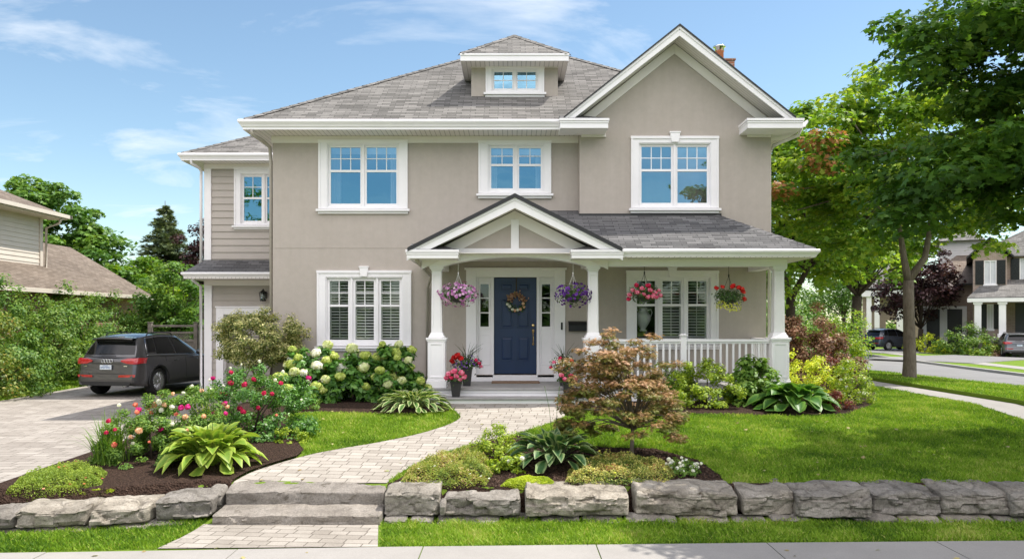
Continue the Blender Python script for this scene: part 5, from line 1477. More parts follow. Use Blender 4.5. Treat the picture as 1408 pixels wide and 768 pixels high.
for k, (p0, p1) in enumerate(((a + .035, xd0 - .06), (xd1 + .06, b - .035))):
    mb = MB(); gz0, gz1 = wz(450, YW), wz(389, YW); gx0, gx1 = (p0 + p1) / 2 - .095, (p0 + p1) / 2 + .095
    y0, y1 = YW + .05, YW + .09
    mb.box(p0, gx0, y0, y1, zd0 - .02, d); mb.box(gx1, p1, y0, y1, zd0 - .02, d)
    mb.box(gx0, gx1, y0, y1, zd0 - .02, gz0); mb.box(gx0, gx1, y0, y1, gz1, d)
    for q0, q1, r0, r1 in ((gx0 - .025, gx0 + .006, gz0 - .025, gz1 + .025), (gx1 - .006, gx1 + .025, gz0 - .025, gz1 + .025)): mb.box(q0, q1, y0 - .016, y0 - .001, r0, r1)
    for z in (gz0, gz1): mb.box(gx0 + .006, gx1 - .006, y0 - .016, y0 - .001, z - .02, z + .02)
    for j in (1, 2):
        z = gz0 + (gz1 - gz0) * j / 3; mb.box(gx0, gx1, y0 + .004, y1 - .004, z - .012, z + .012)
    pz0, pz1 = zd0 + .18, gz0 - .14
    for q0, q1, r0, r1 in ((gx0 - .03, gx0 - .005, pz0, pz1), (gx1 + .005, gx1 + .03, pz0, pz1), (gx0 - .005, gx1 + .005, pz0, pz0 + .025), (gx0 - .005, gx1 + .005, pz1 - .025, pz1)): mb.box(q0, q1, y0 - .012, y0 - .001, r0, r1)
    s_ = hp(mb, 'sidelight', M['white'], bevel=.003)
    mb = MB(); mb.quad((gx0, y0 + .02, gz0), (gx1, y0 + .02, gz0), (gx1, y0 + .02, gz1), (gx0, y0 + .02, gz1)); hp(mb, 'pane', M['glass_low'], s_)
mb = MB(); y0 = YW + .065
mb.box(xd0 + .004, xd1 - .004, y0, y0 + .045, zd0, zd1)
W = xd1 - xd0; H = zd1 - zd0
for (u0, u1) in ((.16, .45), (.55, .84)):
    for (v0, v1) in ((.135, .385), (.475, .785), (.86, .945)):
        p0, p1, q0, q1 = xd0 + W * u0, xd0 + W * u1, zd0 + H * v0, zd0 + H * v1
        for (s0, s1, t0, t1) in ((p0, p0 + .016, q0, q1), (p1 - .016, p1, q0, q1), (p0 + .016, p1 - .016, q0, q0 + .016), (p0 + .016, p1 - .016, q1 - .016, q1)):
            mb.box(s0, s1, y0 - .009, y0 - .0, t0, t1)
        mb.add([(p0 + .03, y0 - .001, q0 + .03), (p1 - .03, y0 - .001, q0 + .03), (p1 - .03, y0 - .001, q1 - .03), (p0 + .03, y0 - .001, q1 - .03),
                (p0 + .055, y0 - .010, q0 + .055), (p1 - .055, y0 - .010, q0 + .055), (p1 - .055, y0 - .010, q1 - .055), (p0 + .055, y0 - .010, q1 - .055)],
               [(4, 5, 6, 7), (0, 1, 5, 4), (1, 2, 6, 5), (2, 3, 7, 6), (3, 0, 4, 7)])
door = hp(mb, 'front_door', M['navy'], bevel=.003)
mb = MB(); hx = xd1 - .075
mb.lathe([(.034, -.001), (.034, .012), (.02, .02), (.001, .024)], (0, 0, 0), 16); mb.v = [(x + hx, -z + y0, y + wz(447, YW)) for x, y, z in mb.v]
hp(mb, 'deadbolt', M['brass'], door)
mb = MB(); z0, z1 = wz(473, YW), wz(454, YW)
mb.tube([(hx, y0 - .006, z1 + .03), (hx, y0 - .006, z1 - .05)], .026, 10); mb.tube([(hx, y0 - .006, z0 - .02), (hx, y0 - .006, z0 + .03)], .022, 10)
mb.tube([(hx, y0 - .01, z1 - .03), (hx, y0 - .06, z1 - .05), (hx, y0 - .065, (z0 + z1) / 2), (hx, y0 - .06, z0 + .02), (hx, y0 - .01, z0)], .011, 8)
mb.tube([(hx, y0 - .01, z1), (hx, y0 - .05, z1 + .01)], [.014, .02], 8)
hp(mb, 'door_handle', M['brass'], door)
mb = MB(); mb.box(wx(771, YW), wx(773.5, YW), YW - .055, YW - .041, wz(453, YW), wz(443, YW)); hp(mb, 'doorbell', M['black_metal'], bevel=.003)

# ================================================================== THINGS ON THE HOUSE
# letter box
t = thing('mailbox', 'black horizontal wall mailbox on the stucco right of the front door', 'mailbox', (wx(794.5, 16.94), 16.94, wz(455, 16.94)))
w2 = (wx(807, 16.94) - wx(782, 16.94)) / 2; h2 = wz(442, 16.94) - wz(455, 16.94)
mb = MB(); mb.prism([(-.05, 0), (.056, 0), (.056, h2), (-.03, h2 * .82), (-.05, h2 * .7)], 'x', -w2, w2); mb.build('box', M['black_metal'], t, .004)
mb = MB(); mb.prism([(-.062, h2 * .66), (-.054, h2 * .66), (-.034, h2 * .86), (.057, h2 * 1.04), (.057, h2 * 1.07), (-.038, h2 * .89)], 'x', -w2 - .008, w2 + .008); mb.build('lid', M['black_metal'], t, .002)
# lantern by the garage
lx, ly = wx(363, 20.7), YV - .05
t = thing('wall_lantern', 'small black lantern on the siding above the garage door', 'lantern', (lx, ly, wz(414, 20.7)))
H = wz(397, 20.7) - wz(414, 20.7)
mb = MB(); mb.box(-.05, .05, .0, .025, H * .25, H * .8); mb.tube([(0, .02, H * .7), (0, -.06, H * .95), (0, -.12, H * .98), (0, -.13, H * .88)], .009, 6); mb.build('bracket', M['black_metal'], t)
mb = MB()
for sx in (-1, 1):
    for sy in (-1, 1): mb.tube([(sx * .055, -.13 + sy * .055, .03), (sx * .075, -.13 + sy * .075, H * .68)], .007, 5)
mb.lathe([(.06, 0), (.085, .02), (.085, .035)], (0, -.13, 0), 4); mb.lathe([(.115, H * .68), (.10, H * .72), (.03, H * .87), (.012, H * .95)], (0, -.13, 0), 4); mb.build('cage', M['black_metal'], t)
mb = MB(); mb.lathe([(.065, .04), (.085, H * .66)], (0, -.13, 0), 4); mb.build('lamp_glass', M['glass_low'], t)
# mat
mb = MB(); mb.box(wx(676, 16.5), wx(742, 16.5), 16.35, 16.83, FZ + .001, FZ + .022)
tag(mb.build('door_mat', M['coir'], None, .006), 'thin brown coir mat lying before the navy front door', 'mat')
# wreath
rng = np.random.default_rng(11)
wxc, wzc, wr = wx(710, 17), wz(415.5, 17), .165
t = thing('door_wreath', 'dried wreath with rusty top and cream flowers hanging on the navy door', 'wreath', (wxc, YW + .03, wzc))
mb = MB()
for k in range(7):
    ph = rng.uniform(0, 6.28); ra = rng.uniform(-.02, .02)
    mb.tube([((wr + ra + .012 * math.sin(3 * q + ph)) * math.cos(q), -.012 + .018 * math.cos(5 * q + ph), (wr + ra + .012 * math.sin(3 * q + ph)) * math.sin(q)) for q in np.linspace(0, 2 * math.pi, 40)], .008, 5)
mb.box(-.012, .012, .018, .024, wr, .52)
mb.build('twig_ring', M['bark_dark'], t)
def ring_leaves(name, a0, a1, n, size, m, sp=.04, tm=T_LEAF):
    q = rng.uniform(a0, a1, n); r = wr + rng.normal(0, sp, n)
    pos = np.stack([r * np.cos(q), -.02 - rng.uniform(0, .05, n), r * np.sin(q)], 1)
    nr = np.stack([rng.normal(0, .6, n), -np.ones(n), rng.normal(0, .6, n)], 1)
    leaves(name, pos, nr, size * rng.uniform(.7, 1.3, n), tm, m, t, rng=rng)
ring_leaves('rusty_foliage', .1, math.pi - .1, 190, .055, M['lf_copper'], .03)
ring_leaves('green_foliage', math.pi, 2 * math.pi, 110, .05, M['lf_dark'], .035)
for q in (3.35, 3.75, 4.2, 4.55, 4.9, 5.3, 5.75, 6.15):
    c = np.array([(wr + rng.normal(0, .012)) * math.cos(q), -.05, (wr + rng.normal(0, .012)) * math.sin(q)])
    p = rng.normal(size=(26, 3)); p /= np.linalg.norm(p, axis=1)[:, None]
    leaves('cream_flower', c + p * .03, p, .034, T_PETAL4, M['p_peach'] if rng.random() < .25 else M['p_white'], t, rng=rng)

# white urn on a plant stand inside the left porch sash
ux, uy = wx(884, 17.36), 17.36
t = thing('urn', 'white rounded urn on a stand just inside the porch window', 'urn', (ux, uy, wz(455, uy)))
mb = MB(); mb.lathe([(.07, 0), (.08, .02), (.05, .05), (.10, .12), (.165, .24), (.17, .32), (.12, .40), (.07, .44), (.10, .48), (.09, .50), (.02, .50)], (0, 0, 0), 24); mb.build('body', M['white'], t)
mb = MB()
for sg in (-1, 1): mb.tube([(sg * .07, 0, .44), (sg * .17, 0, .47), (sg * .20, 0, .40), (sg * .165, 0, .32)], .013, 6)
mb.build('handle', M['white'], t)
t = thing('plant_stand', 'dark wooden stand under the white urn inside the porch window', 'stand', (ux, uy, .25)); H = wz(455, uy) - .25
mb = MB(); mb.box(-.16, .16, -.16, .16, H - .03, H - .001); mb.build('top', M['bark_dark'], t, .004)
for sx_ in (-1, 1):
    for sy_ in (-1, 1): mb = MB(); mb.box(sx_ * .13 - .015, sx_ * .13 + .015, sy_ * .13 - .015, sy_ * .13 + .015, 0, H - .031); mb.build('leg', M['bark_dark'], t)
# ================================================================== FLOWERS: shared flower meshes
_fl = {}
def flower_mesh(key, r, n, size, m, tmpl=T_PETAL4, flat=1.0, seed=0, val=None):
    if key in _fl: return _fl[key]
    rng = np.random.default_rng(seed + 5)
    i = np.arange(n); ph = np.arccos(1 - 2 * (i + .5) / n); th = math.pi * (1 + 5 ** .5) * i
    d = np.stack([np.sin(ph) * np.cos(th), np.sin(ph) * np.sin(th), np.cos(ph)], 1) + rng.normal(0, .08, (n, 3))
    d /= np.linalg.norm(d, axis=1)[:, None]
    p = d * r * rng.uniform(.85, 1.08, (n, 1)) * np.array([1, 1, flat])
    o = leaves('flower', p, d + rng.normal(0, .25, (n, 3)), size * rng.uniform(.8, 1.2, n), tmpl, m, None, rng=rng)
    me = o.data; bpy.data.objects.remove(o); _fl[key] = me
    return me
def rose_mesh(key, r, m):
    """cupped bloom: rings of petals closing to the middle"""
    if key in _fl: return _fl[key]
    rng = np.random.default_rng(hash(key) % 1000)
    P, Nn = [], []
    for k, (rad, z, cnt, op) in enumerate(((.95, -.05, 8, .9), (.75, .12, 7, .6), (.5, .26, 6, .35), (.28, .34, 5, .2), (.1, .38, 3, .1))):
        for j in range(cnt):
            a = 2 * math.pi * (j + .5 * (k % 2)) / cnt + rng.uniform(-.15, .15)
            P.append((rad * math.cos(a) * r, rad * math.sin(a) * r, z * r)); Nn.append((math.cos(a) * (1 - op) + .001, math.sin(a) * (1 - op), op + .25))
    P = np.array(P); o = leaves('flower', P, np.array(Nn) + rng.normal(0, .12, P.shape), r * .95, T_ROUND, m, None, rng=rng)
    me = o.data; bpy.data.objects.remove(o); _fl[key] = me
    return me
def put(name, me, parent, loc, scale=1.0, rot=None):
    o = bpy.data.objects.new(name, me); COL.objects.link(o); o.parent = parent
    o.location = loc; o.scale = (scale,) * 3
    o.rotation_euler = rot if rot else (random.uniform(-.5, .5), random.uniform(-.5, .5), random.uniform(0, 6.28))
    return o
random.seed(5)
GER = {k: flower_mesh('ger_' + k, .042, 34, .034, M[m], T_PETAL4, .75, i) for i, (k, m) in enumerate((('pink', 'p_pink'), ('red', 'p_red'), ('rose', 'p_rose')))}

# ---- hanging baskets
def basket(label, px, py, Y, w, h, hook_z, flm, n_small, heads, foliage, fol_n, seed, trail=None):
    rng = np.random.default_rng(seed)
    x, z = wx(px, Y), wz(py, Y)
    t = thing('hanging_basket', label, 'flower basket', (x, Y, z), 0, 'flower baskets hanging from the porch beam')
    R = w / 2
    mb = MB(); mb.lathe([(.03, -.13), (.10, -.115), (.145, -.06), (.155, .0), (.16, .005), (.15, .01), (.14, 0), (.1, -.02)], (0, 0, -.02), 18); mb.build('pot', M['pot'], t)
    mb = MB(); top = hook_z - z
    jz = min(top - .06, .40)
    for k in range(3):
        q = k * 2.09 + .5; mb.tube([(.15 * math.cos(q), .15 * math.sin(q), 0), (0, 0, jz)], .0045, 4)
    mb.tube([(0, 0, jz - .02), (0, 0, jz + .03)], .014, 6); mb.tube([(0, 0, jz), (0, 0, top)], .005, 4)
    mb.build('hanger', M['white'] if n_small else M['black_metal'], t)
    def pts(n, lo=-.55, r0=.75):
        d = rng.normal(size=(n, 3)); d[:, 2] = d[:, 2] * .8 + .1; d /= np.linalg.norm(d, axis=1)[:, None]
        r = rng.uniform(r0, 1.03, n) * (1 + .14 * np.array([noise.noise(Vector(q) * 2.4 + Vector((seed, 0, 0))) for q in d]))
        return np.stack([d[:, 0] * R * r, d[:, 1] * R * r, d[:, 2] * h / 2 * r], 1), d
    p, d = pts(fol_n, r0=.35); leaves('foliage', p, d + rng.normal(0, .5, p.shape) + np.array([0, 0, .3]), rng.uniform(.028, .055, fol_n), T_LEAF, foliage, t, rng=rng)
    if n_small:
        p, d = pts(n_small, r0=.93)
        k = d[:, 1] < .35; p, d = p[k], d[k]
        o = leaves('blooms', p * 1.03, d + rng.normal(0, .25, p.shape), rng.uniform(.042, .062, len(p)), T_PETAL4, flm, t, rng=rng); o['kind'] = 'stuff'
    for (u, v, key) in heads:
        yy = -R * .75 * math.sqrt(max(.1, 1 - u * u)); put('flower_head', GER[key], t, (u * R, yy, v * h / 2), rng.uniform(.85, 1.25))
    if trail is not None:
        n = 150; q = rng.uniform(0, 6.28, n); l = rng.uniform(0, 1, n)
        p = np.stack([R * .75 * np.cos(q), R * .75 * np.sin(q), -h * .22 - l * h * .38 - .03 * np.sin(q * 3)], 1)
        leaves('trailing_foliage', p, np.stack([np.cos(q), np.sin(q), .4 + 0 * q], 1), .045, T_LEAF, trail, t, rng=rng)
HK = BZ + .02
basket('hanging basket of pale lilac petunias beside the left porch column', 630, 405, 15.36, .74, .48, HK + .14, M['p_lilac'], 230, [], M['lf_dark'], 700, 1)
basket('hanging basket of deep purple petunias left of the middle porch column', 788, 405, 15.36, .70, .46, HK + .15, M['p_purple'], 240, [], M['lf_dark'], 700, 2)
basket('hanging basket of pink geraniums in front of the porch window', 886, 404, 15.40, .66, .40, HK, None, 0,
       [(-.9, -.1, 'pink'), (-.75, .35, 'pink'), (-.5, .1, 'pink'), (-.25, .5, 'pink'), (-.15, -.05, 'pink'), (.1, .75, 'rose'), (.22, .35, 'pink'), (.1, -.3, 'pink'), (.5, .1, 'pink'), (.75, .3, 'pink'), (.85, -.15, 'pink'), (.6, -.35, 'pink'), (-.95, -.5, 'rose'), (-.55, .8, 'rose'), (.4, -.25, 'pink')], M['lf_dark'], 1000, 3)
basket('hanging basket of scarlet geraniums with yellow trailing leaves near the right porch column', 1002, 408, 15.40, .62, .44, HK, None, 0,
       [(-.55, .85, 'red'), (.05, .9, 'red'), (.4, .8, 'red'), (.75, .4, 'red'), (.85, -.2, 'red'), (-.85, .75, 'red'), (.65, .65, 'red')], M['lf_dark'], 1100, 4, M['p_yellow'])

# ---- planters on the steps
def planter(label, x, y, z, r, h, fol_r, fol_h, heads, seed, spikes=0, small=None, square=True):
    rng = np.random.default_rng(seed)
    t = thing('flower_pot', label, 'flower pot', (x, y, z), 0, 'dark planters beside the front door')
    mb = MB(); n = 4 if square else 18
    mb.lathe([(r * .66, 0), (r * .98, h - .03), (r * 1.08, h - .03), (r * 1.08, h), (r * .95, h), (r * .93, h - .05)], (0, 0, 0), n, smooth=not square)
    if square:
        ca = math.pi / 4; mb.v = [(a * math.cos(ca) - b * math.sin(ca), a * math.sin(ca) + b * math.cos(ca), c) for a, b, c in mb.v]
    mb.build('pot', M['pot'], t, .005)
    n = 520
    d = rng.normal(size=(n, 3)); d[:, 2] = np.abs(d[:, 2]) - .25; d /= np.linalg.norm(d, axis=1)[:, None]
    p = d * np.array([fol_r, fol_r, fol_h]) * rng.uniform(.4, 1.05, (n, 1)) + np.array([0, 0, h + .03])
    leaves('foliage', p, d + rng.normal(0, .5, p.shape) + np.array([0, 0, .4]), rng.uniform(.03, .06, n), T_LEAF, M['lf_dark'], t, rng=rng)
    for u, v, key, s in heads: put('flower_head', GER[key], t, (u * fol_r, -fol_r * .8 * math.sqrt(max(.1, 1 - u * u)), h + v * fol_h), s)
    if small:
        n = 90; d = rng.normal(size=(n, 3)); d[:, 2] = np.abs(d[:, 2]) * .8; d /= np.linalg.norm(d, axis=1)[:, None]
        o = leaves('blooms', d * np.array([fol_r, fol_r, fol_h]) * 1.03 + np.array([0, 0, h]), d, .035, T_PETAL4, small, t, rng=rng); o['kind'] = 'stuff'
    if spikes:
        mb = MB()
        for k in range(spikes):
            q = rng.uniform(0, 6.28); l = rng.uniform(.35, .62); lean = rng.uniform(.15, .75)
            mb.tube([(0, 0, h), (math.cos(q) * lean * l * .4, math.sin(q) * lean * l * .4, h + l * .6), (math.cos(q) * lean * l, math.sin(q) * lean * l, h + l * (1.0 - .25 * lean))], [.006, .005, .001], 4)
        mb.build('spiky_leaves', M['lf_dark'], t)
yl = 14.99
planter('tapered dark pot of pink geraniums on the lower porch step at the left', wx(627, yl), yl, .112, .145, .30, .215, .20,
        [(-.6, .7, 'pink', 1.3), (-.1, .95, 'pink', 1.35), (.5, .8, 'pink', 1.25), (-.8, .3, 'pink', 1.1), (.1, .5, 'pink', 1.2), (.75, .4, 'pink', 1.2), (-.35, .35, 'rose', 1), (.4, .2, 'pink', 1)], 1)
planter('dark pot of red flowers and spiky grass on the porch floor left of the door', wx(642, 15.75), 15.75, FZ, .15, .36, .31, .25,
        [(-.75, .8, 'red', 1.3), (-.55, 1.0, 'red', 1.3), (-.9, .5, 'red', 1.2), (-.35, .75, 'red', 1.2), (.8, .35, 'rose', .9), (.9, .1, 'pink', .8), (.6, .6, 'rose', .9)], 2, 16, M['p_purple'])
planter('dark pot of mixed flowers and spiky grass right of the door behind the red maple', wx(775, 15.75), 15.75, FZ, .15, .34, .28, .26,
        [(-.7, .5, 'pink', .9), (-.3, .8, 'rose', .9), (.5, .6, 'red', 1), (-.9, .1, 'rose', .8)], 3, 14, M['p_white'])
planter('dark pot with magenta geraniums on the lower step half hidden by the red maple', wx(781, yl), yl, .112, .145, .28, .22, .20,
        [(-.6, .7, 'pink', 1.1), (-.3, .3, 'pink', 1.1), (.2, .6, 'rose', 1.1), (.6, .3, 'pink', 1)], 4)
# ================================================================== PLANTS
def clump_points(rng, n, m, rx, ry, h, cr, seed, low=.12, lump=.22, fill=.25):
    """leaf positions in clumps over a dome; returns points and outward normals"""
    d = rng.normal(size=(m, 3)); d[:, 2] = np.abs(d[:, 2]) * 1.1 - low; d /= np.linalg.norm(d, axis=1)[:, None]
    lf = np.array([noise.noise(Vector(q) * 1.9 + Vector((seed * 3.1, 1, 2))) for q in d])
    r = np.where(rng.random(m) < fill, rng.uniform(.3, .75, m), rng.uniform(.78, 1.0, m)) * (1 + lump * lf * 1.6)
    c = d * r[:, None] * np.array([rx, ry, h])
    k = rng.integers(0, m, n)
    e = rng.normal(size=(n, 3)); e /= np.linalg.norm(e, axis=1)[:, None]
    p = c[k] + e * cr * (rng.random((n, 1)) ** .45) * np.array([1, 1, .75])
    nr = e * .7 + d[k] * .45 + np.array([0, 0, .45]) + rng.normal(0, .35, (n, 3))
    ok = p[:, 2] > .01
    return p[ok], nr[ok], c, d
def shrub(name, label, cat, x, y, rx, ry, h, n, size, tmpl, material, seed, group=None, m=None, cr=None, lump=.22, stems=7, low=.12, vfun=None, z=None, fill=.25, leafname='foliage', lift=0.0):
    rng = np.random.default_rng(seed)
    z = hz(x, y) if z is None else z
    t = thing(name, label, cat, (x, y, z), 0, group)
    m = m or max(14, n // 60); cr = cr or .30 * min(rx, ry, h)
    p, nr, c, d = clump_points(rng, n, m, rx, ry, h, cr, seed, low, lump, fill)
    p[:, 2] += lift
    v = rng.random(len(p)) if vfun is None else vfun(p, rng)
    leaves(leafname, p, nr, size * rng.uniform(.7, 1.25, len(p)), tmpl, material, t, val=v, rng=rng)
    if stems:
        mb = MB()
        for k in range(stems):
            q = c[rng.integers(0, len(c))] * .85; q[2] += lift; b = rng.normal(0, .05, 2) * min(rx, 1)
            mid = (b[0] + q[0] * .35, b[1] + q[1] * .35, max(.02, q[2]) * .55)
            r0 = .006 + .012 * h
            mb.tube([(b[0], b[1], -.03), mid, tuple(q)], [r0, r0 * .7, r0 * .25], 5)
        mb.build('stem', M['bark_dark'], t)
    t['_c'] = 0; del t['_c']
    return t, c, d
def heads_on(t, c, d, meshes, n, rng, name='flower_head', out=1.06, front=True, smin=.8, smax=1.2, zmin=.05, sep=.0, off=.0):
    """put single blooms where the dome faces the viewer and the sky"""
    done = []; tries = 0
    while len(done) < n and tries < n * 60:
        tries += 1
        i = rng.integers(0, len(c)); q = c[i] * out + rng.normal(0, .02, 3) + d[i] * off
        if q[2] < zmin or (front and d[i][1] > .45) or np.linalg.norm(c[i]) < .45 * np.abs(c).max(): continue
        if any(np.linalg.norm(q - p) < sep for p in done): continue
        done.append(q); put(name, meshes[rng.integers(0, len(meshes))], t, tuple(q), rng.uniform(smin, smax))
def hosta(name, label, x, y, R, h, nl, ln, wd, material, seed, z=None, group=None, upright=0.0, stalks=0):
    rng = np.random.default_rng(seed); z = hz(x, y) + .01 if z is None else z
    t = thing(name, label, 'plant', (x, y, z), 0, group)
    V, L, vv, ee = [], [], [], []
    ns, nc = 9, 5
    base = 0
    for i in range(nl):
        f = (i + .5) / nl                       # 0 inner .. 1 outer
        az = i * 2.39996 + rng.uniform(-.25, .25)
        l = ln * (.72 + .38 * f) * rng.uniform(.85, 1.12); w = wd * (.75 + .3 * f) * rng.uniform(.85, 1.15)
        e0 = math.radians(82 - 62 * f ** .8 + upright * 20) + rng.uniform(-.12, .12)
        droop = math.radians(54 + 30 * f) * rng.uniform(.8, 1.15) * (1 - upright * .5)
        pet = R * (.18 + .42 * f)               # petiole length
        dx, dy = math.cos(az), math.sin(az); sx, sy = -dy, dx
        px_, pz_ = .03, 0.0
        pts = [(px_, pz_, 0.0)]
        steps = ns - 1; tl = pet + l
        for s in range(steps):
            tt = (s + .5) / steps
            el = e0 - droop * tt ** 1.4
            px_ += tl / steps * math.cos(el); pz_ += tl / steps * math.sin(el); pts.append((px_, pz_, el))
        twist = rng.uniform(-.35, .35); val = np.clip(rng.normal(.5, .28), 0, 1)
        hs = h / (R * .75)
        for s, (a, b, el) in enumerate(pts):
            tt = s / steps; bt = (tt * tl - pet) / l
            ww = .006 if bt <= 0 else w * .5 * max(0.02, math.sin(math.pi * min(1, bt) ** .78)) ** .85
            for c in range(nc):
                u = (c / (nc - 1)) * 2 - 1
                lift = abs(u) * ww * .38 - (.04 * ww if u == 0 else 0) + .10 * ww * math.sin(6 * tt + i + u * 2) * abs(u)
                off = u * ww; zz = b * hs + lift + off * twist
                V.append((dx * a + sx * off, dy * a + sy * off, max(-.0 + .015, zz))); vv.append(val); ee.append(max(abs(u), .0 if bt < .9 else .8))
        for s in range(steps):
            for c in range(nc - 1):
                o = base + s * nc + c; L.append((o, o + 1, o + nc + 1, o + nc))
        base += ns * nc
    o = mesh_np('leaves', np.array(V), np.full(len(L), 4), np.array(L).ravel(), vv, material, t, True)
    e = o.data.attributes.new('e', 'FLOAT', 'POINT'); e.data.foreach_set('value', np.array(ee, np.float32))
    if stalks:
        mb = MB()
        for k in range(stalks):
            q = rng.uniform(0, 6.28); r = rng.uniform(.1, .35) * R; mb.tube([(0, 0, 0), (r * .5 * math.cos(q), r * .5 * math.sin(q), h * .9), (r * math.cos(q), r * math.sin(q), h * rng.uniform(1.15, 1.3))], [.004, .003, .004], 5)
        mb.build('flower_stalk', M['lf_box'], t)
    return t
def blade_clump(name, label, x, y, R, h, n, material, seed, w=.012, z=None):
    rng = np.random.default_rng(seed); z = hz(x, y) if z is None else z
    t = thing(name, label, 'plant', (x, y, z)); V, L, vv = [], [], []
    for i in range(n):
        az = rng.uniform(0, 6.28); l = h * rng.uniform(.7, 1.3); lean = rng.uniform(.05, 1.0) * R; b = rng.normal(0, R * .16, 2); v = rng.random()
        for s in range(6):
            tt = s / 5; r = lean * tt ** 1.7; zz = l * (tt - .38 * (lean / R) * tt ** 2.6); ww = w * (1 - tt ** 2) * .5 + .0006
            for sg in (-1, 1): V.append((b[0] + math.cos(az) * r - math.sin(az) * ww * sg, b[1] + math.sin(az) * r + math.cos(az) * ww * sg, zz)); vv.append(v)
        o = i * 12
        for s in range(5): L.append((o + 2 * s, o + 2 * s + 1, o + 2 * s + 3, o + 2 * s + 2))
    mesh_np('leaves', np.array(V), np.full(len(L), 4), np.array(L).ravel(), vv, material, t, True); return t
def mat_cover(name, label, outline_px, n, size, material, seed, h, hill, tmpl=T_LEAF, extra=None, z0=None):
    """low cushion of tiny leaves; hill = height of its bumps"""
    rng = np.random.default_rng(seed); poly = np.array([G(*p) for p in outline_px]); c = poly.mean(0)
    lo, hi = poly.min(0), poly.max(0)
    t = thing(name, label, 'plant', (c[0], c[1], hz(*c)))
    x = rng.uniform(lo[0], hi[0], n * 3); y = rng.uniform(lo[1], hi[1], n * 3); k = inside(poly, x, y); x, y = x[k][:n], y[k][:n]
    # distance to the outline rounds the cushion off
    dd = np.full(len(x), 9.0)
    for i in range(len(poly)):
        a, b = poly[i], poly[(i + 1) % len(poly)]; ab = b - a; tt = np.clip(((x - a[0]) * ab[0] + (y - a[1]) * ab[1]) / (ab @ ab), 0, 1)
        dd = np.minimum(dd, np.hypot(x - a[0] - tt * ab[0], y - a[1] - tt * ab[1]))
    dome = np.sqrt(np.clip(dd / .22, 0, 1))
    nz = np.array([noise.noise(Vector((a * 5, b * 5, seed))) for a, b in zip(x, y)]); nz2 = np.array([noise.noise(Vector((a * 14, b * 14, seed))) for a, b in zip(x, y)])
    zz = height(x, y) - hz(*c) + (h + 1.3 * hill * nz + 1.0 * hill * nz2) * dome * rng.uniform(.55, 1.05, len(x)) + .01
    p = np.stack([x - c[0], y - c[1], zz], 1)
    nr = rng.normal(0, .6, p.shape) + np.array([0, -.15, .8])
    nz3 = np.array([noise.noise(Vector((a * 3, b * 3, seed + 9))) for a, b in zip(x, y)])
    v = np.clip(.42 + .35 * nz2 + .55 * nz3 + rng.normal(0, .22, len(x)), 0, 1)
    leaves('foliage', p, nr, size * rng.uniform(.7, 1.3, len(x)), tmpl, material, t, val=v, rng=rng)
    for (m2, cnt, sz, nm) in (extra or []):
        i = rng.integers(0, len(x), cnt); q = p[i] + np.array([0, 0, .012])
        o = leaves(nm, q, nr[i] * .5 + np.array([0, -.3, .6]), sz, T_PETAL4, m2, t, rng=rng); o['kind'] = 'stuff'
    return t

# ------------------------------------------------------------------ left garden bed
mat_cover('creeping_groundcover', 'fine bright green creeping groundcover at the left end of the stone wall', [(8, 686), (30, 660), (75, 648), (120, 645), (150, 655), (142, 672), (105, 690), (50, 697)], 20000, .019, M['lf_thyme'], 3, .13, .07, extra=[(M['p_coral'], 14, .03, 'blooms')])
x, y = G(152, 640)
blade_clump('daylily', 'clump of arching daylily leaves beside the driveway edge', x, y, .5, .62, 230, M['lf_rose'], 4, .017)
x, y = G(205, 640)
rng = np.random.default_rng(21)
t, c, d = shrub('rose_bush', 'bushy rose with peach and coral blooms in front of the driveway', 'rose bush', x, y + .2, .76, .52, .84, 13000, .038, T_LEAF, M['lf_rose'], 21, m=75, cr=.10)
def petals_at(t, spots, z_ref):
    for (px, py, me, s) in spots:
        s *= .78
        loc = t.location; dY = loc.y - .40
        put('flower', me, t, (wx(px, dY) - loc.x, dY - loc.y, wz(py, dY) - loc.z), s, (random.uniform(.5, 1.1), random.uniform(-.3, .3), random.uniform(0, 6)))
RO = {k: flower_mesh('rose_' + k, .042, 34, .046, M[m], T_ROUND, .8, 7) for k, m in (('mag', 'p_mag'), ('crim', 'p_rose'), ('peach', 'p_peach'), ('coral', 'p_coral'), ('white', 'p_white'))}
petals_at(t, [(157, 611, RO['coral'], 1.0), (191, 591, RO['peach'], 1.25), (149, 578, RO['crim'], .9), (146, 594, RO['crim'], .8), (158, 590, RO['crim'], .7), (180, 600, RO['peach'], .8), (205, 607, RO['coral'], .5)], 0)
heads_on(t, c, d, [RO['peach'], RO['white'], RO['coral']], 9, np.random.default_rng(61), 'flower', 1.12, True, .45, .8, .2, .12, .02)
x, y = G(240, 626)
t, c, d = shrub('rose_bush', 'rose bush with cream clusters and magenta blooms behind the large lime hosta', 'rose bush', x, y + .2, .76, .55, .95, 12000, .038, T_LEAF, M['lf_rose'], 22, m=80, cr=.11)
petals_at(t, [(249, 560, RO['mag'], 1.15), (258, 559, RO['mag'], 1.1), (252, 575, RO['mag'], 1.0), (220, 589, RO['mag'], 1.2), (186, 556, RO['coral'], .9), (203, 560, RO['peach'], 1.0), (212, 556, RO['peach'], 1.1), (218, 552, RO['white'], 1.1), (226, 556, RO['peach'], 1.0), (236, 559, RO['white'], 1.0), (242, 569, RO['coral'], .8), (222, 563, RO['white'], 1), (208, 567, RO['coral'], .7)], 0)
heads_on(t, c, d, [RO['white'], RO['peach'], RO['mag']], 16, np.random.default_rng(62), 'flower', 1.12, True, .5, .9, .3, .12, .02)
x, y = G(345, 604)
t, c, d = shrub('rose_bush', 'tall dark-leaved rose bush with crimson blooms beside the left lawn', 'rose bush', x, y + .15, .84, .62, 1.06, 13500, .044, T_LEAF, M['lf_hyd'], 23, m=100, cr=.13)
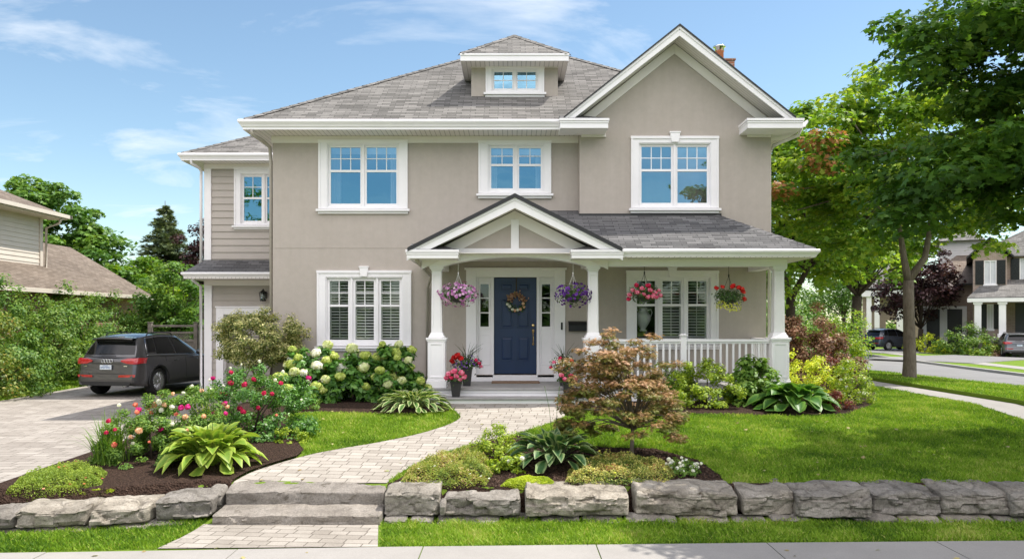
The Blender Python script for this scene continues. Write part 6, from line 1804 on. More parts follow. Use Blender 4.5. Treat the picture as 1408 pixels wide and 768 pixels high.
petals_at(t, [(317, 526, RO['crim'], 1.2), (336, 528, RO['crim'], 1.2), (330, 561, RO['crim'], 1.15), (355, 560, RO['crim'], .95), (363, 540, RO['crim'], 1.0), (374, 541, RO['crim'], .9), (380, 570, RO['coral'], .6), (304, 540, RO['coral'], .7), (349, 521, RO['crim'], 1.0), (310, 541, RO['crim'], .8)], 0)
rr = np.random.default_rng(24)
heads_on(t, c, d, [RO['crim'], RO['mag']], 9, np.random.default_rng(63), 'flower', 1.12, True, .6, .95, .4, .18, .02)
heads_on(t, c, d, [flower_mesh('tiny_white', .02, 8, .028, M['p_white'], T_PETAL4)], 26, rr, 'flower', 1.1, True, .7, 1.1, .15, .08)
blade_clump('ornamental_grass', 'pale upright grass between the two rose bushes and the lime hosta', *G(283, 600), .25, .62, 90, M['lf_mossy'], 8, .011)
x, y = G(284, 652)
hosta('hosta', 'large lime-green hosta above the sharp-edged armour stone', x - .05, y + .28, .70, .90, 165, .27, .175, M['hosta_lime'], 31, stalks=3, upright=.3)
x, y = G(404, 612)
shrub('golden_groundcover', 'small yellow-green leafy plant at the corner of the left lawn', 'plant', x - .05, y + .1,   .26, .2, .26, 1500, .032, T_LEAF, M['lf_spirea'], 32, stems=3)
mat_cover('creeping_groundcover', 'tiny yellowish creeper on the mulch above the pale armour stone', [(108, 688), (125, 676), (150, 672), (158, 678), (140, 690)], 700, .028, M['lf_mossy'], 33, .035, .02)
# ------------------------------------------------------------------ beside the garage and left foundation
bx, by = -5.15, 16.4
t = thing('variegated_shrub', 'cream-variegated multi-stemmed shrub in front of the garage door', 'shrub', (bx, by, hz(bx, by)))
rng = np.random.default_rng(41)
n = 24000; m = 210
dd = rng.normal(size=(m, 3)); dd[:, 2] *= .8; dd /= np.linalg.norm(dd, axis=1)[:, None]
cc = dd * rng.uniform(.45, 1.0, (m, 1)) ** .6 * np.array([.95, .78, .64]) + np.array([0.0, 0, 1.22]) 
k = rng.integers(0, m, n); e = rng.normal(size=(n, 3)); e /= np.linalg.norm(e, axis=1)[:, None]
p = cc[k] + e * .15 * rng.random((n, 1)) ** .5 * np.array([1, 1, .7])
leaves('foliage', p, e * .5 + dd[k] * .3 + np.array([0, -.1, .6]) + rng.normal(0, .3, (n, 3)), .047 * rng.uniform(.7, 1.3, n), T_LEAF, M['lf_cream'], t, rng=rng,
       val=np.clip(rng.random(n) * .75 + .5 * (e[:, 2] > -.1) * rng.random(n), 0, 1))
mb = MB()
for j in range(11):
    q = cc[rng.integers(0, m)]; b = rng.normal(0, .07, 2)
    mb.tube([(b[0], b[1], -.03), (b[0] * 1.5 + q[0] * .25, b[1] * 1.5 + q[1] * .25, .45), (q[0] * .6, q[1] * .6, .85), tuple(q)], [.022, .017, .011, .004], 6)
mb.build('stem', M['bark'], t)
x, y = -4.75, 15.3
shrub('boxwood', 'low dark green boxwood mound in front of the variegated shrub', 'shrub', x, y, .62, .5, .52, 4200, .03, T_LEAF, M['lf_box'], 42, m=80, cr=.10, lump=.1)
HYD = [flower_mesh('hyd_lime', .095, 95, .052, M['p_lime'], T_PETAL4, .82, 1), flower_mesh('hyd_lime2', .085, 80, .05, M['p_lime'], T_PETAL4, .85, 2), flower_mesh('hyd_pale', .095, 95, .052, M['p_pale'], T_PETAL4, .82, 3), flower_mesh('hyd_white', .095, 95, .052, M['p_white'], T_PETAL4, .82, 4)]
rng = np.random.default_rng(43)
for i, (px, rx, h, hd, lab, ms) in enumerate(((428, .68, 1.0, 24, 'hydrangea with white and lime heads at the left end of the row', [0, 1, 2, 3, 0]), (487, .62, .95, 20, 'hydrangea with lime heads below the shuttered ground-floor window', [0, 1, 0, 2]),
                              (543, .66, .98, 20, 'hydrangea with lime heads next to the left porch pedestal', [0, 1, 2, 1]))):
    Y = 15.35
    t, c, d = shrub('hydrangea', lab, 'hydrangea', wx(px, Y), Y, rx, .62, h, 3600, .12, T_LEAF, M['lf_hyd'], 44 + i, 'hydrangeas in front of the house', m=70, cr=.15, lump=.15)
    heads_on(t, c, d, [HYD[j] for j in ms], hd, rng, 'flower_head', 1.08, True, .75, 1.12, .25, .16, .07)
x, y = G(566, 567)
hosta('hosta', 'white-edged hosta between the hydrangeas and the curving path', x, y + .25, .92, .74, 150, .25, .10, M['hosta_var'], 48, upright=.1)
x, y = G(412, 568)
t, c, d = shrub('small_rose', 'low rose with pink and white flowers in front of the hydrangeas', 'rose bush', x + .05, y + .1, .30, .25, .36, 900, .035, T_LEAF, M['lf_rose'], 49, stems=4)
petals_at(t, [(415, 552, RO['crim'], 1.0), (418, 561, RO['crim'], .7), (405, 562, RO['white'], .8)], 0)
# ------------------------------------------------------------------ island bed
x, y = G(681, 634)
shrub('spirea', 'rounded bright green spirea beside the curving path', 'shrub', x, y + .22, .33, .30, .47, 3600, .034, T_LEAF, M['lf_spirea'], 51, m=85, cr=.075, lump=.12)
x, y = G(764, 650)
hosta('hosta', 'blue-green hosta with upright leaves left of the red maple', x, y + .3, .70, .80, 110, .27, .145, M['hosta_blue'], 52, upright=.25, stalks=2)
x, y = G(700, 652)
t, c, d = shrub('white_flowering_plant', 'leafy plant with a few white blossoms between spirea and hosta', 'plant', x, y + .12, .34, .25, .26, 1300, .05, T_LEAF, M['lf_spirea'], 53, stems=3)
heads_on(t, c, d, [flower_mesh('small_white', .026, 14, .03, M['p_white'])], 9, rng, 'flower', 1.1, True, .8, 1.2, .1, .07)
mat_cover('sedum', 'pinkish green sedum carpet spilling over the stones beside the steps', [(548, 668), (560, 652), (580, 640), (610, 630), (650, 622), (672, 632), (678, 655), (668, 672), (640, 678), (600, 676)], 19000, .020, M['lf_sedum'], 54, .15, .08, extra=[(M['p_white'], 10, .03, 'blooms')])
mat_cover('chartreuse_groundcover', 'flat chartreuse mossy cushion above the middle armour stones', [(688, 674), (696, 662), (725, 656), (755, 659), (768, 669), (755, 676), (715, 680)], 9000, .016, M['lf_mossy'], 55, .07, .03)
mat_cover('sedum', 'reddish and yellow mixed sedum carpet under the red maple', [(776, 668), (782, 648), (815, 634), (858, 630), (910, 638), (932, 655), (915, 668), (870, 678), (820, 676)], 17000, .022, M['lf_sedum_red'], 56, .13, .07, extra=[(M['p_yellow'], 60, .028, 'blooms')])
x, y = G(942, 657)
t, c, d = shrub('white_flowers', 'small clump of white flowers at the right end of the island bed', 'plant', x, y + .12, .22, .2, .26, 1100, .035, T_LEAF, M['lf_rose'], 57, stems=3)
heads_on(t, c, d, [flower_mesh('small_white', .026, 14, .03, M['p_white'])], 34, rng, 'flower', 1.10, True, .55, .85, .08, .035)
# red laceleaf maple
mx_, my_ = G(868, 632)
t = thing('japanese_maple', 'small Japanese maple with coral-red lacy leaves in the island bed', 'tree', (mx_, my_, hz(mx_, my_)))
rng = np.random.default_rng(61)
mb = MB(); cl = []
sc = my_ / F
def crown_pt(px, py, dy): return np.array([(px - 868) * (my_ + dy) / F, dy, wz(py, my_ + dy) - hz(mx_, my_)])
top_o = np.array([0.02, 0, .42])
mb.tube([(0, 0, -.05), (.01, 0, .18), tuple(top_o)], [.036, .028, .024], 8)
ncl = 205
for i in range(ncl):
    # layered fans: a dome with a ragged skirt
    a = rng.uniform(0, 2 * math.pi); u = rng.random()
    rr_ = math.sqrt(rng.uniform(.03, 1)); zt_ = 1 - rr_ ** 2 * .95
    px = 853 + 84 * rr_ * math.cos(a); py = 598 - 150 * (zt_ * rng.uniform(.45, 1.0) + .02) + 12 * rng.normal() * rr_
    dy = .75 * rr_ * math.sin(a)
    cl.append(crown_pt(px, py, dy))
for s in [(835, 462), (842, 455), (779, 497), (770, 507), (786, 520), (838, 470), (900, 462), (930, 500), (800, 482), (925, 560), (935, 570), (790, 565), (779, 545), (870, 470)]:
    cl.append(crown_pt(s[0], s[1], rng.uniform(-.2, .2)))
cl = np.array(cl)
for i in range(0, len(cl), 4):
    q = cl[i]; mid = top_o + (q - top_o) * .5 + np.array([0, 0, .08 + .1 * rng.random()])
    mb.tube([tuple(top_o + rng.normal(0, .012, 3)), tuple(mid), tuple(q)], [.013, .008, .003], 5)
mb.build('trunk', M['bark'], t)
n = 14500; k = rng.integers(0, len(cl), n)
e = rng.normal(size=(n, 3)); e /= np.linalg.norm(e, axis=1)[:, None]
p = cl[k] + e * (rng.random((n, 1)) ** .5) * np.array([.135, .135, .06])
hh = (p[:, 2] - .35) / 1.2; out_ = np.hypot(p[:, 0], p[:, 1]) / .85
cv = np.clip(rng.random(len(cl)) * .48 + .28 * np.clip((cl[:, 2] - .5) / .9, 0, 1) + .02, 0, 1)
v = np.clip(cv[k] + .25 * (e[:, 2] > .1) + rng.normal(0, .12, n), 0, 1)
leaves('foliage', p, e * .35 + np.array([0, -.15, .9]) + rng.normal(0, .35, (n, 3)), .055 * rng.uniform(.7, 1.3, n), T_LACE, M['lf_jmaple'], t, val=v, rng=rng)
# ------------------------------------------------------------------ right foundation bed
def at(px, Y): return wx(px, Y), Y
x, y = at(968, 14.6)
shrub('yellow_green_shrub', 'loose yellow-green shrub below the porch railing newel', 'shrub', x, y, .74, .55, .86, 7500, .05, T_LEAF, M['lf_spirea'], 71, m=80, cr=.12)
x, y = at(925, 15.0)
shrub('dark_green_shrub', 'dark green shrub between the red maple and the yellow-green shrub', 'shrub', x, y, .55, .35, .72, 3600, .05, T_LEAF, M['lf_hedge'], 72, m=60, cr=.12)
x, y = at(1038, 14.75)
shrub('broadleaf_shrub', 'broad-leaved green shrub in front of the right end of the railing', 'shrub', x, y, .60, .46, .92, 2600, .11, T_LEAF, M['lf_rose'], 73, m=60, cr=.14)
x, y = at(1092, 14.25)
hosta('hosta', 'large green hosta in front of the right porch column', x, y, .82, .78, 90, .36, .25, M['hosta_green'], 74, upright=.05)
x, y = at(1112, 15.6)
shrub('golden_spirea', 'golden spirea beside the right porch column pedestal', 'shrub', x, y, .62, .55, .88, 4600, .048, T_LEAF, M['lf_gold'], 75, m=80, cr=.13)
x, y = at(1163, 15.0)
t, c, d = shrub('lime_spirea', 'rounded lime spirea at the right end of the foundation bed', 'shrub', x, y, .50, .5, .80, 4400, .045, T_LEAF, M['lf_spirea'], 76, m=80, cr=.12)
heads_on(t, c, d, [flower_mesh('tiny_white', .02, 8, .028, M['p_white'], T_PETAL4)], 14, rng, 'flower', 1.06, True, .9, 1.5, .15, .08)
x, y = at(1152, 14.15)
shrub('barberry', 'small dark red barberry in front of the lime spirea', 'shrub', x, y, .30, .26, .34, 1500, .032, T_LEAF, M['lf_barb'], 77, m=40, cr=.08)
x, y = at(1142, 16.0)
shrub('barberry', 'dark red barberry peeking between the two yellow spireas', 'shrub', x, y, .3, .3, .92, 1100, .04, T_LEAF, M['lf_barb'], 78, m=30, cr=.1)
x, y = at(1118, 18.6)
shrub('copper_shrub', 'large copper-leaved ninebark shrub beyond the porch corner', 'shrub', x, y, 1.0, .85, 1.72, 16000, .07, T_LEAF, M['lf_copper'], 79, m=120, cr=.2)
x, y = at(1150, 24.0)
shrub('green_shrub', 'bright green shrub behind the copper shrub', 'shrub', x + .0, y, .8, .8, 1.5, 2600, .09, T_LEAF, M['lf_spirea'], 80, m=50, cr=.25)
# ================================================================== TREES
def tree(name, label, x, y, trunk_h, r0, crowns, m, n, size, tmpl, material, barkm, seed, group=None, cr=.7, fork=None, flat=.55, z=None, lean=(0, 0), vfun=None, clump_filter=None, limbs=26, cat='tree', accent=None, wpow=1.0):
    """tapered trunk, limbs to the leaf clumps, crown of leaf clumps. crowns: (cx,cy,cz,rx,ry,rz) above the base"""
    rng = np.random.default_rng(seed); z = hz(x, y) if z is None else z
    t = thing(name, label, cat, (x, y, z - .02), 0, group)
    vol = np.array([c[3] * c[4] * c[5] for c in crowns]); which = rng.choice(len(crowns), m, p=vol ** wpow / (vol ** wpow).sum())
    C = np.array(crowns)[which]
    d = rng.normal(size=(m, 3)); d /= np.linalg.norm(d, axis=1)[:, None]
    rad = rng.random(m) ** .38
    lf = np.array([noise.noise(Vector(q) * 2.2 + Vector((seed, 3, 1))) for q in d])
    c = C[:, :3] + d * (rad * (1 + .28 * lf))[:, None] * C[:, 3:]
    if clump_filter is not None:
        k = clump_filter(c); c, d = c[k], d[k]; m = len(c)
    crs = cr * rng.uniform(.65, 1.25, m)
    k = rng.integers(0, m, n)
    e = rng.normal(size=(n, 3)); e /= np.linalg.norm(e, axis=1)[:, None]
    e[:, 2] = np.where(rng.random(n) < .6, np.abs(e[:, 2]), e[:, 2])
    p = c[k] + e * (rng.random((n, 1)) ** .42) * crs[k][:, None] * np.array([1, 1, flat])
    cv = rng.normal(0, .14, m)
    v = np.clip(.45 + cv[k] + rng.normal(0, .2, n), 0, 1) if vfun is None else vfun(p, rng)
    nr = e * .45 + np.array([0, 0, .75]) + rng.normal(0, .38, (n, 3))
    leaves('crown', p, nr, size * rng.uniform(.7, 1.25, n), tmpl, material, t, val=v, rng=rng)
    if accent:
        am, ac, ar, an = accent
        j = np.argsort(np.linalg.norm(c - np.array(ac), axis=1))[:3]; j = j[rng.integers(0, len(j), an)]
        e = rng.normal(size=(an, 3)); e /= np.linalg.norm(e, axis=1)[:, None]
        sp = leaves('turning_spray', c[j] + e * (crs[j] * ar)[:, None] * (rng.random((an, 1)) ** .4) * np.array([1, 1, flat]) + np.array([0, -.06, .04]), e * .45 + np.array([0, -.15, .75]) + rng.normal(0, .35, (an, 3)), size * rng.uniform(.7, 1.1, an), tmpl, am, t, rng=rng)
        sp['kind'] = 'stuff'
    mb = MB()
    wob = lambda s: .05 * math.sin(s * 3.1 + seed)
    top = np.array([lean[0], lean[1], trunk_h])
    pts = [(0, 0, -.15), (0, 0, .05)] + [(lean[0] * s + wob(s) * r0 * 4, lean[1] * s + wob(s + 2) * r0 * 3, trunk_h * s) for s in (.2, .45, .7, 1.0)]
    mb.tube(pts, [r0 * 1.45, r0 * 1.12, r0 * .98, r0 * .9, r0 * .84, r0 * .8], 12)
    starts = [np.array(pts[-1])]
    if fork:
        for f in fork:   # heavier limbs given as point lists
            mb.tube([tuple(pts[-1])] + [tuple(q) for q in f], list(np.linspace(r0 * .66, r0 * .22, len(f) + 1)), 9)
            starts += [np.array(q) for q in f[:-1]]
    idx = rng.permutation(m)[:limbs]
    for i in idx:
        q = c[i]; s = min(starts, key=lambda w: np.linalg.norm(w - q) + rng.uniform(0, .6))
        mid = s + (q - s) * .5 + np.array([0, 0, .12 * np.linalg.norm(q - s)]) + rng.normal(0, .1, 3)
        rb = r0 * .30 * rng.uniform(.6, 1.1)
        mb.tube([tuple(s), tuple(s + (mid - s) * .5 + rng.normal(0, .05, 3)), tuple(mid), tuple(q)], [rb, rb * .75, rb * .5, rb * .15], 6)
    mb.build('trunk', barkm, t)
    return t
# near maple: its trunk stands on the verge just outside the frame
tree('maple_tree', 'large maple overhanging the right edge of the photo with dark leaves', 10.2, 9.4, 2.6, .2,
     [(-.4, .5, 6.0, 4.7, 3.6, 2.9), (-3.7, .3, 3.95, 2.4, 1.9, .78), (-3.3, .1, 5.55, 2.5, 2.0, .8), (-1.5, .2, 3.6, 2.4, 2.0, .8)],
     400, 80000, .100, T_MAPLE, M['lf_maple'], M['bark'], 101, cr=.56, flat=.34, wpow=.42,
     fork=[[(-.8, .3, 3.6), (-2.2, .9, 4.6), (-3.6, 1.5, 5.4)], [(.4, .6, 4.0), (.9, 1.2, 6.2)], [(-.3, -.7, 3.8), (-1.2, -1.6, 5.4)], [(-.4, .6, 4.2), (-1.6, 1.8, 6.4)]], limbs=60)
# street tree whose trunk shows right of the house
sx, sy = G(1250, 525)
tree('street_tree', 'street maple with a forked trunk and one orange spray on the road verge', sx, sy, 2.7, .165,
     [(-.3, .3, 5.6, 3.5, 3.2, 2.3), (-1.9, 0, 4.7, 1.7, 1.9, 1.4), (1.6, .3, 4.6, 1.7, 1.7, 1.2), (.2, 0, 7.2, 2.2, 2.2, 1.4)],
     190, 30000, .135, T_MAPLE, M['lf_street'], M['bark'], 102, cr=.62, flat=.45,
     fork=[[(-.12, 0, 3.2), (-.22, .1, 4.2), (-.5, .2, 5.6)], [(.42, 0, 3.3), (.62, .05, 4.3), (1.0, 0, 5.6)]], limbs=34,
     accent=(M['lf_orange'], (wx(1121, sy - 2.9) - sx, -2.9, wz(240, sy - 2.9) - hz(sx, sy)), .95, 420))
x, y = 9.9, 28.5
tree('broadleaf_tree', 'yellow-green tree just behind the right end of the big gable', x, y, 2.4, .20,
     [(0, 0, 5.4, 3.0, 2.8, 3.0), (-.6, 0, 7.6, 2.0, 2.0, 1.5), (1.6, .2, 4.4, 1.7, 1.7, 1.5)],
     150, 24000, .15, T_MAPLE, M['lf_street'], M['bark_dark'], 103, cr=.68, flat=.6, fork=[[(-.3, 0, 3.4), (-.6, .1, 4.8)], [(.5, 0, 3.3), (1.0, .1, 4.6)]])
x, y = 20.6, 48.0
tree('broadleaf_tree', 'thick-trunked tree across the road beside the dark parked car', x, y, 3.6, .34,
     [(0, 0, 7.2, 4.2, 4.0, 3.3), (-2.2, 0, 5.6, 2.4, 2.4, 1.8)], 120, 15000, .26, T_MAPLE, M['lf_street'], M['bark_dark'], 104, cr=.95, flat=.55)
x, y = 30.5, 60.0
tree('purple_tree', 'dark purple-leaved tree in front of the grey-sided house across the road', x, y, 1.8, .22,
     [(0, 0, 5.2, 3.0, 2.8, 2.9), (-2.0, 0, 3.9, 1.8, 1.8, 1.6)], 100, 10000, .27, T_LEAF, M['lf_purple'], M['bark_dark'], 105, cr=.8, flat=.7)
far = [
    (16.5, 66, 3, 9.0, 4.6, 'tall green tree far up the road behind the yellow-green tree', 'lf_far'), (24, 88, 3, 10, 5.5, 'far green tree above the parked dark car', 'lf_far'),
    (8.5, 45, 2.5, 9, 3.6, 'dense green tree behind the right corner of the house', 'lf_street'), (13.5, 52, 2.5, 9.5, 4.0, 'green tree left of the far side street', 'lf_far'),
    (38, 92, 3, 11, 6, 'far green tree between the two houses across the road', 'lf_far'),
]
for i, (x, y, th, h, r, lab, mm) in enumerate(far):
    tree('broadleaf_tree', lab, x, y, th, .25, [(0, 0, h * .62, r, r, h * .36), (-.3 * r, 0, h * .45, r * .7, r * .7, h * .22)], 90, 9000, .30, T_LEAF, M[mm], M['bark_dark'], 110 + i, 'trees up the side street', cr=r * .24, flat=.6, limbs=12)
# left side
x, y = -26.3, 44.0
tree('maple_tree', 'large green maple behind the left neighbour', x, y, 3.0, .35,
     [(0, 0, 6.4, 3.6, 3.6, 3.0), (2.6, 0, 5.0, 3.0, 2.8, 2.2), (-2.6, 0, 6.6, 3.0, 2.8, 2.4), (0.6, 0, 8.0, 2.4, 2.4, 1.5)], 190, 26000, .24, T_MAPLE, M['lf_far'], M['bark_dark'], 121, cr=.8, flat=.6)
x, y = -18.2, 45.0
tree('maple_tree', 'lighter green tree between the large maple and the spruce', x - 3.2, y, 1.8, .25, [(0, 0, 3.4, 2.6, 2.6, 1.7)], 80, 10000, .22, T_MAPLE, M['lf_street'], M['bark_dark'], 122, cr=.7, flat=.6)
# spruce
x, y = wx(227, 50), 50.0
t = thing('spruce_tree', 'narrow pointed spruce above the low brown roof', 'tree', (x, y, -.4)); rng = np.random.default_rng(131)
H = wz(276, y) + .4
mb = MB(); mb.tube([(0, 0, 0), (0, 0, H * .5), (0, 0, H)], [.2, .11, .015], 8); P, Nn, Rr = [], [], []
for lev in np.arange(.8, H - .1, .26):
    R = min((H - lev) * .60 + .08, 2.9)
    for j in range(int(6 + 5 * R)):
        a = rng.uniform(0, 6.28); l = R * rng.uniform(.6, 1.1); z0 = lev + rng.uniform(-.1, .1)
        mb.tube([(0, 0, z0), (math.cos(a) * l * .6, math.sin(a) * l * .6, z0 - .10 * l), (math.cos(a) * l, math.sin(a) * l, z0 - .08 * l)], [.022, .014, .004], 4)
        k = int(10 + 18 * l); s = rng.uniform(.15, 1, k); sp = rng.normal(0, .13, k) * l ** .5
        P.append(np.stack([math.cos(a) * l * s - math.sin(a) * sp, math.sin(a) * l * s + math.cos(a) * sp, z0 - .12 * l * s + rng.uniform(-.10, .03, k)], 1))
        Rr.append(np.tile([math.cos(a), math.sin(a), .25], (k, 1)) + rng.normal(0, .35, (k, 3)))
P = np.concatenate(P); Rr = np.concatenate(Rr)
mb.build('trunk', M['bark_dark'], t)
leaves('crown', P, rng.normal(0, .5, P.shape) + np.array([0, 0, 1.0]), .26 * rng.uniform(.7, 1.3, len(P)), T_LACE, M['lf_spruce'], t, rng=rng, roll=Rr)
x, y = wx(272, 47), 47.0
tree('copper_beech', 'dark purple beech just left of the garage wing', x + .4, y, 2.5, .22, [(0, 0, 5.4, 1.5, 1.5, 2.6)], 50, 7000, .19, T_LEAF, M['lf_purple'], M['bark_dark'], 132, cr=.6, flat=.7)
x, y = wx(243, 30), 30.0
tree('small_tree', 'bright green bushy small tree behind the wooden fence', x, y, 1.0, .12, [(0, 0, 2.5, 1.35, 1.2, 1.75), (-.5, 0, 1.6, 1.2, 1.1, 1.1)], 85, 9000, .14, T_LEAF, M['lf_far'], M['bark_dark'], 133, cr=.42, flat=.7)
hedge = [
    (8, 19.0, 1.25, 2.5, 'lf_hedge_warm', 'hedge shrub with orange-tinged tips at the left edge of the photo'), (62, 20.5, 1.05, 2.1, 'lf_far', 'dark hedge shrub left of the parked dark SUV'),
    (104, 23.0, 1.15, 2.15, 'lf_hedge', 'pale-tipped hedge shrub just behind the SUV tailgate'), (150, 26.5, 1.3, 2.3, 'lf_hedge', 'rounded green hedge shrub above the SUV roof'),
    (188, 28.5, 1.3, 2.1, 'lf_far', 'mid green hedge shrub between SUV roof and fence'), (232, 29.5, 1.2, 1.7, 'lf_hedge', 'low green hedge shrub seen over the fence top'),
    (-60, 17.2, 1.2, 2.4, 'lf_hedge', 'hedge shrub cut by the left frame edge'),
]
for i, (px, y, r, h, mm, lab) in enumerate(hedge[:6]):
    x = wx(px, y) - 1.15
    shrub('hedge_shrub', lab, 'shrub', x, y, r * 1.12, r * .95, h * 1.18, 11500, .085, T_LEAF, M[mm], 140 + i, 'shrubs in the hedge along the driveway', m=120, cr=.27, lump=.3, stems=9, fill=.2)
shrub('hedge_shrub', 'green hedge shrub below the neighbour roof corner', 'shrub', wx(28, 24.5), 24.5, 1.3, 1.0, 2.6, 6500, .10, T_LEAF, M['lf_far'], 149, 'shrubs in the hedge along the driveway', m=90, cr=.3)
shrub('garden_shrub', 'yellow-green shrub far behind the copper shrub beside the side street', 'shrub', wx(1150, 40), 40, 1.9, 1.5, 2.6, 3600, .15, T_LEAF, M['lf_street'], 181, m=60, cr=.45)
shrub('garden_shrub', 'tall green shrub between the porch corner and the far trunks', 'shrub', wx(1092, 37), 37, 1.8, 1.5, 3.0, 3600, .15, T_LEAF, M['lf_far'], 182, m=60, cr=.45)
shrub('garden_shrub', 'green shrub at the foot of the far roadside tree', 'shrub', wx(1150, 60), 60, 1.8, 1.5, 2.4, 2200, .2, T_LEAF, M['lf_far'], 183, m=40, cr=.5)
shrub('hedge_shrub', 'broad green hedge shrub hiding the neighbour brick wall left of the SUV', 'shrub', -14.0, 25.5, 1.6, 1.2, 2.9, 9000, .10, T_LEAF, M['lf_far'], 184, 'shrubs in the hedge along the driveway', m=100, cr=.34)
shrub('hedge_shrub', 'green hedge shrub under the eave of the low brown roof', 'shrub', -13.6, 30.0, 1.7, 1.2, 2.7, 9000, .10, T_LEAF, M['lf_hedge'], 185, 'shrubs in the hedge along the driveway', m=100, cr=.34)
tree('front_yard_tree', 'leafy tree left of the viewer, seen mirrored in the upstairs window of the left wing', -14.0, 1.5, 3.0, .22, [(0, 0, 6.2, 3.2, 3.2, 3.4)], 70, 11000, .2, T_LEAF, M['lf_far'], M['bark_dark'], 186, cr=.8, flat=.6, limbs=10)
# a wood far off on both sides closes the view
def wood(name, pts, n, h, seed, mm):
    rng = np.random.default_rng(seed); P, Nn = [], []
    for (x, y, r, hh) in pts:
        k = n // len(pts); m = 26
        d = rng.normal(size=(m, 3)); d[:, 2] = np.abs(d[:, 2]); d /= np.linalg.norm(d, axis=1)[:, None]
        c = d * rng.uniform(.6, 1, (m, 1)) * np.array([r, r, hh]); j = rng.integers(0, m, k)
        e = rng.normal(size=(k, 3)); e /= np.linalg.norm(e, axis=1)[:, None]
        P.append(np.array([x, y, -1.0]) + c[j] + e * r * .28 * rng.random((k, 1)) ** .4); Nn.append(e * .5 + np.array([0, 0, .7]))
    o = leaves(name, np.concatenate(P), np.concatenate(Nn), rng.uniform(.4, .75, sum(len(q) for q in P)), T_LEAF, M[mm], None, rng=rng)
    return tag(o, 'far-off wood closing the view behind the gardens', kind='stuff')
rr = random.Random(3)
wood('distant_wood', [(x, 120 + rr.uniform(-8, 8), rr.uniform(6, 8), rr.uniform(8, 11)) for x in range(-80, -18, 9)] + [(x, 115 + rr.uniform(-10, 15), rr.uniform(6, 8), rr.uniform(8, 12)) for x in range(14, 130, 9)], 42000, 9, 5, 'lf_far')
# trees on the opposite side of the front street, behind the viewer: the windows mirror them
wood('opposite_wood', [(x, -24 + rr.uniform(-2, 2), rr.uniform(3, 4), rr.uniform(4.4, 6.4)) for x in np.arange(-30, 31, 5.5)], 30000, 6, 6, 'lf_far')

# ================================================================== FENCE
fy = 26.0
t = thing('wooden_fence', 'weathered wooden fence with lattice top behind the parked SUV', 'fence', (wx(205, fy), fy, hz(wx(205, fy), fy)))
fz = hz(wx(205, fy), fy); fw = wx(300, fy) - wx(205, fy); ft = wz(445, fy) - fz
mb = MB()
for i, u in enumerate((0.04, 1.52)):
    mb2 = MB(); mb2.box(u - .06, u + .06, -.06, .06, -.1, ft + (.02 if i else .03)); mb2.box(u - .075, u + .075, -.075, .075, ft + .031, ft + .06); mb2.build('post', M['wood_grey'], t, .006)
mb2 = MB(); mb2.box(1.62, 1.86, -.05, .05, -.1, ft - .2); mb2.box(1.87, 2.08, -.05, .05, -.1, ft - .21); mb2.build('end_panel', M['wood_grey'], t, .006)
mb2 = MB(); mb2.box(.10, fw, -.03, .03, ft - .10, ft - .03); mb2.box(.10, 1.46, -.03, .03, ft - .32, ft - .25); mb2.box(.10, 1.46, -.03, .03, ft - .58, ft - .50); mb2.build('rail', M['wood_grey'], t, .004)
mb2 = MB(); rr = random.Random(2)
x = .10
while x < 1.46:
    mb2.box(x + .004, min(x + .136, 1.46), -.012 + rr.uniform(-.004, .004), .012, -.05, ft - .58); x += .14
mb2.build('boards', M['wood_grey'], t)
mb2 = MB(); h0, h1 = ft - .50, ft - .32
for k in range(-3, 24):
    for sg in (1, -1):
        a = .10 + k * .085; b = a + (h1 - h0) * sg
        lo, hi = .10, 1.46
        if min(a, b) < lo or max(a, b) > hi: continue
        d = Vector((b - a, 0, h1 - h0)).normalized(); nn = Vector((-d.z, 0, d.x)) * .012
        y0 = -.01 if sg > 0 else .002
        A, B = Vector((a, y0, h0)), Vector((b, y0, h1))
        mb2.add([A - nn, A + nn, B + nn, B - nn], [(0, 1, 2, 3)])
mb2.build('lattice', M['wood_grey'], t)

# ================================================================== NEIGHBOURS
def house_box(name, label, x, y, z, rz=0): return thing(name, label, 'house', (x, y, z), rz)
# left: two-storey pale-sided house with a brown-roofed lower wing
nh = thing('neighbour_house', 'pale beige sided house with brown roofs at the left edge', 'house', (-16, 27, -.4))
def npart(mb, name, m, p=nh, bevel=0): 
    mb.v = [(a + 16, b - 27, c + .4) for a, b, c in mb.v]; return mb.build(name, m, p, bevel)
ez = wz(297, 27.5)
mb = MB()
# lap siding on the wall that faces the driveway (its normal is +x) 
z = 1.9; k = 0
mb.quad((-16.03, 10, -.5), (-16.03, 27.3, -.5), (-16.03, 27.3, ez), (-16.03, 10, ez)); mb.quad((-16.03, 27.3, -.5), (-26, 27.3, -.5), (-26, 27.3, ez), (-16.03, 27.3, ez))
z = -.4
while z < ez - .02:
    zz = min(z + .15, ez)
    mb.quad((-16 + .02, 10, z), (-16 + .02, 27.3, z), (-16, 27.3, zz), (-16, 10, zz)); mb.quad((-16.01, 10, z), (-16.01, 27.3, z), (-15.98, 27.3, z), (-15.98, 10, z)); z += .15
npart(mb, 'wall', M['siding_pale'])
mb = MB(); mb.box(-16.02, -15.95, 27.18, 27.34, -.4, ez); npart(mb, 'corner_board', M['siding_pale'])
mb = MB(); ov = .62
P = [(-16 + ov, 9, ez + .05), (-16 + ov, 27.3 + .55, ez + .05), (-21, 24.0, ez + 2.55), (-21, 9, ez + 2.55)]
mb.slab(P, .06, 0, 1, 1); mb.slab([(-16 + ov, 27.85, ez + .05), (-26, 27.85, ez + .05), (-21, 24.0, ez + 2.55)], .06, 0, 1, 1)
npart(mb, 'roof', [M['shingle_brown'], M['siding_pale']])
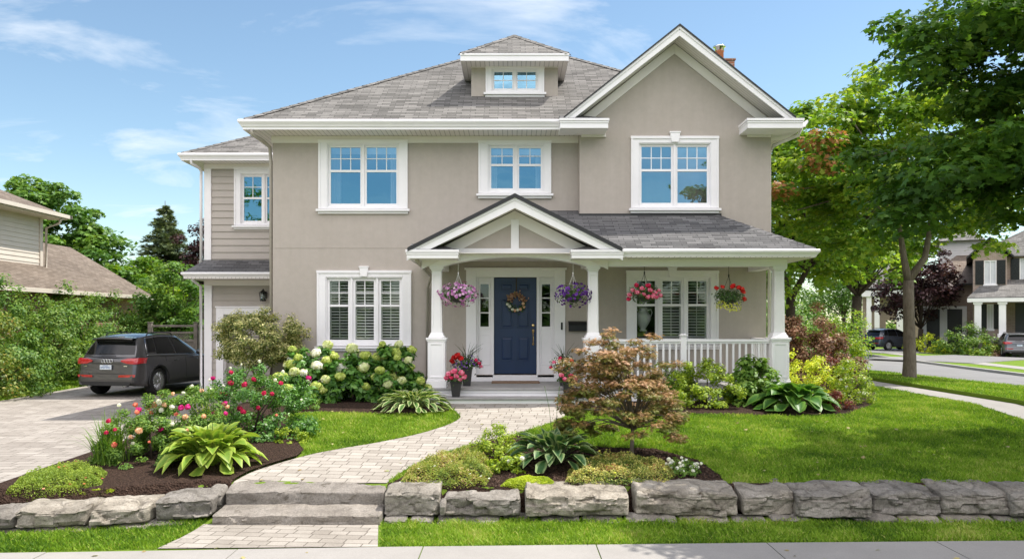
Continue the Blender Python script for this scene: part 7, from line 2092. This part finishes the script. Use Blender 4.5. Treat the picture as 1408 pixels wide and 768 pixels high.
mb = MB(); mb.box(-16, -16 + ov, 9, 27.8, ez - .10, ez - .08); mb.box(-16 + ov - .02, -16 + ov + .10, 9, 27.9, ez - .06, ez + .06); mb.box(-26, -16 + ov + .1, 27.8, 27.92, ez - .06, ez + .06)
npart(mb, 'gutter', M['siding_pale'])
mb = MB(); mb.tube([(-15.4, 27.5, ez - .06), (-15.5, 27.5, ez - .25), (-15.88, 27.4, ez - .42), (-15.9, 27.4, 2.4), (-15.6, 27.2, 2.2), (-14.7, 26.0, 1.95)], .045, 8); npart(mb, 'downspout', M['siding_pale'])
lz = wz(407, 32.4)
mb = MB()
RX = -17.85; RZ = wz(341, 32.8)
mb.slab([(-14.5, 22.5, lz), (-14.5, 32.5, lz), (RX, 32.5, RZ), (RX, 22.5, RZ)], .08, 0, 1, 1); mb.slab([(RX, 22.5, RZ), (RX, 32.5, RZ), (-21.3, 32.5, lz), (-21.3, 22.5, lz)], .08, 0, 1, 1)
npart(mb, 'low_roof', [M['shingle_brown'], M['siding_pale']])
mb = MB(); mb.quad((-14.95, 22.6, -.5), (-14.95, 32.2, -.5), (-14.95, 32.2, lz), (-14.95, 22.6, lz)); mb.add([(-14.95, 32.2, -.5), (-21, 32.2, -.5), (-21, 32.2, lz), (RX, 32.2, RZ - .1), (-14.95, 32.2, lz)], [(0, 1, 2, 3, 4)])
mb.add([(-14.95, 22.6, -.5), (-21, 22.6, -.5), (-21, 22.6, lz), (RX, 22.6, RZ - .1), (-14.95, 22.6, lz)], [(0, 1, 2, 3, 4)])
npart(mb, 'brick_wall', M['redbrick'])
mb = MB(); mb.box(-14.55, -14.42, 22.5, 32.5, lz - .14, lz - .02); npart(mb, 'low_gutter', M['siding_pale'])
mb = MB(); mb.tube([(RX + .5, 29, RZ - .3), (RX + .5, 29, RZ - .05)], .10, 8); mb.tube([(RX + .5, 29, RZ - .05), (RX + .62, 29, RZ - .02)], [.11, .12], 8); npart(mb, 'roof_vent', M['black_metal'])
# another roof far behind the hedge
b = thing('distant_house', 'grey roof of a distant bungalow behind the hedge shrubs', 'house', (-21, 55, -.4)); bz = wz(391, 55) + .4
mb = MB(); mb.slab([(-4, -3, bz - .2), (5, -3, bz - .2), (4, 0, bz + .9), (-3, 0, bz + .9)], .08, 0, 0, 0); mb.slab([(4, 0, bz + .9), (5, 3, bz - .2), (-4, 3, bz - .2), (-3, 0, bz + .9)], .08, 0, 0, 0); mb.build('roof', M['shingle'], b)
mb = MB(); mb.box(-3.6, 4.6, -2.6, 2.6, 0, bz - .25); mb.build('wall', M['redbrick'], b)

# right: brick house with shutters and porch
BH = thing('brick_house', 'two-storey brown brick house with dark shutters across the road', 'house', (wx(1353, 55), 55, -.75), math.radians(-29.5))
def lw(px): return (px - 1330) * 55 / F * .87           # metres right of the front's left corner
def lz_(py): return wz(py, 55) + .75
S0 = lw(1340) ; 
def fwall(mb, x0, x1, z0, z1, Y, ops): wall_grid(mb, x0, x1, z0, z1, Y, ops, 0, .15)
wa = (lw(1353), lw(1370), lz_(391), lz_(358)); wb = (lw(1402), lw(1425), lz_(388), lz_(355)); wc = (lw(1357), lw(1366), lz_(452), lz_(418)); dr = (lw(1396), lw(1420), lz_(470), lz_(416))
BX = BH.location.x
shift = (wx(1330, 55) - BX) * .87
wa, wb, wc, dr = [(o[0] + shift, o[1] + shift, o[2], o[3]) for o in (wa, wb, wc, dr)]
x0, x1 = shift + lw(1338), shift + lw(1338) + 11
xb = shift + lw(1384)
et = lz_(352)
mb = MB(); fwall(mb, x0, xb, -.5, et, 0, [wa, wc]); fwall(mb, xb, x1, -.5, et + .1, 1.2, [wb, dr]); mb.quad((xb, 0, -.5), (xb, 1.2, -.5), (xb, 1.2, et), (xb, 0, et))
mb.quad((x0, 0, -.5), (x0, 11, -.5), (x0, 11, et), (x0, 0, et)); mb.quad((x1, 1.2, -.5), (x1, 11, -.5), (x1, 11, et), (x1, 1.2, et)); mb.quad((x0, 11, -.5), (x1, 11, -.5), (x1, 11, et), (x0, 11, et))
mb.add([(x0, 0, et), (xb, 0, et), ((x0 + xb) / 2, 0, et + 1.0)], [(0, 1, 2)])
mb.build('wall', M['brick'], BH)
mb = MB(); gx_ = (x0 + xb) / 2
mb.slab([(x0 - .4, -.4, et - .05), (gx_, -.4, et + 1.3), (gx_, 5, et + 1.3), (x0 - .4, 5, et - .05)][::-1], .12, 0, 1, 1); mb.slab([(gx_, -.4, et + 1.3), (xb + .4, -.4, et - .05), (xb + .4, 5, et - .05), (gx_, 5, et + 1.3)][::-1], .12, 0, 1, 1)
hip_roof(mb, x0 - .4, x1 + .4, .9, 11.4, et, ((x0 + x1) / 2, 6, et + 3.3)); mb.build('roof', [M['shingle'], M['black_edge']], BH)
for o, nm in ((wa, 'w'), (wb, 'w'), (wc, 'w')):
    Y = 0 if o is not wb else 1.2
    a, b, c, d = o
    mb = MB(); f = .07
    mb.box(a, a + f, Y + .02, Y + .08, c, d); mb.box(b - f, b, Y + .02, Y + .08, c, d); mb.box(a + f, b - f, Y + .02, Y + .08, d - f, d); mb.box(a + f, b - f, Y + .02, Y + .08, c, c + f)
    mb.box((a + b) / 2 - .03, (a + b) / 2 + .03, Y + .02, Y + .08, c + f, d - f); mb.box(a - .05, b + .05, Y - .08, Y - .002, c - .12, c - .0)
    w = mb.build('window', M['white'], BH)
    mb = MB(); mb.quad((a, Y + .1, c), (b, Y + .1, c), (b, Y + .1, d), (a, Y + .1, d)); mb.build('pane', M['curtain'] if o is not wc else M['blind'], w)
    for s in (0, 1):
        mb = MB()
        xx = (a - .52) if s == 0 else (b + .02)
        mb.box(xx, xx + .5, Y - .06, Y - .002, c, d)
        for k in range(14): mb.box(xx + .06, xx + .44, Y - .075, Y - .061, c + .1 + (d - c - .2) * k / 14, c + .1 + (d - c - .2) * (k + .6) / 14)
        mb.build('shutter', M['black_metal'], w)
mb = MB(); a, b, c, d = dr; mb.box(a, b, 1.28, 1.34, c, d); mb.build('front_door', M['dark_door'], BH)
pz = lz_(410)
mb = MB(); mb.slab([(x0 - .35, -2.6, pz), (x1, -2.6, pz), (x1, 1.2, pz + 1.3), (x0 + .8, 1.2, pz + 1.3)], .06, 0, 1, 1); mb.build('porch_roof', [M['shingle'], M['black_edge']], BH)
mb = MB(); mb.box(x0 - .35, x1, -2.65, -2.5, pz - .3, pz - .05); mb.box(x0 - .30, x1, -2.49, 1.1, pz - .28, pz - .22); mb.build('porch_beam', M['white'], BH)
fz_ = lz_(463)
for px in (1344, 1376, 1420):
    xx = shift + lw(px); mb = MB(); mb.box(xx - .2, xx + .2, -2.5, -2.1, fz_, pz - .31); mb.box(xx - .27, xx + .27, -2.57, -2.03, fz_ + .001, fz_ + .25); mb.box(xx - .27, xx + .27, -2.57, -2.03, pz - .45, pz - .312); mb.build('porch_column', M['white'], BH, .01)
mb = MB(); mb.box(x0 - .3, x1, -2.7, -.01, -.5, fz_)
for k in range(4): mb.box(x0 + 2.1, x0 + 4.2, -2.7 - .32 * (k + 1), -2.7 - .32 * k, -.5, fz_ - .17 * (k + 1))
mb.build('porch_steps', M['kerb'], BH)
# garage wing of a second house left of it
GH = thing('garage_house', 'grey-sided house with brick garage left of the brick house', 'house', (wx(1268, 62), 62, -.8), math.radians(-27))
def gw(px): return (px - 1268) * 62 / F * .89
def gz(py): return wz(py, 62) + .8
mb = MB(); g1 = (gw(1274), gw(1292), 0, gz(425)); g2 = (gw(1302), gw(1322), 0, gz(425))
wall_grid(mb, gw(1268), gw(1345), -.3, gz(392), 0, [g1, g2], 0, .2); mb.quad((gw(1268), 0, -.3), (gw(1268), 8, -.3), (gw(1268), 8, gz(392)), (gw(1268), 0, gz(392))); mb.build('garage_wall', M['brick'], GH)
for g in (g1, g2):
    mb = MB()
    for k in range(4): mb.box(g[0], g[1], .12, .16, .02 + g[3] * k / 4, g[3] * (k + 1) / 4 - .01)
    mb.box(g[0], g[1], .161, .19, 0, g[3]); mb.build('garage_door', M['dark_door'], GH)
mb = MB(); mb.box(gw(1266), gw(1274), -.08, -.002, -.3, gz(425)); mb.box(gw(1292), gw(1302), -.08, -.002, -.3, gz(425)); mb.box(gw(1322), gw(1328), -.08, -.002, -.3, gz(425)); mb.box(gw(1266), gw(1328), -.08, -.002, gz(425), gz(421)); mb.build('garage_frame', M['white'], GH)
mb = MB(); mb.slab([(gw(1262), -.5, gz(391)), (gw(1345), -.5, gz(391)), (gw(1345), 5, gz(346)), (gw(1318), 5, gz(346))], .12, 0, 1, 1); mb.slab([(gw(1262), -.5, gz(391)), (gw(1318), 5, gz(346)), (gw(1262), 9, gz(391))], .12, 0, 1, 1); mb.build('garage_roof', [M['shingle_brown'], M['black_edge']], GH)
mb = MB(); lap_wall(mb, gw(1294), gw(1352), gz(400), gz(326), 5.0, [], .2); mb.quad((gw(1294), 5, gz(400)), (gw(1294), 13, gz(400)), (gw(1294), 13, gz(326)), (gw(1294), 5, gz(326))); mb.build('upper_wall', M['siding_grey'], GH)
mb = MB(); hip_roof(mb, gw(1288), gw(1358), 4.5, 13, gz(325), (gw(1323), 8.8, gz(290))); mb.build('upper_roof', [M['shingle'], M['black_edge']], GH)
# third house, white columns behind the trees
TH = thing('white_columned_house', 'pale house with white columns half hidden behind the parked dark car', 'house', (wx(1225, 78), 78, -.9), math.radians(-25))
def tw(px): return (px - 1225) * 78 / F * .9
def tz2(py): return wz(py, 78) + .9
mb = MB(); wall_grid(mb, tw(1185), tw(1268), -.3, tz2(395), 0, [(tw(1218), tw(1232), .2, tz2(440))], 0, .2); mb.build('wall', M['brick'], TH)
mb = MB()
for px in (1195, 1206, 1236, 1243): mb.box(tw(px) - .22, tw(px) + .22, -2.2, -1.8, -.3, tz2(408))
mb.build('porch_columns', M['white'], TH)
mb = MB(); mb.box(tw(1185), tw(1252), -2.4, 0, tz2(408), tz2(400)); mb.build('porch_beam', M['white'], TH)
mb = MB(); hip_roof(mb, tw(1180), tw(1275), -2.6, 10, tz2(397), (tw(1228), 4, tz2(352))); mb.build('roof', [M['shingle'], M['black_edge']], TH)
# small shrubs in front of those houses
for i, (px, py, r, h, mm, lab) in enumerate(((1308, 441, 2.0, 2.3, 'lf_hedge', 'round dark shrub at the brick house corner'), (1262, 466, 1.5, 1.3, 'lf_gold', 'yellow-green shrub by the garage drive across the road'), (1290, 466, 1.2, 1.0, 'lf_hedge', 'low green shrub beside the yellow-green one'),
                                (1330, 468, 1.2, 1.1, 'lf_street', 'pale low shrub in front of the brick house porch'), (1373, 472, 1.2, 1.4, 'lf_hedge', 'green shrub beside the brick house steps'), (1352, 474, .8, .8, 'lf_copper', 'small reddish shrub by the brick house steps'), (1330, 452, 1.6, 2.2, 'lf_hedge', 'tall dark shrub left of the brick house porch'))):
    Y = 53 if py > 460 else 54
    if px < 1300: Y = 58
    x = wx(px, Y); shrub('garden_shrub', lab, 'shrub', x, Y - 1.5, r, r * .8, h, 1500, .17, T_LEAF, M[mm], 160 + i, 'shrubs in the gardens across the road', m=40, cr=.35, stems=3)
# ================================================================== CARS
def car_paint(name, col):
    m, nt, out = mat(name)
    f = noise_n(nt, obj_co(nt), 1.2, 3)
    c = ramp(nt, f, [(0.3, tuple(x * .9 for x in col)), (0.7, tuple(x * 1.1 for x in col))]).outputs[0]
    principled(nt, out, c, 0.30, 0.35, None, spec=0.5, coat=1.0); return m
M['tyre'] = m_plain('tyre_rubber', (0.014, 0.014, 0.014), 0.85, var=.2)
M['rim'] = m_plain('silver_alloy', (0.55, 0.56, 0.57), 0.3, 0.9)
M['cladding'] = m_plain('dark_plastic_trim', (0.02, 0.02, 0.021), 0.6)
M['car_glass'] = m_plain('tinted_car_glass', (0.006, 0.007, 0.008), 0.05, 0, var=.1, spec=.4)
M['tail'] = m_plain('red_lamp_lens', (0.42, 0.012, 0.016), 0.12, var=.25, scale=25, coat=.6)
M['plate'] = m_plain('number_plate', (0.62, 0.68, 0.74), 0.4)
M['plate_ink'] = m_plain('plate_ink', (0.10, 0.17, 0.36), 0.4)
def suv(label, loc, rz, paint, scale=1.0, emblem=True, group=None):
    t = thing('parked_car', label, 'car', loc, rz, group); t.scale = (scale,) * 3
    L = 4.6
    ys = np.unique(np.round(np.concatenate([np.linspace(0, .12, 4), np.linspace(.12, L - .12, 74), np.linspace(L - .12, L, 4)]), 4))
    wr, wf, R = .92, 3.72, .405
    W = lambda y: float(np.interp(y, [0, .04, .12, .35, .9, 2.3, 3.6, 4.1, 4.4, 4.52, 4.6], [.74, .81, .86, .905, .935, .94, .93, .90, .83, .74, .60]))
    belt = lambda y: float(np.interp(y, [0, .2, 1.0, 2.6, 3.25, 3.5, 4.1, 4.45, 4.6], [1.03, 1.06, 1.05, 1.01, 1.0, .985, .93, .82, .70]))
    def bot(y):
        z = float(np.interp(y, [0, .25, .5, 2, 4.2, 4.6], [.36, .28, .25, .24, .25, .30]))
        for c in (wr, wf):
            if abs(y - c) < R: z = max(z, .37 + math.sqrt(R * R - (y - c) ** 2) * .98)
        return z
    rows = []
    for y in ys:
        w, b, z = W(y), belt(y), bot(y)
        zz = [z, z, .33, .46, .58, .70, .82, .92, b - .045, b - .012, b, b + .012]
        ww = [w * .55, w * .965, w * .985, w * .998, w * 1.0, w * .995, w * .985, w * .965, w * .94, w * .915, w * .86, 0]
        flare = max(math.exp(-((y - wr) / .42) ** 4), math.exp(-((y - wf) / .42) ** 4)) * .018
        zz = [max(q, z + .002 * k) for k, q in enumerate(zz)]
        # the tail leans: upper parts sit further forward
        tl = np.interp(y, [0, .7], [1, 0])
        fr = np.interp(y, [3.9, L], [0, 1])
        rows.append([(ww[k] + (flare if 1 <= k <= 6 else 0), y + tl * np.interp(zz[k], [.3, .5, .62, .95, 1.06], [.02, 0, .035, .075, .16]) - fr * np.interp(zz[k], [.25, .45, .8], [.06, 0, .10]), zz[k]) for k in range(12)])
    mb = MB(); ns = len(rows)
    for sg in (1, -1):
        vs = [(sg * p[0], p[1], p[2]) for r in rows for p in r]
        mb.add(vs, [((i) * 12 + k, (i + 1) * 12 + k, (i + 1) * 12 + k + 1, i * 12 + k + 1) for i in range(ns - 1) for k in range(11)], 0, True)
    for i in (0, ns - 1):
        vs = [p for p in rows[i]] + [(-p[0], p[1], p[2]) for p in rows[i][::-1]]
        for k in range(11): mb.add([rows[i][k], rows[i][k + 1], (-rows[i][k + 1][0],) + rows[i][k + 1][1:], (-rows[i][k][0],) + rows[i][k][1:]], [(0, 1, 2, 3)], 0, True)
    body = mb.build('body', paint, t)
    # roof and pillars
    yb_ = [.16, .30, .62, 1.05, 1.60, 2.25, 2.85, 3.30]; wb = [.74, .82, .855, .872, .875, .872, .85, .76]
    yt = [.46, .56, .78, 1.10, 1.55, 1.95, 2.20, 2.42]; wt = [.56, .60, .635, .65, .655, .645, .62, .55]; ztp = [1.50, 1.535, 1.575, 1.605, 1.61, 1.585, 1.545, 1.49]
    nb = len(yb_); lev = 6
    def side(i, u):
        zb = belt(yb_[i]) - .02; s = u
        bul = .028 * math.sin(math.pi * s)
        return (wb[i] + (wt[i] - wb[i]) * s + bul, yb_[i] + (yt[i] - yb_[i]) * s, zb + (ztp[i] - zb) * s)
    mb = MB()
    for sg in (1, -1):
        vs = [(sg * a, b, c) for i in range(nb) for a, b, c in [side(i, k / lev) for k in range(lev + 1)]]
        mb.add(vs, [(i * (lev + 1) + k, (i + 1) * (lev + 1) + k, (i + 1) * (lev + 1) + k + 1, i * (lev + 1) + k + 1) for i in range(nb - 1) for k in range(lev)], 0, True)
    nu = 9
    vs = []
    for i in range(nb):
        for k in range(nu):
            u = k / (nu - 1) * 2 - 1; vs.append((wt[i] * u, yt[i] - (.06 * (1 - u * u) if i == 0 else 0) + (.05 * (1 - u * u) if i == nb - 1 else 0), ztp[i] + .038 * (1 - abs(u) ** 2.4)))
    mb.add(vs, [(i * nu + k, (i + 1) * nu + k, (i + 1) * nu + k + 1, i * nu + k + 1) for i in range(nb - 1) for k in range(nu - 1)], 0, True)
    for i in (0, nb - 1):    # rear and front screens' frames
        vs = []
        for k in range(lev + 1):
            a, b, c = side(i, k / lev)
            for j in range(nu):
                u = j / (nu - 1) * 2 - 1; bow = (.06 if i else -.06) * (1 - u * u); vs.append((a * u, b + bow, c + (.038 * (1 - abs(u) ** 2.4) if k == lev else 0)))
        mb.add(vs, [(k * nu + j, k * nu + j + 1, (k + 1) * nu + j + 1, (k + 1) * nu + j) for k in range(lev) for j in range(nu - 1)], 0, True)
    mb.build('roof', paint, t)
    # side windows: patches lying on the pillars' surface
    def patch(i0, i1, u0, u1, sg, off=.006, n=6):
        vs = []
        for a in np.linspace(0, 1, n):
            fi = i0 + (i1 - i0) * a; i = min(int(fi), nb - 2); f = fi - i
            for b in np.linspace(u0, u1, n):
                p = np.array(side(i, b)) * (1 - f) + np.array(side(i + 1, b)) * f; vs.append((sg * (p[0] + off), p[1], p[2] + off * .4))
        return vs, [(r * n + c, (r + 1) * n + c, (r + 1) * n + c + 1, r * n + c + 1) for r in range(n - 1) for c in range(n - 1)]
    for sg in (1, -1):
        for (i0, i1, u0, u1) in ((1.75, 2.6, .20, .86), (2.68, 4.30, .12, .88), (4.42, 6.55, .10, .88)):
            mb = MB(); vs, fs = patch(i0, i1, u0, u1, sg); mb.add(vs, fs, 0, True); mb.build('side_window', M['car_glass'], t)
        mb = MB()
        line = []
        for fi in np.linspace(1.6, 6.7, 26):
            i = min(int(fi), nb - 2); f = fi - i; p = np.array(side(i, .075)) * (1 - f) + np.array(side(i + 1, .075)) * f; line.append((sg * (p[0] + .008), p[1], p[2]))
        mb.tube(line, .007, 5)
        line = []
        for fi in np.linspace(1.6, 6.3, 22):
            i = min(int(fi), nb - 2); f = fi - i; p = np.array(side(i, .915)) * (1 - f) + np.array(side(i + 1, .915)) * f; line.append((sg * (p[0] + .006), p[1], p[2]))
        mb.tube(line, .005, 5)
        q0, q1 = line[0], None
        p = np.array(side(1, .1)) * .4 + np.array(side(2, .1)) * .6; mb.tube([(sg * (p[0] + .008), p[1] , p[2]), (sg * (p[0] - .03), p[1] + .0, (p[2] + line[0][2]) / 2), line[0]], .006, 5)
        mb.build('chrome_strip', M['chrome'], t)
        mb = MB(); rl = [(sg * (np.interp(y, yt, wt) - .05), y, np.interp(y, yt, ztp) + (.02 if y in (.85, 2.05) else .06)) for y in (.85, .95, 1.3, 1.7, 1.95, 2.05)]; mb.tube(rl, .016, 6); mb.build('roof_rail', M['cladding'], t)
        # mirror
        mb = MB(); mb.lathe([(.02, -.09), (.075, -.07), (.09, 0), (.08, .06), (.02, .085)], (0, 0, 0), 12); mb.v = [(sg * (.99 + z * 1.0), 2.82 + y * .9, 1.08 + x * .9) for x, y, z in mb.v]; mb.build('wing_mirror', paint, t)
        mb = MB()
        for yh in (1.75, 2.75): mb.tube([(sg * (W(yh) * .958 + .02), yh - .10, .895), (sg * (W(yh) * .958 + .035), yh, .90), (sg * (W(yh) * .958 + .02), yh + .10, .895)], .014, 6)
        mb.build('door_handle', paint, t)
        mb = MB()
        for yd, a0 in ((1.28, .58), (2.22, .40), (3.22, .44)):
            pts = []
            for z in np.linspace(a0, belt(yd) - .03, 9): pts.append((sg * (W(yd) * np.interp(z, [.33, .46, .58, .7, .82, .92, 1.0], [.985, .998, 1, .995, .985, .965, .945]) + .0035), yd, z))
            mb.tube(pts, .0045, 4)
        mb.build('door_seam', M['cladding'], t)
        mb = MB()
        for k in range(26):
            y0, y1 = 1.32 + k * .08, 1.32 + (k + 1) * .08
            mb.quad((sg * (W(y0) + .012), y0, .25), (sg * (W(y1) + .012), y1, .25), (sg * (W(y1) + .008), y1, .36), (sg * (W(y0) + .008), y0, .36))
        for c in (wr, wf):
            pts = [(sg * (W(c + (R + .025) * math.cos(a)) + .010), c + (R + .025) * math.cos(a), max(.26, .37 + (R + .025) * math.sin(a))) for a in np.linspace(-.2, math.pi + .2, 24)]
            mb.tube(pts, .022, 5)
        mb.build('arch_trim', M['cladding'], t)
        # tail lamp: on the tail and wrapping round the corner
        mb = MB(); vs = []; n = 12
        for k in range(n + 1):
            s = k / n
            if s < .6: xx = .40 + (.80 - .40) * s / .6; yy = .06 - .0 * s - .02 * (1 - s)
            else: q = (s - .6) / .4; xx = .80 + .118 * q ** .55; yy = .045 + .30 * q ** 1.7
            h0, h1 = (.875 - .03 * s, 1.0 + .02 * s) if s < .6 else (.857 + .05 * (s - .6), 1.012)
            pin = .045 * max(0, 1 - s * 4)
            for z in np.linspace(h0 + pin, h1 - pin, 4):
                yo = np.interp(z, [.62, .95, 1.06], [.035, .075, .16]) - .018
                vs.append((sg * (xx + .004), yy - .052 + yo + (.0 if s < .6 else .012), z))
        mb.add(vs, [(k * 4 + j, (k + 1) * 4 + j, (k + 1) * 4 + j + 1, k * 4 + j + 1) for k in range(n) for j in range(3)], 0, True)
        mb.build('tail_light', M['tail'], t)
        mb = MB(); mb.add([(sg * .36, -.012, .52), (sg * .80, .025, .52), (sg * .82, .03, .585), (sg * .38, -.010, .575)], [(0, 1, 2, 3)]); mb.build('rear_reflector', M['tail'], t)
        # wheels
        for c in (wr, wf):
            w_ = MB(); w_.lathe([(.20, .10), (.30, .115), (.345, .10), (.362, .06), (.362, -.06), (.345, -.10), (.30, -.115), (.20, -.10)], (0, 0, 0), 32)
            def tow(mb): mb.v = [(sg * (.80 + z), c + x, .362 + y) for x, y, z in mb.v]; return mb
            ty = tow(w_).build('wheel', M['tyre'], t)
            rm = MB(); rm.lathe([(.245, .105), (.255, .112), (.232, .09), (.225, .03)], (0, 0, 0), 28)
            for k in range(10):
                a = 2 * math.pi * k / 10; ca, sa = math.cos(a), math.sin(a)
                for s2 in (-1, 1):
                    o1 = .028 * s2
                    rm.tube([(.05 * ca, .05 * sa, .10), (.14 * ca - o1 * .6 * sa, .14 * sa + o1 * .6 * ca, .108), (.235 * ca - o1 * 1.1 * sa, .235 * sa + o1 * 1.1 * ca, .10)], .011, 5)
            rm.lathe([(.06, .09), (.06, .112), (.01, .118)], (0, 0, 0), 12)
            tow(rm).build('rim', M['rim'], ty)
            dk = MB(); dk.lathe([(.24, .02), (.01, .02)], (0, 0, 0), 20); tow(dk).build('brake_disc', M['black_metal'], ty)
            il = MB(); il.lathe([(R + .02, -.25), (R + .02, .08)], (0, 0, 0), 20); il.v = [(sg * (.80 + z), c + x, max(.25, .37 + y)) for x, y, z in il.v]; il.build('wheel_well', M['cladding'], t)
    # rear screen, spoiler, tailgate lines, bumper, plate, emblem
    mb = MB(); vs = []; n = 9
    for b in np.linspace(.14, .84, 6):
        a, y, z = side(0, b)
        for j in range(n):
            u = j / (n - 1) * 2 - 1; vs.append((a * .95 * u, y - .06 * (1 - u * u) - .008, z))
    mb.add(vs, [(k * n + j, k * n + j + 1, (k + 1) * n + j + 1, (k + 1) * n + j) for k in range(5) for j in range(n - 1)], 0, True); mb.build('rear_window', M['car_glass'], t)
    mb = MB(); vs = []
    for j in range(11):
        u = j / 10 * 2 - 1; x = .57 * u; y = .40 - .06 * (1 - u * u); z = 1.50 + .03 * (1 - u * u)
        vs += [(x, y + .14, z + .04), (x, y - .13, z + .006), (x, y - .12, z - .035), (x, y + .1, z - .03)]
    mb.add(vs, [(j * 4 + k, (j + 1) * 4 + k, (j + 1) * 4 + (k + 1) % 4, j * 4 + (k + 1) % 4) for j in range(10) for k in range(4)], 0, True); mb.build('spoiler', paint, t)
    mb = MB(); mb.tube([(-.25, .10, 1.115), (.0, .085, 1.12), (.18, .095, 1.115)], .011, 5); mb.build('wiper', M['cladding'], t)
    mb = MB(); mb.tube([(-.80, .09, .62), (-.5, .028, .612), (0, .02, .61), (.5, .028, .612), (.80, .09, .62)], .007, 5); mb.tube([(-.42, .045, .875), (0, .045, .875), (.42, .045, .875)], .006, 5)
    mb.build('tailgate_seam', M['cladding'], t)
    mb = MB(); mb.add([(-.66, -.004, .30), (.66, -.004, .30), (.72, .0, .40), (-.72, .0, .40)], [(0, 1, 2, 3)]); mb.build('bumper_insert', M['cladding'], t)
    for sg in (1, -1):
        mb = MB(); mb.tube([(sg * .5, .02, .29), (sg * .5, .2, .29)], .035, 8); mb.build('exhaust', M['chrome'], t)
    mb = MB(); mb.box(-.16, .16, -.004, .03, .715, .835); pl = mb.build('number_plate', M['plate'], t, .004)
    mb = MB(); rr = random.Random(1)
    for k in range(7):
        x = -.13 + k * .037; mb.box(x, x + .008, -.007, -.0045, .745, .795); mb.box(x + .008, x + .022, -.007, -.0045, .745 + .02 * (k % 2), .755 + .02 * (k % 2)); mb.box(x + .014, x + .022, -.007, -.0045, .755 + .02 * (k % 2) + .001, .795)
    mb.box(-.07, .07, -.007, -.0045, .812, .824); mb.build('plate_marks', M['plate_ink'], pl)
    if emblem:
        mb = MB()
        for k in range(4): mb.tube([(-.115 + k * .077 - .0 + .045 * math.cos(a), .058 + .0, .935 + .045 * math.sin(a)) for a in np.linspace(0, 2 * math.pi, 18)], .008, 5)
        mb.build('emblem', M['chrome'], t)
        mb = MB(); mb.box(-.62, -.54, .018, .025, .795, .815); mb.box(.50, .60, .018, .025, .795, .815); mb.build('badge', M['chrome'], t)
    mb = MB(); mb.box(-.70, .70, .5, 4.2, .26, .30); mb.build('underbody', M['cladding'], t)
    return t
paint1 = car_paint('dark_grey_car_paint', (0.055, 0.055, 0.058))
cxx, cyy = wx(165, 20.0), 20.0
suv('dark grey SUV parked on the paver driveway beside the garage', (wx(145, 19.75), 19.75, hz(-10.5, 20.5) + .016), math.radians(-8.8), paint1, .95)
paint2 = car_paint('blue_black_car_paint', (0.05, 0.06, 0.08))
suv('dark blue SUV parked in a drive across the side street', (wx(1196, 60), 60.0, -.75 + .16 + .0), math.radians(-70), paint2, 1.0, False)
paint3 = car_paint('mid_grey_car_paint', (0.13, 0.13, 0.14))
suv('grey SUV cut by the right frame edge in front of the brick house', (wx(1402, 49.5), 49.5, hz(wx(1402, 49.5), 49.5) + .15), math.radians(-22), paint3, .92, False)
